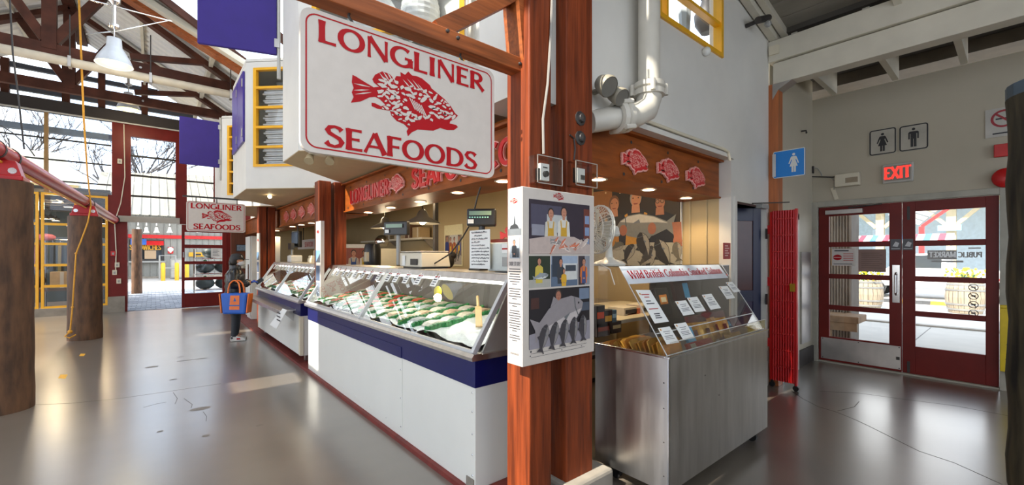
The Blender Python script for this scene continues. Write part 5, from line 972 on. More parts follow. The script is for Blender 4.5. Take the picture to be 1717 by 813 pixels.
def packet(name, label, cat, px, py, Y, w_, h_, d_, m, tilt=.35, stripes=(), rz=0, zf=None):
    p = W(px, py, Y=Y); fr = Fr((p.x, p.y, p.z), (math.cos(rz), -math.sin(rz), 0), (0, tilt, math.sqrt(max(.01, 1 - tilt * tilt)))); b = MB(m); b.fbox(fr, -w_ / 2, w_ / 2, 0, h_, -d_, 0); o = obj(name, b, pos=fr.p(0, 0), bev=.002); tag(o, label, cat)
    for k, (a0, a1, b0, b1, c) in enumerate(stripes): obj('label_panel', MB(C(c)).rect(fr, a0 * w_ - w_ / 2, a1 * w_ - w_ / 2, b0 * h_, b1 * h_, .001 + .0006 * k), o)
    return o, fr, w_, h_
o, fr, w_, h_ = packet('maroon_box', 'maroon gift box with a gold base and a small emblem at the far end', 'box', 1238, 568, 1.50, .42, .20, .05, MAR, .55, ((.0, 1, .0, .3, 'b98a2c'), (.38, .58, .48, .86, '3a4a6a'), (.42, .54, .6, .8, '7fb0cc')))
packet('blue_packet', 'sky blue packet behind the low white notes', 'packet', 1163, 576, 1.40, .10, .12, .02, BLU, .4)
packet('maroon_packet', 'maroon packet lying along the front lip of the display', 'packet', 1178, 582, 1.36, .34, .05, .02, mat('glossy_red', '8a1a20', .25), .5, ((.1, .3, .2, .8, '8f8a80'),))
packet('maroon_carton', 'dark maroon carton leaning behind the gold pouches', 'carton', 1190, 545, 1.62, .62, .10, .03, MAR, .3)
packet('dark_bag', 'dark patterned carrier bag behind the first middle note', 'bag', 1118, 528, 1.66, .17, .20, .03, mat('dark_bag', '2a2420', .4), .25, ((.2, .8, .4, .75, 'c97a2a'), (.3, .7, .48, .66, 'd8c8a0')))
packet('dark_box', 'dark box with a sky blue stripe near the top of the acrylic display', 'box', 1148, 503, 1.72, .24, .17, .03, mat('deep_maroon', '3a1a1c', .4), .25, ((.55, .9, .1, .8, '5aa6cf'),))
t = thing('added_backdrop', 'dark brown partition board added for the dark tone and reflection behind the acrylic display', 'backdrop', (3.7, 1.90, .9)); obj('board', MB(mat('added_backdrop_brown', '3f352c', .3)).box(3.02, 4.44, 1.885, 1.90, .0, 1.40), t, bev=.003); obj('edge', MB(mat('acrylic_edge', 'c2c2c0', .2)).box(3.02, 4.44, 1.883, 1.902, 1.40, 1.408), t)  # added board; its brown gives the pane's dark reflection and dark contents
# the shelf of jars and tins seen through the acrylic side
t = thing('stock_table', 'low pale table of packets behind the smoked fish freezer', 'table', (2.9, 2.5, 0)); obj('top', MB(IVORY).box(2.42, 4.3, 2.15, 3.1, .93, .96), t); obj('leg', MB(DARK).box(2.46, 2.52, 2.2, 2.26, 0, .93), t); obj('leg', MB(DARK).box(4.2, 4.26, 2.2, 2.26, 0, .93), t)
for k, (px, py, w_, h_, c, st_, lb) in enumerate(((1003, 530, .10, .16, '1f1c1c', 'c94a2a', 'tall black tin nearest the story panel behind the freezer'), (1016, 535, .10, .14, '26201e', 'd09a3a', 'second black tin behind the freezer'), (1008, 552, .16, .10, '2a201c', '8a3a2a', 'low dark carton stacked under the black tins'), (1030, 548, .12, .09, '2f2622', 'b9a070', 'low dark carton beside the grey packet'), (1026, 530, .06, .10, '46606a', 'a0b8c0', 'small grey-blue packet behind the freezer'))):
    p = W(px, py, Y=2.0); m = MB(C(c)); fr = Fr((p.x, 1.98, max(.80, p.z - h_ / 2)), (1, 0, 0)); m.fbox(fr, -w_ / 2, w_ / 2, 0, h_, -.08, 0); o = obj('tin', m, pos=fr.p(0, 0), bev=.003); tag(o, lb, 'tin', 'tins behind the freezer'); obj('label_panel', MB(C(st_)).rect(fr, -w_ * .4, w_ * .4, h_ * .4, h_ * .7, .001), o); 
t = thing('stock_shelf', 'narrow ledge carrying the black tins behind the freezer', 'ledge', (2.6, 2.03, 0)); obj('board', MB(DARK).box(2.25, 3.7, 1.96, 2.10, .76, .79), t); obj('leg', MB(DARK).box(2.3, 2.34, 2.0, 2.04, 0, .76), t); obj('leg', MB(DARK).box(3.6, 3.64, 2.0, 2.04, 0, .76), t)
for k, (px, py, c) in enumerate(((1046, 534, 'd8d2c4'), (1076, 541, 'd0cabb'), (1052, 545, 'c9683a'), (1095, 548, 'a8432f'))):
    p = W(px, py, Y=2.35); m = MB(C(c)); m.box(p.x - .10, p.x + .10, 2.28, 2.46, .96, 1.01 + .02 * (k < 2)); o = obj('flat_carton', m, pos=(p.x, 2.36, .96), bev=.003); tag(o, ['white patterned flat carton behind the acrylic side', 'second white patterned flat carton behind the acrylic side', 'orange flat carton between the white patterned ones', 'rust red flat carton behind the large price note'][k], 'carton', 'flat cartons behind the freezer')
    if k < 2: obj('barcode', MB(INK).box(p.x - .08, p.x + .08, 2.278, 2.28, .975, 1.01), o)
t = thing('cardboard_box', 'plain cardboard box under the fan behind the freezer', 'box', (2.62, 2.6, .96)); obj('box', MB(mat('cardboard', 'c9a878', .7)).box(2.5, 2.86, 2.5, 2.86, .96, 1.22), t, bev=.004); obj('lid', MB(mat('cardboard', 'c9a878', .7)).box(2.49, 2.87, 2.49, 2.87, 1.22, 1.26), t); obj('stripe', MB(C('2a4a8a')).box(2.862, 2.866, 2.5, 2.86, 1.0, 1.1), t)
# desk fan
fc = V((2.44, 1.85, 1.43)); t = thing('desk_fan', 'white oscillating desk fan standing on the acrylic display', 'fan', fc); FW = mat('fan_white', 'd2cfc4', .4)
obj('base', MB(FW).lathe([(.0, 0), (.11, 0), (.115, .012), (.09, .03), (.04, .045), (.028, .06)], (0, 0, 0), 24), t, local=True, smooth=True); obj('stem', MB(FW).lathe([(.028, .05), (.022, .12), (.022, .21), (.03, .22)], (0, 0, 0), 14), t, local=True, smooth=True)
obj('motor_housing', MB(FW).hexa([(-.05, -.045, .20), (.09, -.04, .205), (.09, .04, .205), (-.05, .045, .20), (-.05, -.045, .285), (.07, -.035, .28), (.07, .035, .28), (-.05, .045, .285)]), t, local=True, bev=.018)
ax = V((-.92, .25, .05)).normalized(); gc = V((-.10, .02, .25)); m = MB(FW); a1 = ax.cross(V((0, 0, 1))).normalized(); a2 = a1.cross(ax)
for rr_, off in ((.165, 0), (.165, -.015), (.12, .045), (.12, -.05), (.06, .055), (.06, -.06)): m.tube([gc + ax * off + (a1 * math.cos(R(15 * k)) + a2 * math.sin(R(15 * k))) * rr_ for k in range(25)], .003 if rr_ < .16 else .005, 5, None, False)
for k in range(40):
    d = a1 * math.cos(R(9 * k)) + a2 * math.sin(R(9 * k))
    for s_ in (1, -1): m.tube([gc + ax * .058 * s_ + d * .03, gc + ax * .05 * s_ + d * .11, gc + ax * (.006 * s_ - .006) + d * .165], .0016, 4, None, False)
obj('grille', m, t, local=True)
for k in range(4):
    d = a1 * math.cos(R(90 * k)) + a2 * math.sin(R(90 * k)); e = ax.cross(d); obj('blade', MB(mat('fan_blade', 'b8b4a4', .4)).poly([gc + d * .02 - e * .01, gc + d * .14 - e * .02 + ax * .01, gc + d * .145 + e * .06 - ax * .015, gc + d * .03 + e * .03]), t, local=True)
obj('cord', MB(FW).tube([(-.08, .02, .01), (-.14, -.05, .005), (-.15, -.12, -.02), (-.14, -.15, -.12)], .004, 6), t, local=True)
# the big fish-market photograph on the inner wall
f = Fr((4.44, 3.62, 1.385), (0, -1, 0)); bw, bh = 3.62 - 2.405, 1.1
m = MB(C('2a221c')); m.fbox(f, 0, bw, 0, bh, -.02, 0); o = obj('market_photograph', m, pos=f.p(bw / 2, 0)); tag(o, 'large photograph of three men holding a salmon over iced fish', 'photograph')
n = MB(); BX = lambda zx, zy: onf(f, zx, zy, 3.128, 980, 220)
for k in range(9): n.disc(f, .2 + .11 * k, .92 + .03 * math.sin(k * 2), .012, .0012, C('c9b48a'), 8)
n.rect(f, 0, .30, .55, .95, .0011, C('8a5a2e')); n.rect(f, .98, bw, .3, .9, .0011, C('33291f'))
for (zx, zy, h_, sh, sk, hr, bib) in ((155, 700, .74, '2f2820', 'b07a5a', '6a4a34', 'a8702a'), (268, 700, .80, '24252a', 'b57f60', '8a8580', 'b9822e'), (395, 700, .78, '1c1d22', 'a06a4e', '1a1512', None)):
    x, y = BX(zx, {155: 385, 268: 358, 395: 372}[zx]); pperson(n, f, x, .05, (y - .05) / .815, sh, bib, sk, hr, c=.0015 + .002 * (zx > 200) + .002 * (zx > 300), w=1.45, arms=False, hk=1.05)
x, y = BX(396, 362)
for s_ in (-1, 1): n.disc(f, x + s_ * .03, y - .01, .026, .0085, C('2a2422'), 10); n.disc(f, x + s_ * .03, y - .01, .019, .009, C('8f6a54'), 10)
x0, y0 = BX(180, 490); x1, y1 = BX(470, 492); pfish(n, f, (x0 + x1) / 2, (y0 + y1) / 2 - .005, abs(x1 - x0) * 1.06, 178, '77766e', 'bdb8aa', .010, 1.35)
for zx, zy in ((355, 510), (205, 520), (490, 575)): a = BX(zx, zy); n.disc(f, a[0], a[1], .055, .012, C('9a5f44'), 10, .07)
a = BX(482, 500); n.poly([f.p(a[0] - .05, a[1] + .05, .0115), f.p(a[0] + .06, a[1] + .05, .0115), f.p(a[0] + .07, a[1] - .22, .0115), f.p(a[0] - .01, a[1] - .22, .0115)], C('9a5f44'))
n.poly([f.p(0, 0, .012), f.p(bw, 0, .012), f.p(bw, .26, .012), f.p(bw * .7, .27, .012), f.p(bw * .3, .23, .012), f.p(0, .22, .012)], C('9a9482'))
rg = random.Random(21)
for (zx, zy, L, an, c) in ((175, 605, .20, 20, '5a5648'), (235, 640, .26, 60, '2e2b28'), (315, 600, .34, 110, '2a2622'), (345, 665, .30, 80, '3a3632'), (415, 640, .36, 118, '26231f'), (325, 675, .22, 30, '4a453c'), (490, 630, .22, 100, '5e584a')): a = BX(zx, zy); pfish(n, f, a[0], a[1], L, an, c, '8f8878', .0135 + .0002 * zx / 50, 1.9)
obj('print', n, o); obj('edge_strip', MB(WPAN).fbox(f, bw, bw + .012, 0, bh, -.02, .004), o)
# ================================================================ wall fittings
fw = Fr((0, WY, 0)); PM = mat('pipe_white', 'c9c4b8', .4, bump=.03, var=.06)
t = thing('vent_pipe', 'thick white vent pipe with an elbow running down the white wall', 'pipe', (3.0, 1.78, 2.6))
a = W(1088, 60, Y=1.76); X = a.x; el = [V((X, 1.76, 2.74 + .0)), V((X - .005, 1.755, 2.66)), V((X - .06, 1.75, 2.56)), V((X - .17, 1.77, 2.50)), V((X - .30, 1.80, 2.47))]
obj('upright', MB(PM).tube([(X, 1.76, 2.78), (X, 1.76, 4.6)], .079, 18), t, smooth=True); obj('elbow', MB(PM).tube(el, .088, 16), t, smooth=True); obj('outlet', MB(PM).tube([V((X - .30, 1.80, 2.47)), V((X - .50, 1.90, 2.42))], .078, 16), t, smooth=True)
for c, ax_ in ((V((X, 1.76, 2.72)), (0, 0, 1)), (V((X - .29, 1.797, 2.473)), (-.92, .28, -.16))):
    m = MB(PM).lathe([(.08, -.05), (.112, -.045), (.115, -.01), (.10, 0), (.115, .01), (.112, .045), (.08, .05)], c, 18, None, ax_); k_ = obj('coupling', m, t, smooth=True); A = V(ax_).normalized(); B = A.cross(V((0, 1, 0))).normalized(); Cx = A.cross(B)
    for k in range(4): d = (B * math.cos(R(45 + 90 * k)) + Cx * math.sin(R(45 + 90 * k))) * .12; obj('bolt', MB(PM).tube([c + d - A * .04, c + d + A * .04], .018, 8), k_)
t = thing('emergency_light', 'pair of round emergency lamps on the white wall beside the big post', 'light', W(1012, 150, Y=WY)); HM = mat('aged_ivory', '8f8878', .45, var=.15)
for (px, py, r_) in ((1020, 145, .072), (1041, 163, .062)):
    c = W(px, py, Y=1.72); ax_ = V((-.05, -.8, -.55)).normalized(); obj('lamp_head', MB(HM).lathe([(.0, -.10), (.05, -.085), (r_ * .95, -.03), (r_, .0), (r_ * .92, .012)], c, 20, None, ax_), t, smooth=True); obj('lens', MB(mat('lamp_lens', '77746c', .15)).lathe([(.0, .006), (r_ * .9, .008)], c, 20, None, ax_), t)
c = W(1003, 152, Y=1.84); obj('mount', MB(HM).tube([c + V((0, .04, 0)), c - V((0, .05, 0)), W(1018, 150, Y=1.78)], .02, 8), t)
# upper window in the white wall
wn_ = thing('window_7', None, None, (3.68, WY, 3.45)); wn_['kind'] = 'structure'; m = MB(YEL); m.box(3.10, 4.26, WY - .02, WY + .06, 3.43, 3.47); m.box(4.215, 4.26, WY - .02, WY + .06, 3.47, 4.3); m.box(3.10, 3.14, WY - .02, WY + .06, 3.47, 4.3); obj('window_frame', m, wn_)
obj('glazing_bar', MB(YEL).box(3.14, 4.215, WY - .01, WY + .05, 3.735, 3.765), wn_); obj('glazing_bar', MB(YEL).box(3.235, 3.265, WY - .01, WY + .05, 3.47, 4.3), wn_); obj('pane', MB(GLW).poly([(3.1, WY + .03, 3.45), (4.26, WY + .03, 3.45), (4.26, WY + .03, 4.3), (3.1, WY + .03, 4.3)]), wn_)
c = W(1192, 22, Y=2.15); t = thing('dark_vase', 'dark round vase silhouetted in the upper yellow window', 'vase', (c.x, 2.2, c.z - .2)); obj('vase', MB(DARK).lathe([(.0, 0), (.06, 0), (.12, .10), (.13, .2), (.07, .30), (.05, .36), (.07, .40)], (0, 0, 0), 16), t, local=True, smooth=True)
c = W(1120, 10, Y=2.3); tag(obj('window_curtain', MB(mat('pale_curtain', 'a8b0b4', .7)).tube([(c.x, 2.12, 3.45), (c.x - .02, 2.12, 4.3)], [.03, .09], 8), pos=(c.x, 2.12, 3.45)), 'gathered pale curtain in the upper yellow window', 'curtain')
c = W(1184, 86, Y=WY - .03); tag(obj('round_knob', MB(WPAN).ball(c, .04, 12), pos=c, smooth=True), 'round white knob on the wall under the upper yellow window', 'knob')
c = W(1283, 33, Y=1.70); t = thing('security_camera', 'small dark camera on an arm under the roof edge', 'camera', W(1252, 43, Y=WY)); obj('arm', MB(DARK).tube([W(1250, 44, Y=WY), W(1275, 33, Y=1.72)], .022, 8), t); obj('camera_body', MB(DARK).tube([W(1270, 34, Y=1.74), W(1288, 30, Y=1.72)], .035, 10), t); obj('lens', MB(GREY).ball(W(1287, 40, Y=1.70), .035, 10), t)
# red notice
fr = Fr((4.513, 1.875, 1.46), (1, 0, 0)); m = MB(mat('notice_red', 'a8302e', .5)); a, b = W(1212, 407, Y=1.88), W(1224, 434, Y=1.88); fr = Fr((a.x, 1.878, b.z), (1, 0, 0)); w_ = b.x - a.x; h_ = a.z - b.z; m.fbox(fr, 0, w_, 0, h_, -.003, 0); o = obj('red_notice', m, pos=fr.p(0, 0)); tag(o, 'small red notice with white writing on the wall beside the dark blue door', 'notice')
n = MB(C('e0b8b0'))
for k in range(5): n.rect(fr, w_ * .2, w_ * (.8 if k % 2 else .65), h_ * (.18 + .15 * k), h_ * (.25 + .15 * k), .001)
obj('print', n, o)
# open dark blue door with a glazed red-brown panel
t = thing('door_4', None, None, (5.38, 1.9, 0)); t['kind'] = 'structure'; DB = mat('dark_blue_paint', '141a3c', .35, var=.1)
m = MB(DB); hx, hy = 5.385, 1.93; ex, ey = 4.72, 2.33; u = V((ex - hx, ey - hy, 0)).normalized(); L = V((ex - hx, ey - hy, 0)).length; fd = Fr((hx, hy, .02), -u); 
for (a, b, c, d) in ((0, .10, 0, 2.03), (L - .10, L, 0, 2.03), (.10, L - .10, 0, .22), (.10, L - .10, .95, 1.08), (.10, L - .10, 1.88, 2.03)): m.fbox(fd, -b, -a, c, d, -.04, 0)
obj('door_frame', m, t, bev=.003); obj('lower_panel', MB(mat('violet_panel', '2a1a3c', .4)).fbox(fd, -L + .1, -.1, .22, .95, -.03, -.01), t); obj('upper_panel', MB(mat('brown_glass_panel', '4a2018', .25)).fbox(fd, -L + .1, -.1, 1.08, 1.88, -.03, -.01), t)
for z in (.35, 1.0, 1.75): obj('hinge', MB(DARK).box(5.37, 5.40, 1.865, 1.88, z - .06, z + .06), t)
m = MB(WHITE); m.box(4.52, 4.57, WY - .02, WY, 0, 2.10); m.box(4.57, 5.40, WY - .02, WY, 2.055, 2.10); struct('trim_10', m)
o = obj('door_closer', MB(GREY).box(5.05, 5.25, 1.80, 1.858, 2.02, 2.06), pos=(5.15, 1.83, 2.02)); tag(o, 'grey door closer over the dark blue door', 'door closer'); obj('arm', MB(DARK).bar(W(1262, 341, Y=1.82), W(1322, 339, X=5.6), .02, .012), o)
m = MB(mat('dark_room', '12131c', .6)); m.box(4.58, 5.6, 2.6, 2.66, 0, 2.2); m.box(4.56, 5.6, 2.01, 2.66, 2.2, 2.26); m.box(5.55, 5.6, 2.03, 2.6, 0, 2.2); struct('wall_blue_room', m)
# orange corner post
t = thing('corner_post', 'orange-brown timber post behind the blue sign', 'post', (5.54, 1.88, 0)); obj('post', MB(mat('orange_timber', (.40, .12, .035), .4, var=.25, scale=5, st=(5, 5, .5))).box(5.475, 5.615, 1.78, 1.93, 0, 3.48), t, bev=.005)
# folding red gate
gx = 5.44; t = thing('folding_gate', 'bright red folded security gate hinged on the orange-brown post', 'gate', (gx, 1.72, 0)); ya, yb = 1.83, 1.60
n_ = 9
for k in range(n_): y = ya - (ya - yb) * (k + .5) / n_; w_ = (ya - yb) / n_ * .42; obj('picket', MB(REDB).prism([(gx - .012, y - w_, .08), (gx - .022, y, .08), (gx - .012, y + w_, .08), (gx + .012, y + w_, .08), (gx + .012, y - w_, .08)], (0, 0, 1.93)), t)
obj('backing', MB(mat('deep_red_paint', (.40, .010, .010), .4)).box(gx + .013, gx + .03, yb, ya, .08, 2.01), t)
for k in range(10): z = .25 + k * .185; m = MB(REDB); m.box(gx - .026, gx - .020, yb + .01, ya - .01, z - .006, z + .006); obj('cross_strip', m, t)
m = MB(mat('rivet_pink', 'e06a62', .3))
for k in range(10):
    for j in range(n_): y = ya - (ya - yb) * (j + .5) / n_; z = .25 + k * .185; m.box(gx - .029, gx - .026, y - .003, y + .003, z - .003, z + .003)
obj('rivets', m, t)['kind'] = 'stuff'
obj('edge_bar', MB(REDB).box(gx - .02, gx + .03, yb - .018, yb, .06, 2.02), t); obj('edge_bar', MB(REDB).box(gx - .02, gx + .03, ya, ya + .02, .08, 2.0), t); obj('edge_strip', MB(CHROME).box(gx + .031, gx + .038, yb - .016, yb + .01, .1, 1.98), t)
obj('lock', MB(mat('brass', 'b08a2c', .35, .8)).box(gx - .035, gx - .02, yb - .005, yb + .045, 1.10, 1.19), t)
for y in (ya + .0, yb - .005): m = MB(BLACK); m.tube([(gx - .012, y, .03), (gx + .012, y, .03)], .03, 12); m.box(gx - .016, gx + .016, y - .012, y + .012, .04, .09); obj('caster', m, t)
for z in (.5, 1.2, 1.8): obj('hinge', MB(REDB).box(gx + .0, gx + .05, ya + .02, ya + .05, z - .05, z + .05), t)
# blue washroom sign
bs = Fr((5.45, 1.824, 2.382), (0, -1, 0)); t = thing('washroom_sign', 'bright blue washroom sign with a white figure on the post', 'sign', (5.45, 1.67, 2.382)); sw, sh_ = .312, .306
m = MB(mat('sign_blue', '1f7fd0', .4, var=.03)); m.prism([bs.p(x, y) for x, y in rr(sw, sh_, .015)], -bs.n * .012); obj('board', m, t); m = MB(WPAN); sign_plate(m, Fr(bs.p(0, 0, .0015), bs.u), sw, sh_, .015, .0005, mat('sign_blue', '1f7fd0', .4), WPAN, .0, .008); obj('border', m, t)
def wc(mb, fr, x, y, h, m, woman):
    k = h; mb.disc(fr, x, y + .935 * k, .068 * k, .003, m, 16); P = lambda pts: mb.poly([fr.p(x + u * k, y + v * k, .003) for u, v in pts], m)
    if woman: P([(-.10, .83), (.10, .83), (.14, .78), (.085, .62), (-.085, .62), (-.14, .78)]); P([(-.085, .62), (.085, .62), (.19, .30), (-.19, .30)]); P([(.14, .78), (.245, .46), (.19, .44), (.10, .70)]); P([(-.14, .78), (-.10, .70), (-.19, .44), (-.245, .46)]); P([(-.10, .30), (-.012, .30), (-.012, 0), (-.10, 0)]); P([(.10, .30), (.012, .30), (.012, 0), (.10, 0)])
    else: P([(-.15, .82), (.15, .82), (.205, .76), (.205, .42), (.145, .42), (.145, .70), (.115, .70), (.115, .42), (-.115, .42), (-.115, .70), (-.145, .70), (-.145, .42), (-.205, .42), (-.205, .76)]); P([(-.115, .42), (-.012, .42), (-.012, 0), (-.115, 0)]); P([(.115, .42), (.012, .42), (.012, 0), (.115, 0)])
n = MB(WPAN); wc(n, bs, .205, .05, .21, WPAN, True); obj('figure', n, t); obj('bracket', MB(CHROME).box(5.44, 5.475, 1.795, 1.83, 2.40, 2.66), t)
# door wall signs
ew = Fr((DX - .004, 0, 0), (0, -1, 0))
def esign(y0, y1, z0, z1): return Fr((DX - .012, y0, z0), (0, -1, 0)), y0 - y1, z1 - z0
for (y0, y1, z0, z1, wom, lb) in ((1.284, 1.012, 2.81, 3.145, True, 'white sign with a black woman figure high on the door wall'), (.989, .717, 2.81, 3.135, False, 'white sign with a black man figure high on the door wall')):
    fr, w_, h_ = esign(y0, y1, z0, z1); BK = mat('sign_black', '16161a', .4); t = thing('washroom_sign', lb, 'sign', (DX - .01, (y0 + y1) / 2, z0), 'washroom figure signs'); m = MB(mat('sign_grey', 'b2ac9e', .5)); sign_plate(m, fr, w_, h_, .03, .01, mat('sign_grey', 'b2ac9e', .5), BK, .004, .014); obj('board', m, t); n = MB(BK); wc(n, fr, w_ * .5, .045, .235, BK, wom); obj('figure', n, t)
fr, w_, h_ = esign(1.14, .856, 2.433, 2.665); t = thing('exit_sign', 'lit red exit sign above the double door', 'sign', (DX - .04, 1.0, 2.433)); m = MB(LGREY); m.fbox(fr, -.005, w_ + .005, -.005, h_ + .005, -.01, .03); obj('housing', m, t, bev=.01); obj('face', MB(mat('exit_face', '8a7f74', .4)).rect(fr, .02, w_ - .02, .02, h_ - .02, .042), t)
n = MB(mat('exit_glow', (1, .03, .02), .5, var=0, emit=1.7)); text(n, 'EXIT', fr, w_ / 2, .045, .15, .66, .20, .15, c=.044, center=True); obj('lettering', n, t)
fr, w_, h_ = esign(1.638, 1.371, 2.42, 2.61); t = thing('battery_light', 'cream emergency battery box with wiring over the door', 'light', (DX - .05, 1.5, 2.42)); m = MB(IVORY); m.fbox(fr, 0, w_, .02, h_, 0, .09); obj('case', m, t, bev=.008); obj('label_plate', MB(mat('old_label', '9a8a72', .5)).rect(fr, w_ * .45, w_ * .95, .06, .13, .0905), t)
P = lambda px, py: W(px, py, X=DX - .012)
obj('conduit', MB(DARK).tube([P(1358, 296), P(1395, 297), P(1420, 293)], .009, 6), t); obj('wire', MB(GREY).tube([P(1360, 281), P(1370, 282), P(1376, 290), P(1378, 296)], .006, 6), t); obj('socket', MB(DARK).box(DX - .03, DX, 1.90, 1.93, 2.68, 2.78), t); obj('wire', MB(GREY).tube([P(1392, 297), P(1399, 303), P(1398, 318)], .006, 6), t); obj('cable_tag', MB(IVORY).poly([P(1392, 316), P(1399, 314), P(1406, 333), P(1399, 335)]), t)
fr, w_, h_ = esign(.255, -.02, 2.83, 3.15); t = thing('no_smoking_sign', 'white no smoking sign half hidden by the weathered log', 'sign', (DX - .01, .12, 2.83)); m = MB(mat('sign_pale', 'bdb9b0', .5)); m.fbox(fr, 0, w_, 0, h_, -.004, 0); obj('board', m, t)
n = MB(mat('ring_red', 'a02a34', .4)); cx_, cy_, R0, R1 = w_ * .5, h_ * .62, .098, .076
for k in range(24): a, b = R(15 * k), R(15 * k + 15); n.poly([fr.p(cx_ + r_ * math.cos(q), cy_ + r_ * math.sin(q), .002) for r_, q in ((R0, a), (R0, b), (R1, b), (R1, a))])
n.bar(fr.p(cx_ - .06, cy_ + .06, .002), fr.p(cx_ + .06, cy_ - .06, .002), .02, .001, up=fr.n); n.rect(fr, cx_ - .06, cx_ + .05, cy_ - .008, cy_ + .008, .001, INK); n.rect(fr, w_ * .2, w_ * .8, .03, .045, .001, INK); obj('print', n, t)
c = V((DX - .05, .10, 2.36)); t = thing('alarm_bell', 'round red alarm bell beside the door partly behind the log', 'alarm', c); obj('gong', MB(REDB).lathe([(.0, .05), (.07, .045), (.105, .02), (.11, 0)], c, 20, None, (-1, 0, 0)), t, smooth=True); obj('back_box', MB(REDB).box(DX - .05, DX, .04, .16, 2.30, 2.42), t)
t = thing('fire_strobe', 'small red alarm box above the bell beside the log', 'alarm', (DX - .03, .12, 2.66)); obj('case', MB(REDB).box(DX - .05, DX, .06, .19, 2.60, 2.74), t, bev=.006)
c = W(1343, 220, Y=WY + .03); tag(obj('wall_hook', MB(DARK).tube([c, c + V((.02, -.05, .0)), c + V((.04, -.05, -.03))], .012, 6), pos=c), 'small dark hook on the wall right above the blue sign', 'hook')
# ================================================================ entrance double door
t = thing('door_5', None, None, (DX, .98, 0)); t['kind'] = 'structure'
fm = MB(mat('door_casing', 'a8a496', .5)); fm.box(DX - .03, DX + .15, 1.852, 1.935, 0, 2.26); fm.box(DX - .03, DX + .15, .07, .148, 0, 2.26); fm.box(DX - .03, DX + .15, .148, 1.852, 2.185, 2.26); fm.box(DX - .02, DX + .15, .148, 1.852, 0, .02); obj('casing', fm, t, bev=.004)
rows = ((.365, .745), (.81, 1.18), (1.245, 1.62), (1.69, 2.052))
def leaf(nm, y0, y1, g0, g1):
    m = MB(REDP); a, b = DX + .02, DX + .065; m.box(a, b, y0, g0, .022, 2.18); m.box(a, b, g1, y1, .022, 2.18); e = [.022] + [z for r_ in rows for z in r_] + [2.18]
    for k in range(0, len(e), 2): m.box(a, b, g0, g1, e[k], e[k + 1])
    o = obj(nm, m, t, bev=.003)
    for za, zb in rows: obj('pane', MB(GLW).poly([(DX + .045, g1, za), (DX + .045, g0, za), (DX + .045, g0, zb), (DX + .045, g1, zb)]), o)
    return o
l1 = leaf('door_leaf', .967, 1.848, 1.087, 1.727); l2 = leaf('door_leaf', .152, .961, .254, .842)
m = MB(DSTEEL); m.box(DX + .014, DX + .02, .975, 1.82, .05, .345); obj('kick_plate', m, l1); m = MB(DARK); [m.box(DX + .012, DX + .014, y - .006, y + .006, z - .006, z + .006) for y in (.99, 1.4, 1.8) for z in (.065, .33)]; m.box(DX + .01, DX + .014, .985, 1.02, .17, .21); obj('screw', m, l1)
obj('push_plate', MB(CHROME).box(DX + .01, DX + .02, .985, 1.055, .90, 1.38), l1); obj('pull_handle', MB(CHROME).tube([(DX + .005, 1.02, 1.0), (DX - .04, 1.02, 1.03), (DX - .04, 1.02, 1.25), (DX + .005, 1.02, 1.28)], .012, 8), l1)
obj('door_closer', MB(DSTEEL).box(DX - .03, DX + .02, 1.35, 1.76, 2.075, 2.13), l1); obj('closer_arm', MB(DARK).bar((DX - .02, 1.5, 2.15), (DX - .05, 1.15, 2.17), .02, .015), l1)
for (y0, y1, o) in ((.972, 1.075, l1), (.86, .958, l2)): fr = Fr((DX + .016, y1, 1.57), (0, -1, 0)); m = MB(mat('push_label', '4a4a50', .4)); m.rect(fr, 0, y1 - y0, 0, .14, 0); m.poly([fr.p(.02, .05, .001), fr.p(.07, .04, .001), fr.p(.085, .09, .001), fr.p(.05, .11, .001)], C('c9c9cc')); m.rect(fr, .01, .09, .015, .022, .001, C('c9c9cc')); obj('push_label', m, o)
obj('flush_bolt', MB(DARK).box(DX + .012, DX + .02, .89, .915, .03, .17), l2); obj('flush_bolt', MB(DARK).box(DX + .012, DX + .02, .89, .915, 1.95, 2.12), l2)
fr = Fr((DX + .036, 1.71, 1.36), (0, -1, 0)); m = MB(mat('poster_white', 'cfc6c0', .6)); m.fbox(fr, 0, .27, 0, .235, -.002, 0); o = obj('door_poster', m, pos=fr.p(0, 0)); tag(o, 'white poster with a red oval on the glass of the entrance door', 'poster'); n = MB(); n.disc(fr, .075, .115, .05, .001, SRED, 16, .04); n.rect(fr, 0, .008, 0, .235, .001, C('c98a2c')); n.rect(fr, .04, .2, .2, .215, .001, INK)
for k in range(5): n.rect(fr, .14, .25, .07 + k * .024, .078 + k * .024, .001, C('b9524a'))
n.rect(fr, .03, .24, .02, .028, .001, INK); n.rect(fr, .03, .12, .115 - .004, .115 + .004, .0015, C('e8c8c0')); obj('print', n, o)
fr = Fr((DX + .036, 1.405, 1.285), (0, -1, 0)); m = MB(mat('poster_brown', '8a6f66', .6)); m.fbox(fr, 0, .285, 0, .30, -.002, 0); o = obj('door_poster', m, pos=fr.p(0, 0)); tag(o, 'plain brown poster on the glass of the entrance door beside the push plate', 'poster'); n = MB()
for k in range(8): n.rect(fr, .03, .25 - .03 * (k % 2), .05 + k * .028, .056 + k * .028, .001, C('6a544c'))
obj('print', n, o)
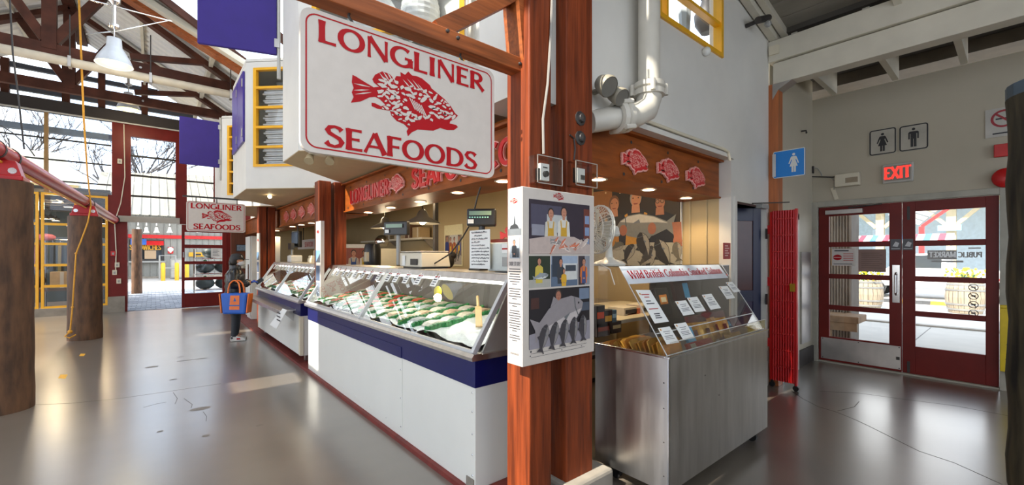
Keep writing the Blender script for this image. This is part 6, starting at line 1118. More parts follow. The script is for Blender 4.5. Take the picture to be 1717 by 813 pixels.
# window lettering read from outside
fr = Fr((DX + .05, .79, 1.46), (0, -1, 0)); n = MB(C('24242a')); n.rect(fr, .055, .305, -.005, .105, 0); o = obj('glass_lettering', n, l2); n = MB(C('f0f0f0')); text(n, 'MARKET', fr, .07, .02, .066, .70, .24, .2, c=-.003, mirror=True); text(n, 'MARKET', fr, .07, .02, .066, .70, .24, .2, c=.002, mirror=True); obj('market_word', n, o)
n = MB(C('24242a')); text(n, 'PUBLIC', fr, .315, .02, .062, .74, .24, .2, c=.003, mirror=True); obj('public_word', n, l2); n = MB(C('33333a')); n.rect(fr, .09, .36, -.04, -.018, .001); n.rect(fr, .40, .50, .12, .135, .001); obj('small_print', n, l2)
for k in range(4): n = MB(C('24242a')); cx_, cy_ = .492 - .0, -.33 - .10 * k; fq = Fr((DX + .05, .842, 1.46), (0, -1, 0)); [n.poly([fq.p(cx_ + r_ * math.cos(q), cy_ + r_ * math.sin(q), .002) for r_, q in ((.042, R(20 * j)), (.042, R(20 * j + 20)), (.034, R(20 * j + 20)), (.034, R(20 * j)))]) for j in range(18)]; n.bar(fq.p(cx_ - .028, cy_ + .028, .002), fq.p(cx_ + .028, cy_ - .028, .002), .008, .001, up=fq.n); n.rect(fq, cx_ - .018, cx_ + .018, cy_ - .008, cy_ + .01, .001); obj('rule_symbol', n, l2)
# yellow wet floor sign and weathered log
t = thing('wet_floor_sign', 'yellow folded wet floor sign leaning by the entrance door', 'floor sign', (DX - .12, .06, .25)); YS = mat('sign_yellow', 'e0c21a', .4)
fr = Fr((DX - .06, .145, .22), (0, -1, 0)); m = MB(YS); m.fbox(fr, 0, .26, 0, .70, 0, .02); m.fbox(fr, .0, .26, .70, .735, -.01, .03); obj('front_panel', m, t, bev=.006); obj('rear_panel', MB(YS).fbox(fr, .0, .26, .0, .70, -.03, -.008), t); n = MB(INK); [n.bar(fr.p(*a, .021), fr.p(*b, .021), .008, .001, up=fr.n) for a, b in (((.05, .30), (.09, .38)), ((.09, .38), (.13, .30)), ((.05, .30), (.13, .30)), ((.09, .22), (.09, .26)), ((.04, .14), (.18, .14)))]; obj('print', n, t)
obj('hook', MB(DSTEEL).tube([(DX, .02, .97), (DX - .07, .02, .96)], .01, 6), t)
lc = (4.34, -.21); t = thing('log_post', 'dark weathered log post at the entrance side of the aisle', 'post', (*lc, 0), 'round log posts')
pr = [(.268 + .008 * math.sin(k * 1.9), k * .18) for k in range(15)]; obj('trunk', MB(LOGG).lathe(pr, (0, 0, 0), 28), t, local=True, smooth=True); obj('cap_plate', MB(mat('blue_grey_steel', '5a6a78', .4, .5)).lathe([(.0, 2.60), (.275, 2.60), (.275, 2.52)], (0, 0, 0), 24), t, local=True); obj('bracket', MB(PIPE).box(-.1, .12, -.1, .1, 2.6, 2.95), t, local=True)
# ================================================================ round logs, red pipe, ropes, floor tape
def log_post(label, x, y, r_, h_):
    t = thing('log_post', label, 'post', (x, y, 0), 'round log posts'); pr = [(r_ * (1.04 - .05 * k / 12 + .012 * math.sin(k * 2.3)), h_ * k / 12) for k in range(13)] + [(r_ * .96, h_ + .005), (.0, h_ + .005)]
    obj('trunk', MB(LOG).lathe(pr, (0, 0, 0), 28), t, local=True, smooth=True)
    m = MB(PIPE); m.box(-r_ * .8, r_ * .8, -.16, .16, h_ + .005, h_ + .05); m.prism([(-.17, -.10, h_ + .05), (.17, -.10, h_ + .05), (.13, -.10, h_ + .20), (-.13, -.10, h_ + .20)], (0, .2, 0)); obj('saddle', m, t, local=True, bev=.008)
    for s in (-1, 1): obj('saddle_hole', MB(CHROME).tube([(s * .11, -.105, h_ + .10), (s * .11, -.095, h_ + .10)], .03, 10), t, local=True)
    return t
log_post('thick brown log post nearest the camera beside the hall aisle', -1.16, 6.36, .235, 2.22); t2 = log_post('brown log post with a yellow rope farther along the hall aisle', -.955, 10.85, .225, 2.20)
t = thing('red_rail_pipe', 'long red pipe lying across the tops of the log posts', 'pipe', (-1.05, 9.5, 2.45))
obj('pipe', MB(PIPE).tube([(-1.27, 3.2, 2.52), (-1.16, 6.36, 2.50), (-.955, 10.85, 2.46), (-.80, 15.2, 2.43)], .095, 18), t, smooth=True)
for y, x in ((6.15, -1.17), (6.6, -1.15), (10.6, -.965), (11.1, -.945)): obj('strap', MB(DARK).tube([(x, y, 2.505 - .009 * (y - 6)), (x, y + .05, 2.505 - .009 * (y - 6))], .103, 18), t)
obj('light_strip', MB(mat('strip_yellow', 'd9a030', .4)).tube([(-1.2, 4, 2.405), (-1.12, 6.36, 2.395), (-.93, 10.85, 2.355), (-.79, 15.1, 2.33)], .014, 6), t); obj('end_cap', MB(BLACK).lathe([(.0, .02), (.11, .02), (.115, -.06)], (-.80, 15.2, 2.43), 16, None, (0, 1, 0)), t)
ROPE = mat('yellow_rope', 'c98f2c', .7, bump=.2, scale=40)
P = [W(132, 0, Y=10.45), W(136, 100, Y=10.45), W(140, 200, Y=10.45), W(146, 290, Y=10.5), W(152, 345, Y=10.55), W(147, 372, Y=10.55), W(135, 405, Y=10.55), W(127, 425, Y=10.5), W(124, 470, Y=10.5), W(121, 515, Y=10.5), W(117, 556, Y=10.5)]
t = thing('yellow_rope', 'yellow rope hanging from the roof along the second log post', 'rope', P[-1]); obj('rope', MB(ROPE).tube(P, [.016] * 3 + [.012] * 8, 6), t, smooth=True)
for q in (P[-1], P[7], P[9]): obj('knot', MB(ROPE).ball(q, .035 if q is P[-1] else .02, 8), t, smooth=True)
obj('rope_tail', MB(ROPE).tube([P[-1], P[-1] + V((-.06, -.03, -.07)), P[-1] + V((.0, -.05, -.10)), P[-1] + V((.07, .0, -.06))], .012, 6), t, smooth=True)
P = [W(16, 0, Y=7.5), W(21, 90, Y=7.5), W(30, 160, Y=7.5), W(40, 250, Y=7.4)]; tag(obj('hanging_cable', MB(DARK).tube(P, .009, 6), pos=P[-1], smooth=True), 'thin dark cable hanging from the roof to the red pipe', 'cable')
P = [W(40, 250, Y=7.4), W(46, 225, Y=7.4), W(62, 248, Y=7.4), W(0, 210, Y=7.4)]; tag(obj('loose_wire', MB(DARK).tube([P[3], W(20, 222, Y=7.4), W(44, 243, Y=7.4), W(58, 262, Y=7.4)], .007, 6), pos=P[0], smooth=True), 'loose dark wire drooping over the red pipe', 'wire')
for k, (pts, lb) in enumerate((([(97, 634), (109, 635), (113, 628), (101, 628)], 'yellow tape mark on the floor near the first log post'), ([(132, 597), (140, 597), (143, 593), (135, 593)], 'yellow tape mark on the floor toward the second log post'))):
    P = [W(x, y, Z=0) for x, y in pts]; tag(obj('tape_mark', MB(mat('tape_yellow', 'e6a91a', .5)).prism([p + V((0, 0, .0005)) for p in P], (0, 0, .0015)), pos=P[0]), lb, 'tape mark', 'floor tape marks')
# ================================================================ clothing shop behind the yellow frames
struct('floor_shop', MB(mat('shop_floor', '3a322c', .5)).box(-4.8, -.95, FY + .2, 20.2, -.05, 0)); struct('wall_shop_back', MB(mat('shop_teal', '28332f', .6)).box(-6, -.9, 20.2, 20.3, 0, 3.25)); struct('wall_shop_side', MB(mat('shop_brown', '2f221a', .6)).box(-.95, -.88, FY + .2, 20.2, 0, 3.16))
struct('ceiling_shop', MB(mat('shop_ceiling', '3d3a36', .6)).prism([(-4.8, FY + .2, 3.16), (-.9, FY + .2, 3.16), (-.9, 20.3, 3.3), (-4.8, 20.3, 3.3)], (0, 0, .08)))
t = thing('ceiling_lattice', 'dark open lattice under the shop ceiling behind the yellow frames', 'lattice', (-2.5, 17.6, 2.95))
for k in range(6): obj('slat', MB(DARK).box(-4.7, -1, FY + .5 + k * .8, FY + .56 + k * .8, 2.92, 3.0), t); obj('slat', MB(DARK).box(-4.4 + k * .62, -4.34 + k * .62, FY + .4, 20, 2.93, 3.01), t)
for k, (px, py, Y) in enumerate(((95, 339, 16.6), (114, 347, 17.4), (74, 367, 18.5), (84, 367, 18.6), (117, 379, 19.0), (171, 375, 16.5), (93, 370, 19.5))):
    p = W(px, py, Y=Y); t = thing('shop_lamp', 'warm ceiling lamp inside the clothing shop, %s counted in depth order' % ORD[k], 'lamp', p, 'warm lamps in the clothing shop'); obj('lamp_lens', MB(BULB).lathe([(.0, .0), (.10, .0), (.09, .03)], (0, 0, 0), 12), t, local=True); obj('lamp_shade', MB(DARK).lathe([(.105, -.005), (.11, .06), (.03, .12), (.03, .16)], (0, 0, 0), 12), t, local=True); obj('cord', MB(DARK).tube([(0, 0, .15), (0, 0, max(.2, 3.165 + .14 * (Y - 15.6) / 4.7 - p.z))], .006, 5), t, local=True)
    if k in (0, 3, 5): l = bpy.data.lights.new('lamp', 'POINT'); l.energy = 30; l.color = (1, .75, .45); l.shadow_soft_size = .1; lo = bpy.data.objects.new('lamp', l); COL.objects.link(lo); lo.parent = t; lo.location = (0, 0, -.12)
t = thing('clothes_rail', 'chrome clothes rail inside the shop behind the yellow frames', 'rail', (-2.0, 17.6, 0)); obj('bar', MB(CHROME).tube([(-3.2, 17.6, 1.95), (-1.2, 17.6, 1.95)], .018, 8), t); [obj('leg', MB(CHROME).tube([(x, 17.6, 0), (x, 17.6, 1.95)], .018, 8), t) for x in (-3.2, -1.2)]
rg = random.Random(31)
for k in range(13):
    x = -3.1 + k * .15; c = ['3a2f33', '5a2a2e', 'b8b0a4', '2d3a36', '8a3a2e', 'd0c8bc', '33414f', '7a6a2e', '2b2b2e', 'c0504a', '4a5a4a', 'd8d0c8', '402a30'][k]; h_ = rg.uniform(.7, 1.05); m = MB(C(c)); m.prism([(x - .03, 17.38, 1.85 - h_), (x - .03, 17.82, 1.85 - h_), (x - .03, 17.78, 1.75), (x - .03, 17.64, 1.88), (x - .03, 17.56, 1.88), (x - .03, 17.42, 1.75)], (.07, 0, 0)); o = obj('hanging_garment', m, pos=(x, 17.6, 1.85), bev=.01); tag(o, 'garment on the shop rail behind the yellow frames, %s counted toward the doorway' % ORD[k], 'garment', 'garments on the shop rail'); obj('hanger_hook', MB(CHROME).tube([(x, 17.6, 1.87), (x, 17.6, 1.95)], .006, 5), o)
m = MB(mat('cardboard', 'c9a878', .7)); m.box(-2.05, -1.62, 16.0, 16.3, .66, 1.08); o = obj('cardboard_box', m, pos=(-1.8, 16.1, .66), bev=.006); tag(o, 'tan cardboard box in the shop window behind the yellow frame', 'box'); obj('tape', MB(IVORY).box(-1.87, -1.80, 15.995, 16.0, .66, 1.08), o)
t = thing('window_bench', 'dark bench with stock in the shop window', 'bench', (-2, 16.2, 0)); obj('seat', MB(mat('bench_brown', '4a3222', .6)).box(-3.6, -1.0, 15.75, 16.45, .60, .66), t); obj('leg', MB(DARK).box(-3.5, -3.44, 15.8, 16.4, 0, .60), t); obj('leg', MB(DARK).box(-1.2, -1.14, 15.8, 16.4, 0, .60), t)
m = MB(C('202024')).ball((-2.35, 16.15, .86), .2, 12, None, (1.1, .8, 1)); tag(obj('black_bag', m, pos=(-2.35, 16.15, .66), smooth=True), 'black bag beside the cardboard box in the shop window', 'bag'); m = MB(C('c06a78')).ball((-2.25, 17.0, 2.0), .14, 10, None, (1.4, .8, .7)); tag(obj('pink_hat', m, pos=(-2.25, 17, 2.0), smooth=True), 'pink hat high on a stand in the clothing shop', 'hat'); tag(obj('hat_stand', MB(DARK).tube([(-2.25, 17.0, 0), (-2.25, 17.0, 1.92)], .02, 6), pos=(-2.25, 17, 0)), 'thin dark stand under the pink hat', 'stand')
# ================================================================ the customer
px_, py_ = 1.10, 8.93
cu = thing('person', 'person in black puffer jacket, cap and face mask standing at the counter', 'person', (px_, py_, 0), None, R(-12))
SK = mat('skin_tone', 'c08a68', .5); JK = mat('black_puffer', (.010, .010, .012), .28, var=.3, scale=14); TR = mat('dark_jeans', (.010, .012, .018), .6); 
# one body: hips, legs, spine, head, arms, fingers
B = [(0, 0, .76, .105), (0, 0, .95, .105), (0, 0, 1.12, .12), (.0, 0, 1.24, .075), (.015, 0, 1.32, .048), (.03, 0, 1.40, .078), (.045, 0, 1.46, .080), (.115, 0, 1.385, .018)]
E_ = [(0, 1), (1, 2), (2, 3), (3, 4), (4, 5), (5, 6), (5, 7)]
for s in (-1, 1):
    b = len(B); B += [(0, s * .085, .72, .085), (.01, s * .085, .42, .058), (-.01, s * .085, .10, .042), (.10, s * .09, .045, .036)]; E_ += [(0, b), (b, b + 1), (b + 1, b + 2), (b + 2, b + 3)]
    b = len(B); B += [(0, s * .135, 1.18, .05), (-.02, s * .19, .98, .044), (.17, s * .13, .98 if s < 0 else 1.0, .036), (.235, s * .095, 1.02 if s < 0 else 1.03, .026)]; E_ += [(2, b), (b, b + 1), (b + 1, b + 2), (b + 2, b + 3)]
body = skin('body', B, E_, SK, cu)
for s in (-1, 1):
    w0 = V((.245, s * .092, 1.025)); F_ = []; G = []
    for k, (dy, L) in enumerate(((-.030, .058), (-.011, .070), (.008, .066), (.025, .052))):
        b = len(F_); a = w0 + V((.0, dy * .4, .0)); c = w0 + V((.05, dy, .012)); d = c + V((L * .5, -s * .012, -.002)); e = d + V((L * .25, -s * .02, -.022)); F_ += [(*a, .015), (*c, .0125), (*d, .011), (*e, .009)]; G += [(b, b + 1), (b + 1, b + 2), (b + 2, b + 3)] + ([(0, b)] if b else [])
    b = len(F_); a = w0 + V((.012, -s * .026, .012)); F_ += [(*a, .013), (*(a + V((.03, -s * .022, .018))), .011), (*(a + V((.055, -s * .022, .020))), .009)]; G += [(0, b), (b, b + 1), (b + 1, b + 2)]
    skin('gloved_hand' if s < 0 else 'hand', F_, G, mat('blue_glove', '2c4fb0', .45) if s < 0 else SK, cu, 1)
jk = MB(JK)
rings = [(.70, .135, .175), (.745, .155, .195), (.80, .14, .18), (.85, .16, .20), (.905, .142, .182), (.955, .16, .20), (1.01, .145, .186), (1.06, .162, .20), (1.11, .148, .19), (1.155, .155, .19), (1.20, .13, .165), (1.235, .105, .125), (1.265, .088, .095), (1.31, .092, .098), (1.335, .085, .09)]
n_ = 22; P = [(z, [(-.005 + a * math.cos(2 * math.pi * k / n_), b * math.sin(2 * math.pi * k / n_), z) for k in range(n_)]) for z, a, b in rings]
for z, pr in P: jk.v += [V(q) for q in pr]
for i in range(len(rings) - 1):
    for k in range(n_): j = (k + 1) % n_; jk.face((i * n_ + k, i * n_ + j, i * n_ + n_ + j, i * n_ + n_ + k))
obj('jacket', jk, cu, local=True, smooth=True)
for s in (-1, 1):
    A = [V((-.005, s * .145, 1.185)), V((-.02, s * .20, .98)), V((.215, s * .115, 1.015))]; pts = []; rs = []
    for a, b in zip(A, A[1:]):
        for k in range(6): pts.append(a.lerp(b, k / 6)); rs.append((.084 if a is A[0] else .064) * (1.08 if k % 2 else .93))
    pts = [V((.0, s * .09, 1.235))] + pts; rs = [.055] + rs; pts.append(A[2]); rs.append(.045); m = MB(JK).tube(pts, rs, 14); obj('sleeve', m, cu, local=True, smooth=True)
    L = [(0, s * .085, .74), (.0, s * .085, .60), (.012, s * .085, .42), (.005, s * .085, .25), (-.008, s * .085, .085)]; obj('trouser_leg', MB(TR).tube(L, [.095, .088, .068, .060, .052], 14), cu, local=True, smooth=True)
    m = MB(mat('white_trainer', 'd0ccc6', .5)); sy = s * .088; pr = [(-.06, .0), (-.07, .05), (-.05, .10), (.02, .105), (.06, .085), (.13, .06), (.165, .035), (.17, .0)]
    m.prism([(x, sy - .040, z) for x, z in pr], (0, .08, 0)); sh_ = obj('shoe', m, cu, local=True, bev=.014); obj('shoe_print', MB(SRED).prism([(.03, sy - .0415, .03), (.09, sy - .0415, .03), (.08, sy - .0415, .055), (.03, sy - .0415, .06)], (0, .083, 0)), sh_, local=True); obj('shoe_heel', MB(BLACK).prism([(-.06, sy - .0415, .045), (-.02, sy - .0415, .05), (-.03, sy - .0415, .085), (-.055, sy - .0415, .085)], (0, .083, 0)), sh_, local=True)
HA = mat('dark_hair', (.012, .008, .006), .5)
obj('hair', MB(HA).ball((-.012, 0, 1.415), .096, 16, None, (.85, .95, 1.1)), cu, local=True, smooth=True)
m = MB(HA).ball((-.07, 0, 1.37), .055, 12, None, (.6, 1.2, 1.3)); obj('hair_back', m, cu, local=True, smooth=True)
m = MB(SK).ball((.052, 0, 1.405), .086, 16, None, (.90, .82, 1.08)); m.ball((.04, .078, 1.40), .02, 8, None, (.6, .5, 1.2)); m.ball((.04, -.078, 1.40), .02, 8, None, (.6, .5, 1.2)); obj('face', m, cu, local=True, smooth=True)
m = MB(mat('eye_dark', '1a1412', .3)); [m.ball((.122, s * .033, 1.425), .011, 8) for s in (-1, 1)]; obj('eyes', m, cu, local=True, smooth=True)
m = MB(mat('face_mask', 'c9ccd0', .6)).ball((.072, 0, 1.368), .078, 14, None, (1.0, .92, .72)); obj('face_mask', m, cu, local=True, smooth=True); obj('mask_strap', MB(PAPER).tube([(.08, -.075, 1.385), (.04, -.083, 1.40)], .004, 5), cu, local=True)
CAPM = mat('black_cap', (.012, .012, .014), .6); m = MB(CAPM).lathe([(.104, .0), (.106, .03), (.095, .07), (.06, .10), (.0, .108)], (.025, 0, 1.435), 20); cp = obj('cap', m, cu, local=True, smooth=True)
m = MB(CAPM); m.prism([(.10, -.08, 1.437), (.19, -.05, 1.425), (.21, 0, 1.423), (.19, .05, 1.425), (.10, .08, 1.437)], (0, 0, .01)); obj('cap_peak', m, cp, local=True); m = MB(C('b9b6b0')); m.poly([(.075, -.088, 1.465), (.113, -.062, 1.465), (.105, -.058, 1.505), (.07, -.083, 1.505)]); obj('cap_patch', m, cp, local=True)
o = obj('mobile_phone', MB(BLACK).box(-.035, .035, -.006, .006, 0, .13), pos=None); o.location = (px_ + .30, py_ - .11, 1.005); o.rotation_euler = (0, R(55), R(-12)); tag(o, 'black phone held in the hands of the person at the counter', 'phone'); obj('screen', MB(mat('dark_screen', '15181c', .15)).poly([(-.03, -.0065, .01), (.03, -.0065, .01), (.03, -.0065, .12), (-.03, -.0065, .12)]), o, local=True)
# tote bag on the arm
c0 = W(393, 500, X=px_ - .02); c0 = V((px_ - .02, py_ - .26, 0)); t = thing('tote_bag', 'blue tote bag with orange sides hanging from the arm of the person', 'bag', (c0.x, c0.y, .50), None, R(-38))
BL = mat('tote_blue', '1a56b0', .5, var=.08); OR = mat('tote_orange', 'e0702a', .5)
m = MB(BL); prf = [(-.20, 0), (.20, 0), (.235, .36), (-.235, .36)]
m.prism([(x * .96, -.075 + .0, z) for x, z in prf], (0, .15, 0)); obj('body', m, t, local=True, bev=.03)
for s in (-1, 1): obj('side_panel', MB(OR).prism([(s * .20, -.07, .02), (s * .20, .07, .02), (s * .232, .07, .35), (s * .232, -.07, .35)], (s * .022, 0, 0)), t, local=True, bev=.008); obj('handle', MB(OR).tube([(-.10, s * .06, .36), (-.095, s * .057, .44), (-.075, s * .05, .52), (-.04, s * .042, .562), (0, s * .035, .575), (.04, s * .042, .562), (.075, s * .05, .52), (.095, s * .057, .44), (.10, s * .06, .36)], .012, 6), t, local=True, smooth=True)
m = MB(OR); m.prism([(-.07, -.079, .08), (.10, -.079, .08), (.10, -.079, .32), (-.05, -.079, .32)], (0, .004, 0)); pt = obj('patch', m, t, local=True); m = MB(C('2a5a9a')); m.poly([(-.065, -.081, .14), (.10, -.081, .14), (.10, -.081, .16), (-.065, -.081, .16)]); m.poly([(.0, -.081, .22), (.05, -.081, .22), (.025, -.081, .29)]); obj('print', m, pt, local=True)
# ================================================================ the server behind the near case
st = thing('person', 'dark-haired server bending down behind the near glass case', 'person', (2.84, 4.5, 0), None, R(165))
B = [(0, 0, .86, .12), (.04, 0, 1.02, .12), (.07, 0, 1.16, .125), (.09, 0, 1.25, .07), (.10, 0, 1.31, .048), (.115, 0, 1.375, .078), (.12, 0, 1.44, .085), (.195, 0, 1.375, .018)]; E_ = [(0, 1), (1, 2), (2, 3), (3, 4), (4, 5), (5, 6), (5, 7)]
for s in (-1, 1):
    b = len(B); B += [(0, s * .09, .80, .09), (.10, s * .1, .46, .065), (-.02, s * .1, .09, .045), (.1, s * .1, .045, .038)]; E_ += [(0, b), (b, b + 1), (b + 1, b + 2), (b + 2, b + 3)]
    b = len(B); B += [(.07, s * .17, 1.19, .058), (.10, s * .21, .98, .048), (.28, s * .15, .95, .036), (.345, s * .13, .95, .028)]; E_ += [(2, b), (b, b + 1), (b + 1, b + 2), (b + 2, b + 3)]
SK2 = mat('skin_warm', '9a5f3f', .5); skin('body', B, E_, SK2, st)
for s in (-1, 1):
    w0 = V((.355, s * .13, .955)); F_ = []; G = []
    for k, (dy, L) in enumerate(((-.030, .058), (-.011, .070), (.008, .066), (.025, .052))): b = len(F_); F_ += [(*(w0 + V((0, dy * .4, 0))), .015), (*(w0 + V((.05, dy, 0))), .0125), (*(w0 + V((.05 + L * .5, dy, -.008))), .011), (*(w0 + V((.05 + L * .8, dy, -.03))), .009)]; G += [(b, b + 1), (b + 1, b + 2), (b + 2, b + 3)] + ([(0, b)] if b else [])
    b = len(F_); F_ += [(*(w0 + V((.012, -s * .026, 0))), .013), (*(w0 + V((.042, -s * .05, -.004))), .011), (*(w0 + V((.065, -s * .052, -.012))), .009)]; G += [(0, b), (b, b + 1), (b + 1, b + 2)]; skin('hand', F_, G, SK2, st, 1)
m = MB(HA).ball((.095, 0, 1.435), .105, 16, None, (.95, .92, .95)); m.ball((.02, 0, 1.50), .05, 10); obj('hair', m, st, local=True, smooth=True)
m = MB(SK2).ball((.135, 0, 1.40), .085, 16, None, (.9, .82, 1.1)); m.ball((.212, 0, 1.39), .016, 8); obj('face', m, st, local=True, smooth=True); m = MB(mat('eye_dark', '1a1412', .3)); [m.ball((.205, s * .032, 1.418), .010, 8) for s in (-1, 1)]; m.ball((.205, 0, 1.345), .012, 8, None, (.5, 1.8, .4)); obj('eyes', m, st, local=True)
jk = MB(mat('server_shirt', '8a3a2e', .7)).lathe([(.0, .80), (.14, .80), (.15, .95), (.155, 1.12), (.13, 1.20), (.07, 1.26)], (.05, 0, 0), 18); obj('shirt', jk, st, local=True, smooth=True); obj('apron', MB(mat('apron_white', 'c9c4b8', .7)).box(.14, .215, -.12, .12, .55, 1.08), st, local=True, bev=.02)
for s in (-1, 1): obj('trouser_leg', MB(TR).tube([(0, s * .09, .86), (.10, s * .1, .46), (-.02, s * .1, .08)], [.11, .08, .06], 12), st, local=True, smooth=True)
# ================================================================ outside the far doorway
gl_ = MB(ASPH); gl_.box(-60, 60, FY + .2, 75, -.14, -.03); struct('ground_north', gl_)
pv = struct('pavement_north', MB(mat('paver_joint', '6d7178', .8)).box(-.86, 3.0, FY + .18, 24.2, -.03, -.012))
PV = [MB(mat('paver_%d' % k, c, .75, var=.1, scale=8)).box(-.105, .105, -.155, .155, -.02, 0) for k, c in enumerate(('7f868f', '757c86', '8a9098'))]
PM_ = []
for m in PV: o = obj('paver', m, pv, local=True); PM_.append(o)
rg = random.Random(6); cnt = 0
far = MB(mat('paver_1', '757c86', .75, var=.1, scale=8))
for j in range(27):
    for i in range(17):
        x = -.74 + i * .222 + .111 * (j % 2); y = FY + .36 + j * .322
        if x > 2.9: continue
        if cnt < 240 and x < 1.75:
            o = PM_[rg.randrange(3)]; o = o if (o.location.length == 0 and cnt < 40) else o.copy()
            if o.name not in COL.objects: COL.objects.link(o); o.parent = pv
            o.location = V((x, y, rg.uniform(-.004, .002))) - pv.location; cnt += 1
        else: far.box(x - .105, x + .105, y - .155, y + .155, -.03, -.002)
o = obj('paver_field', far, pv); o['kind'] = 'stuff'
# sandwich shop across the road
SH = 38.0; SID = mat('siding_grey', '8e8e88', .6, var=.05); ribs = MB(SID)
for k in range(50):
    x = -3 + k * .36; ribs.poly([(x, SH, -.03), (x + .24, SH, -.03), (x + .24, SH, 4.3), (x, SH, 4.3)]); ribs.poly([(x + .24, SH, -.03), (x + .30, SH - .06, -.03), (x + .30, SH - .06, 4.3), (x + .24, SH, 4.3)]); ribs.poly([(x + .30, SH - .06, -.03), (x + .36, SH, -.03), (x + .36, SH, 4.3), (x + .30, SH - .06, 4.3)])
sb = thing('sandwich_shop', 'pale corrugated sandwich shop across the road behind the far doorway', 'building', (0, SH, 0)); obj('front_wall', ribs, sb); obj('side_wall', MB(SID).box(-3, 15, SH + .05, SH + 6, 0, 4.3), sb)
rr_ = MB(mat('beige_roof_metal', '8a8474', .6, 0.))
for k in range(39): x = -3.1 + k * .48; rr_.poly([(x, SH - .6, 4.2), (x + .40, SH - .6, 4.2), (x + .40, SH + 7, 7.9 + .08 * (x + 3)), (x, SH + 7, 7.9 + .08 * (x + 3))]); rr_.poly([(x + .40, SH - .6, 4.2), (x + .48, SH - .6, 4.28), (x + .48, SH + 7, 7.98 + .08 * (x + 3)), (x + .40, SH + 7, 7.9 + .08 * (x + 3))])
obj('roof', rr_, sb); obj('red_band', MB(REDB).box(-3, 15, SH - .12, SH - .06, 2.68, 2.92), sb); obj('base_kerb', MB(CONC).box(-3, 15, SH - .7, SH, -.03, .10), sb)
p0, p1 = W(222, 401, Y=SH - .1), W(274, 437, Y=SH - .1); wn2 = obj('shop_window', MB(DARK).box(p0.x - .2, p1.x, SH - .14, SH - .06, p1.z, p0.z), sb); obj('pane', MB(mat('shop_dark_glass', '23282c', .08)).box(p0.x - .1, p1.x - .12, SH - .16, SH - .14, p1.z + .12, p0.z - .1), wn2)
obj('sill', MB(GREY).box(p0.x - .2, p1.x + .1, SH - .3, SH - .06, p1.z - .12, p1.z), wn2); obj('counter_goods', MB(C('b59a7a')).box(p0.x + .6, p1.x - .4, SH - .165, SH - .155, p1.z + .14, p1.z + .7), wn2)
fr = Fr((p0.x - .15, SH - .18, 0), (1, 0, 0)); fr.o.z = W(240, 420, Y=SH - .18).z; n = MB(mat('sign_gold', 'd9a01e', .5)); text(n, 'SANDWICHES', fr, .0, .05, .34, (p1.x - p0.x) / (sum(GL[c][0] for c in 'SANDWICHES') * .34), .22, .13, c=.0); obj('window_lettering', n, wn2)
aw = MB(C('2f5fae')); ax0, ax1 = p0.x - .1, p1.x - .9; aw.prism([(ax0, SH - .2, 2.62), (ax0, SH - .5, 2.22), (ax0, SH - .2, 2.22)], (ax1 - ax0, 0, 0)); obj('awning', aw, sb); a2 = MB(REDB); a2.prism([(ax1, SH - .2, 2.5), (ax1, SH - .5, 2.2), (ax1, SH - .2, 2.2)], (.9, 0, 0)); obj('red_reflection', a2, sb)  # blue and red shapes stand in for a reflection in the shop window
fr = Fr((0, SH - .13, 0)); a, b = W(281, 414, Y=SH - .13), W(290, 425, Y=SH - .13); rs = obj('red_sign', MB(REDB).box(a.x, b.x, SH - .13, SH - .06, b.z, a.z), sb); m = MB(PAPER); m.disc(fr, (a.x + b.x) / 2, b.z + (a.z - b.z) * .62, .16, .003, None, 14); m.rect(fr, a.x + .1, b.x - .1, b.z + .06, b.z + .12, .003); obj('sign_print', m, rs)
for k, px in enumerate((231, 245, 262, 284, 333)):
    q = W(px, 388, Y=SH - .6); o = obj('barn_lamp', MB(WPAN).lathe([(.0, .30), (.07, .28), (.10, .06), (.17, -.08), (.16, -.08)], q, 12), sb, smooth=True); obj('lamp_arm', MB(WPAN).tube([q + V((0, 0, .4)), q + V((0, .25, .7)), q + V((0, .5, .7))], .04, 6), o)
n = MB(mat('sign_gold', 'd9a01e', .5)); a, b = W(316, 423, Y=SH - .1), W(348, 430, Y=SH - .1); n.box(a.x, b.x, SH - .13, SH - .08, b.z, a.z); o = obj('yellow_menu_sign', n, sb); m = MB(DARK); [m.box(a.x + .3 + k * .6, a.x + .7 + k * .6, SH - .14, SH - .13, b.z + .08, a.z - .1) for k in range(2)]; obj('sign_print', m, o)
for k, (px, lb) in enumerate(((273, 'yellow bollard nearer the sandwich window'), (296, 'yellow bollard at the edge of the doorway view'), (313, 'yellow bollard seen through the red sliding door'))):
    q = W(px, 464, Y=33.5); tag(obj('bollard', MB(YEL).lathe([(.11, -.03), (.11, 1.0), (.08, 1.06), (.0, 1.08)], (q.x, 33.5, 0), 14), pos=(q.x, 33.5, 0), smooth=True), lb, 'bollard', 'yellow bollards')
q = W(284, 462, Y=35); t = thing('bike_rack', 'grey metal rack between the yellow bollards', 'rack', (q.x, 35, 0)); obj('frame', MB(GREY).tube([(q.x - .5, 35, 0), (q.x - .5, 35, 1.5), (q.x + .3, 35, 1.5), (q.x + .3, 35, .0)], .05, 8), t); obj('rail', MB(GREY).tube([(q.x - .5, 35, .7), (q.x + .3, 35, .7)], .04, 8), t); q = W(292, 458, Y=35); t = thing('grey_cabinet', 'grey utility cabinet behind the doorway bollard', 'cabinet', (q.x + .2, 35.5, 0)); obj('case', MB(GREY).box(q.x - .2, q.x + .6, 35.3, 36, 0, 1.3), t); obj('door', MB(LGREY).box(q.x - .15, q.x + .55, 35.28, 35.3, .1, 1.2), t)
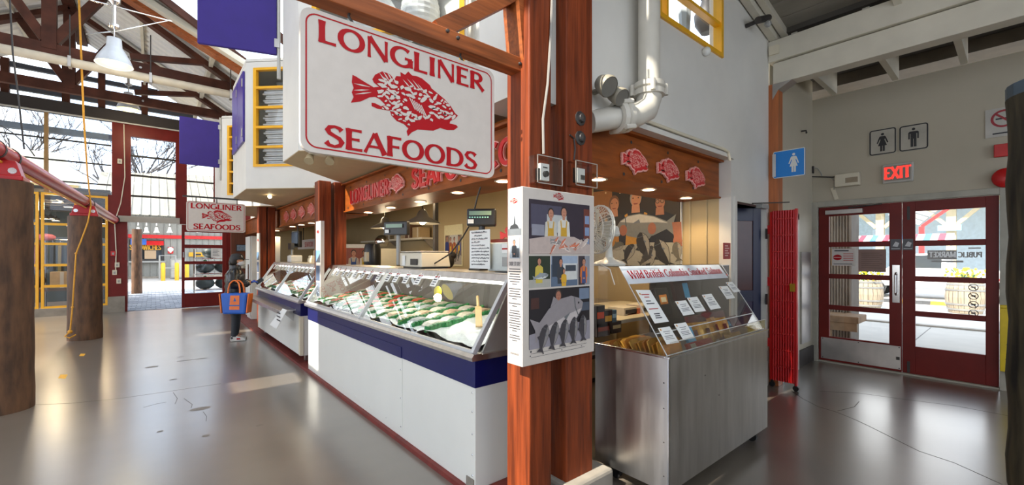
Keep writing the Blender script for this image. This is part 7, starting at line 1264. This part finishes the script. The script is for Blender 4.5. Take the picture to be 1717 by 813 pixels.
# log column, timber rail and trolley just outside
q = W(229, 486, Y=22.5); tag(obj('outside_log_column', MB(LOG).lathe([(.17, -.03), (.155, 2.55), (.0, 2.56)], (q.x, 22.5, 0), 18), pos=(q.x, 22.5, 0), smooth=True), 'slim log column standing outside the far doorway', 'column')
t = thing('outside_screen', 'dark timber screen beside the log column outside the far doorway', 'screen', (-.80, 19, 0)); [obj('board', MB(mat('pale_board', '9a7a58', .6)).box(-.84, -.80, 17.2 + k * .8, 17.7 + k * .8, -.01, 2.35 + .05 * (k % 2)), t) for k in range(6)]; obj('rail', MB(DARK).box(-.86, -.78, 17.0, 22.0, 2.38, 2.5), t)
t = thing('stock_trolley', 'tiered trolley of dark sacks outside the red sliding door', 'trolley', (1.75, 19.5, 0))
for x in (-.62, .62):
    for y in (-.3, .3): obj('post', MB(CHROME).tube([(x, y, .12), (x, y, 1.75)], .02, 6), t, local=True)
for z in (.25, .85, 1.4): obj('tier', MB(CHROME).box(-.65, .65, -.33, .33, z - .02, z), t, local=True)
for x in (-.55, .55): obj('wheel', MB(BLACK).tube([(x - .03, -.2, .06), (x + .03, -.2, .06)], .07, 10), t, local=True)
for k, (x, z) in enumerate(((-.3, .25), (.3, .25), (-.3, .85), (.28, .85), (-.1, 1.4))): m = MB(mat('dark_sack', '23302e', .5, var=.3)).ball((1.75 + x, 19.5, z + .22), .28, 12, None, (1.1, .9, .8)); o = obj('dark_sack', m, pos=(1.75 + x, 19.5, z), smooth=True); tag(o, ['dark sack on the lowest tier of the trolley, nearer the doorway', 'dark sack on the lowest tier of the trolley, far side', 'dark sack on the middle tier of the trolley, nearer the doorway', 'dark sack on the middle tier of the trolley, far side', 'dark sack alone on the top tier of the trolley'][k], 'sack', 'sacks on the trolley'); obj('tie', MB(GRN).ball((1.75 + x, 19.5 - .05, z + .45), .06, 6), o)
# side building and bare trees beyond
t = thing('side_building', 'pale building with a sloping roof beyond the tall shop windows', 'building', (-12, 34, 0)); obj('wall', MB(mat('cream_wall', 'b9b088', .7)).box(-22, -3.4, 33, 40, -.03, 5.2), t); obj('roof', MB(mat('grey_green_roof', '9a9c8a', .6)).prism([(-22, 32.4, 5.1), (-3.0, 32.4, 5.1), (-4.2, 36.5, 7.4), (-21, 36.5, 7.4)], (0, 0, .15)), t); obj('fascia_board', MB(mat('tan_fascia', 'a08a5a', .7)).box(-22, -3.1, 32.35, 32.5, 4.9, 5.25), t); obj('end_gable', MB(CORR).box(-3.4, -3.2, 33, 40, -.03, 5.4), t)
def tree(label, x, y, h_, seed, lean=0, n0=6):
    rg = random.Random(seed); m = MB(mat('bare_bark', '4a4646', .8)); t = thing('bare_tree', label, 'tree', (x, y, 0), 'bare trees beyond the windows')
    obj('trunk', MB(mat('bare_bark', '4a4646', .8)).tube([(x, y, -.03), (x + lean * .3, y, h_ * .3), (x + lean * .5, y, h_ * .42)], [.28, .2, .16], 8), t)
    def br(p, d, L, r_, dep):
        q = p + d * L; k_ = p.lerp(q, .5) + V((rg.uniform(-1, 1), rg.uniform(-1, 1), rg.uniform(-.5, 1))) * L * .07; m.tube([p, k_, q], [r_, r_ * .8, r_ * .6], 5 if dep < 2 else 3, None, False)
        if dep < 4:
            for _ in range(3 if dep < 3 else 2): br(p.lerp(q, rg.uniform(.45, 1)), (d + V((rg.uniform(-1, 1), rg.uniform(-.8, .8), rg.uniform(-.25, .7))) * .75).normalized(), L * rg.uniform(.55, .8), max(.022, r_ * .55), dep + 1)
    for k in range(n0): br(V((x + lean * .4, y, h_ * rg.uniform(.28, .42))), V((rg.uniform(-1, 1), rg.uniform(-.6, .6), rg.uniform(.4, 1.2))).normalized(), h_ * .24, .12, 0)
    obj('branches', m, t)
tree('bare tree seen through the tall window above the doorway', -2.2, 52, 17, 5, 1.0, 7); tree('bare tree seen through the wide window beside the gold mullion', -9.5, 48, 15, 9, 0, 6); tree('bare tree far to the side beyond the shop windows', -16, 50, 15, 14, 0, 6)
tag(obj('power_line', MB(DARK).tube([(-30, 50, 17.5), (0, 47, 15.2), (25, 45, 14.3)], .04, 5), pos=(0, 47, 15)), 'thin overhead power line crossing the sky behind the windows', 'power line')
tag(obj('lamp_standard', MB(GREY).tube([(6.4, 49, 0), (6.4, 49, 13.1), (5.6, 49, 13.5)], .08, 6), pos=(6.4, 49, 0)), 'slim street lamp post beyond the narrow high window', 'street lamp')
# ================================================================ outside the entrance doors
struct('ground_east', MB(ASPH).box(DX + .15, 80, -45, 14.5, -.16, -.06)); struct('pavement_east', MB(mat('walk_concrete', 'a8a49c', .75, var=.06, scale=3)).box(DX + .15, 12.6, -20, 10, -.06, -.012))
for k in range(5): struct('trim_%d' % (20 + k), MB(mat('joint_dark', '6d6a66', .9)).box(DX + .2, 12.5, -3.0 + k * 2.1, -2.985 + k * 2.1, -.012, -.009))
m = MB(CONC); m.box(12.6, 12.8, -20, 10, -.06, .02); struct('trim_26', m)
struct('roof_eave', MB(mat('eave_boards', '6d655a', .7)).box(DX + .15, 10.8, -8, 5, 3.9, 4.05))
cw = MB(mat('weathered_siding', '8f8376', .7, var=.3, st=(1, 1, .2), scale=9)); x0 = 8.4
a, b = W(1386, 400, X=x0), W(1424, 400, X=x0); k = 0; y = a.y + .25
while y > b.y: cw.prism([(x0, y, -.02), (x0 - .022, y - .012, -.02), (x0 - .022, y - .026, -.02), (x0, y - .038, -.02)], (0, 0, 3.9)); y -= .038
sd = struct('wall_outside_siding', cw); obj('edge_board', MB(mat('siding_edge', '5f564c', .7)).box(x0, x0 + .5, b.y - .02, b.y + .06, -.02, 3.9), sd); obj('core', MB(mat('siding_edge', '5f564c', .7)).box(x0, x0 + .05, b.y, a.y + .25, -.02, 3.9), sd)
p = W(1418, 530, X=8.2); t = thing('wooden_bench', 'weathered wooden bench end against the siding outside the entrance', 'bench', (8.1, p.y, 0)); BW = mat('bench_wood', '8a6f52', .7, var=.3, scale=6); obj('seat', MB(BW).box(7.85, 8.36, p.y - .22, p.y + .5, .50, .60), t, bev=.01); obj('front_board', MB(BW).box(7.86, 7.90, p.y - .20, p.y + .5, .38, .50), t); obj('leg', MB(BW).box(7.9, 8.0, p.y + .2, p.y + .3, -.012, .5), t); obj('leg', MB(BW).box(8.2, 8.3, p.y + .2, p.y + .3, -.012, .5), t)
STAVE = mat('barrel_stave', '9a8c78', .7, var=.25, scale=4, st=(6, 6, .5)); HOOP = mat('barrel_hoop', '8a8a88', .5, .4)
def planter(label, px, py, X, seed):
    p = W(px, py, X=X); t = thing('barrel_planter', label, 'planter', (X, p.y, -.05), 'barrel planters'); n_ = 22; prr = [(.32, 0), (.38, .2), (.40, .42), (.38, .66), (.34, .84)]
    for k in range(n_):
        m = MB(STAVE); a0, a1 = 2 * math.pi * (k + .04) / n_, 2 * math.pi * (k + .96) / n_
        for (r0, z0), (r1, z1) in zip(prr, prr[1:]): m.poly([(r0 * math.cos(a0), r0 * math.sin(a0), z0), (r0 * math.cos(a1), r0 * math.sin(a1), z0), (r1 * math.cos(a1), r1 * math.sin(a1), z1), (r1 * math.cos(a0), r1 * math.sin(a0), z1)])
        obj('stave', m, t, local=True)
    obj('core', MB(DARK).lathe([(.0, .78), (.33, .78), (.385, .42), (.31, .0)], (0, 0, 0), 20), t, local=True)
    for z, r_ in ((.10, .358), (.24, .392), (.62, .392), (.77, .365)): obj('hoop', MB(HOOP).lathe([(r_ - .004, z - .025), (r_ + .004, z - .022), (r_ + .004, z + .022), (r_ - .004, z + .025)], (0, 0, 0), 24), t, local=True, smooth=True)
    rg = random.Random(seed); pl = thing('flowering_plant', 'yellow flowering plant growing in the %s' % ('nearer-door barrel by the siding' if seed == 1 else 'barrel straight ahead of the entrance'), 'plant', (X, p.y, .73), 'plants in the barrels'); lf = MB(mat('leaf_green', '4f8a2a', .5, var=.3)); fw_ = MB(mat('petal_yellow', 'f0c81e', .5, var=.1))
    for k in range(120):
        a, r_, h_ = rg.uniform(0, 6.28), rg.uniform(0, .42), rg.uniform(.0, .30); c = V((r_ * math.cos(a), r_ * math.sin(a), h_)); d = V((math.cos(a) * .10, math.sin(a) * .10, rg.uniform(.0, .12))); e = V((-math.sin(a), math.cos(a), 0)) * .03; lf.poly([c, c + d * .5 + e, c + d, c + d * .5 - e])
        if k % 2: q = c + V((0, 0, rg.uniform(.06, .16))); fw_.ball(q, .035, 6)
    obj('leaves', lf, pl, local=True)['kind'] = 'stuff'; obj('flowers', fw_, pl, local=True)['kind'] = 'stuff'
planter('wooden barrel planter by the siding outside the entrance', 1452, 512, 16.2, 1); planter('wooden barrel planter straight outside the entrance door glass', 1618, 519, 16.9, 2)
m = MB(mat('speed_black', '3a3a3a', .7)); p = W(1550, 507, X=19); t = thing('speed_bump', 'yellow and black speed bump on the road outside', 'speed bump', (19, p.y, -.06)); m.prism([(18.8, p.y - 1.5, -.06), (18.9, p.y - 1.5, .04), (19.1, p.y - 1.5, .04), (19.2, p.y - 1.5, -.06)], (0, 3, 0)); obj('body', m, t); [obj('stripe', MB(YEL).prism([(18.79, p.y - 1.3 + k * .8, -.055), (18.89, p.y - 1.3 + k * .8, .045), (19.1, p.y - 1.3 + k * .8, .045)], (0, .35, 0)), t) for k in range(4)]
# market shed across the road
t = thing('market_shed', 'timber market shed with a pale blue sign across the road', 'building', (36, 3, 0)); TB = mat('pale_timber', 'b3a684', .7)
for k in range(7): y = -7 + k * 3.2; obj('post', MB(TB).box(35.7, 36.1, y - .2, y + .2, -.06, 4.6), t); obj('brace', MB(TB).bar((35.9, y + .2, 3.3), (35.9, y + 1.3, 4.5), .2, .2), t); obj('brace', MB(TB).bar((35.9, y - .2, 3.3), (35.9, y - 1.3, 4.5), .2, .2), t)
obj('beam', MB(TB).box(35.6, 36.2, -10, 14, 4.6, 5.0), t); obj('roof', MB(CORR).prism([(34.4, -10, 5.0), (34.4, 14, 5.0), (44, 14, 7.4), (44, -10, 7.4)], (0, 0, .15)), t); obj('back_wall', MB(mat('blue_grey_wall', 'a9bfce', .7)).box(40, 40.2, -10, 14, -.06, 5.8), t); a, b = W(1572, 378, X=35.5), W(1612, 386, X=35.5); obj('sign_board', MB(mat('pale_blue', '7fb8d8', .5)).box(35.4, 35.5, b.y, a.y, b.z, a.z), t); obj('sign_line', MB(PAPER).box(35.38, 35.4, b.y + .2, a.y - .2, b.z + .12, b.z + .2), t)
t = thing('red_gangway', 'red and white sloped gangway roof seen through the entrance glass', 'canopy', (22, 3, 4)); a, b = W(1545, 380, X=30), W(1590, 345, X=30); obj('edge_beam', MB(REDB).bar(a, b + V((0, -.8, .6)), .12, .14), t)
for k in range(5): e0, e1 = a.lerp(b, k / 5), a.lerp(b, (k + .8) / 5); obj('panel', MB(C('9a8a80' if k % 2 else 'c8c0ba')).prism([e0 + V((0, .1, .1)), e1 + V((0, .1, .1)), e1 + V((0, 1.3, .7)), e0 + V((0, 1.3, .7))], (.1, 0, 0)), t)
obj('post', MB(REDB).box(29.9, 30.1, a.y - .1, a.y + .1, -.06, a.z), t)
t = thing('striped_awning', 'red white and blue striped awning edge across the road', 'awning', (26, 4, 3))
a, b = W(1424, 402, X=26), W(1600, 408, X=26); n_ = 16
for k in range(n_): y0, y1 = a.y + (b.y - a.y) * k / n_, a.y + (b.y - a.y) * (k + 1) / n_; obj('stripe', MB(C(('3f8fc8', 'e8e8e8', 'c83040', 'e8e8e8')[k % 4])).prism([(26, y0, a.z + .15), (26, y1, a.z + .15), (24.9, y1, a.z - .25), (24.9, y0, a.z - .25)], (0, 0, .03)), t)
for k in (0, 1): y = (a.y, b.y)[k]; obj('pole', MB(GREY).tube([(24.95, y, -.06), (24.95, y, a.z - .2)], .05, 8), t)
# white pickup parked beyond the planters
t = thing('white_pickup', 'white pickup truck parked across the road behind the barrel planters', 'truck', (21.8, 3.0, -.06)); cy_ = W(1568, 450, X=22).y; t.location.y = cy_; WP = mat('car_white', 'd8dadc', .25)
obj('cargo_bed', MB(WP).box(-.9, .9, -2.6, -.4, .45, 1.05), t, local=True, bev=.04); obj('cabin', MB(WP).prism([(-.88, -.4, .45), (-.88, 2.4, .45), (-.88, 2.4, 1.0), (-.88, 1.2, 1.08), (-.88, .75, 1.62), (-.88, -.3, 1.65), (-.88, -.4, 1.1)], (1.76, 0, 0)), t, local=True, bev=.04)
obj('side_window', MB(mat('car_glass', '2a3238', .08)).prism([(-.89, -.25, 1.12), (-.89, 1.05, 1.12), (-.89, .68, 1.55), (-.89, -.25, 1.58)], (1.78, 0, 0)), t, local=True); obj('side_stripe', MB(SRED).box(-.905, .905, -2.4, 2.2, .74, .80), t, local=True); obj('bumper', MB(DSTEEL).box(-.85, .85, -2.75, -2.6, .4, .55), t, local=True)
for x in (-.82, .82):
    for y in (-1.7, 1.6): w_ = obj('wheel', MB(BLACK).tube([(x - .1, y, .36), (x + .1, y, .36)], .36, 18), t, local=True); obj('hub', MB(CHROME).tube([(x - .115, y, .36), (x + .115, y, .36)], .18, 12), w_, local=True)
# blue building and boat masts in the haze of light
t = thing('blue_workshop', 'pale blue workshop with a white door far across the road', 'building', (46, 10, 0)); a, b = W(1424, 375, X=44), W(1500, 402, X=44); obj('wall', MB(mat('workshop_blue', '9ab6c8', .7)).box(44, 50, b.y - 3, a.y + 3, -.06, 5.2), t); q = W(1450, 390, X=43.9); obj('door', MB(PAPER).box(43.85, 44, q.y - .6, q.y + .6, -.06, 4.0), t); obj('door_window', MB(C('5a5f63')).box(43.8, 43.85, q.y - .2, q.y + .2, 2.6, 3.5), t); q = W(1432, 386, X=43.9); obj('window', MB(C('6a737a')).box(43.9, 44, q.y - .9, q.y + .9, 3.0, 4.2), t)
for k, px in enumerate((1428, 1446, 1460, 1471)): q = W(px, 372, X=52); tag(obj('mast', MB(GREY).tube([(52, q.y, 0), (52, q.y, 8.5 - k * .5)], .07, 5), pos=(52, q.y, 0)), 'slim grey boat mast above the pale blue workshop, %s from the siding' % ORD[k], 'mast', 'boat masts')
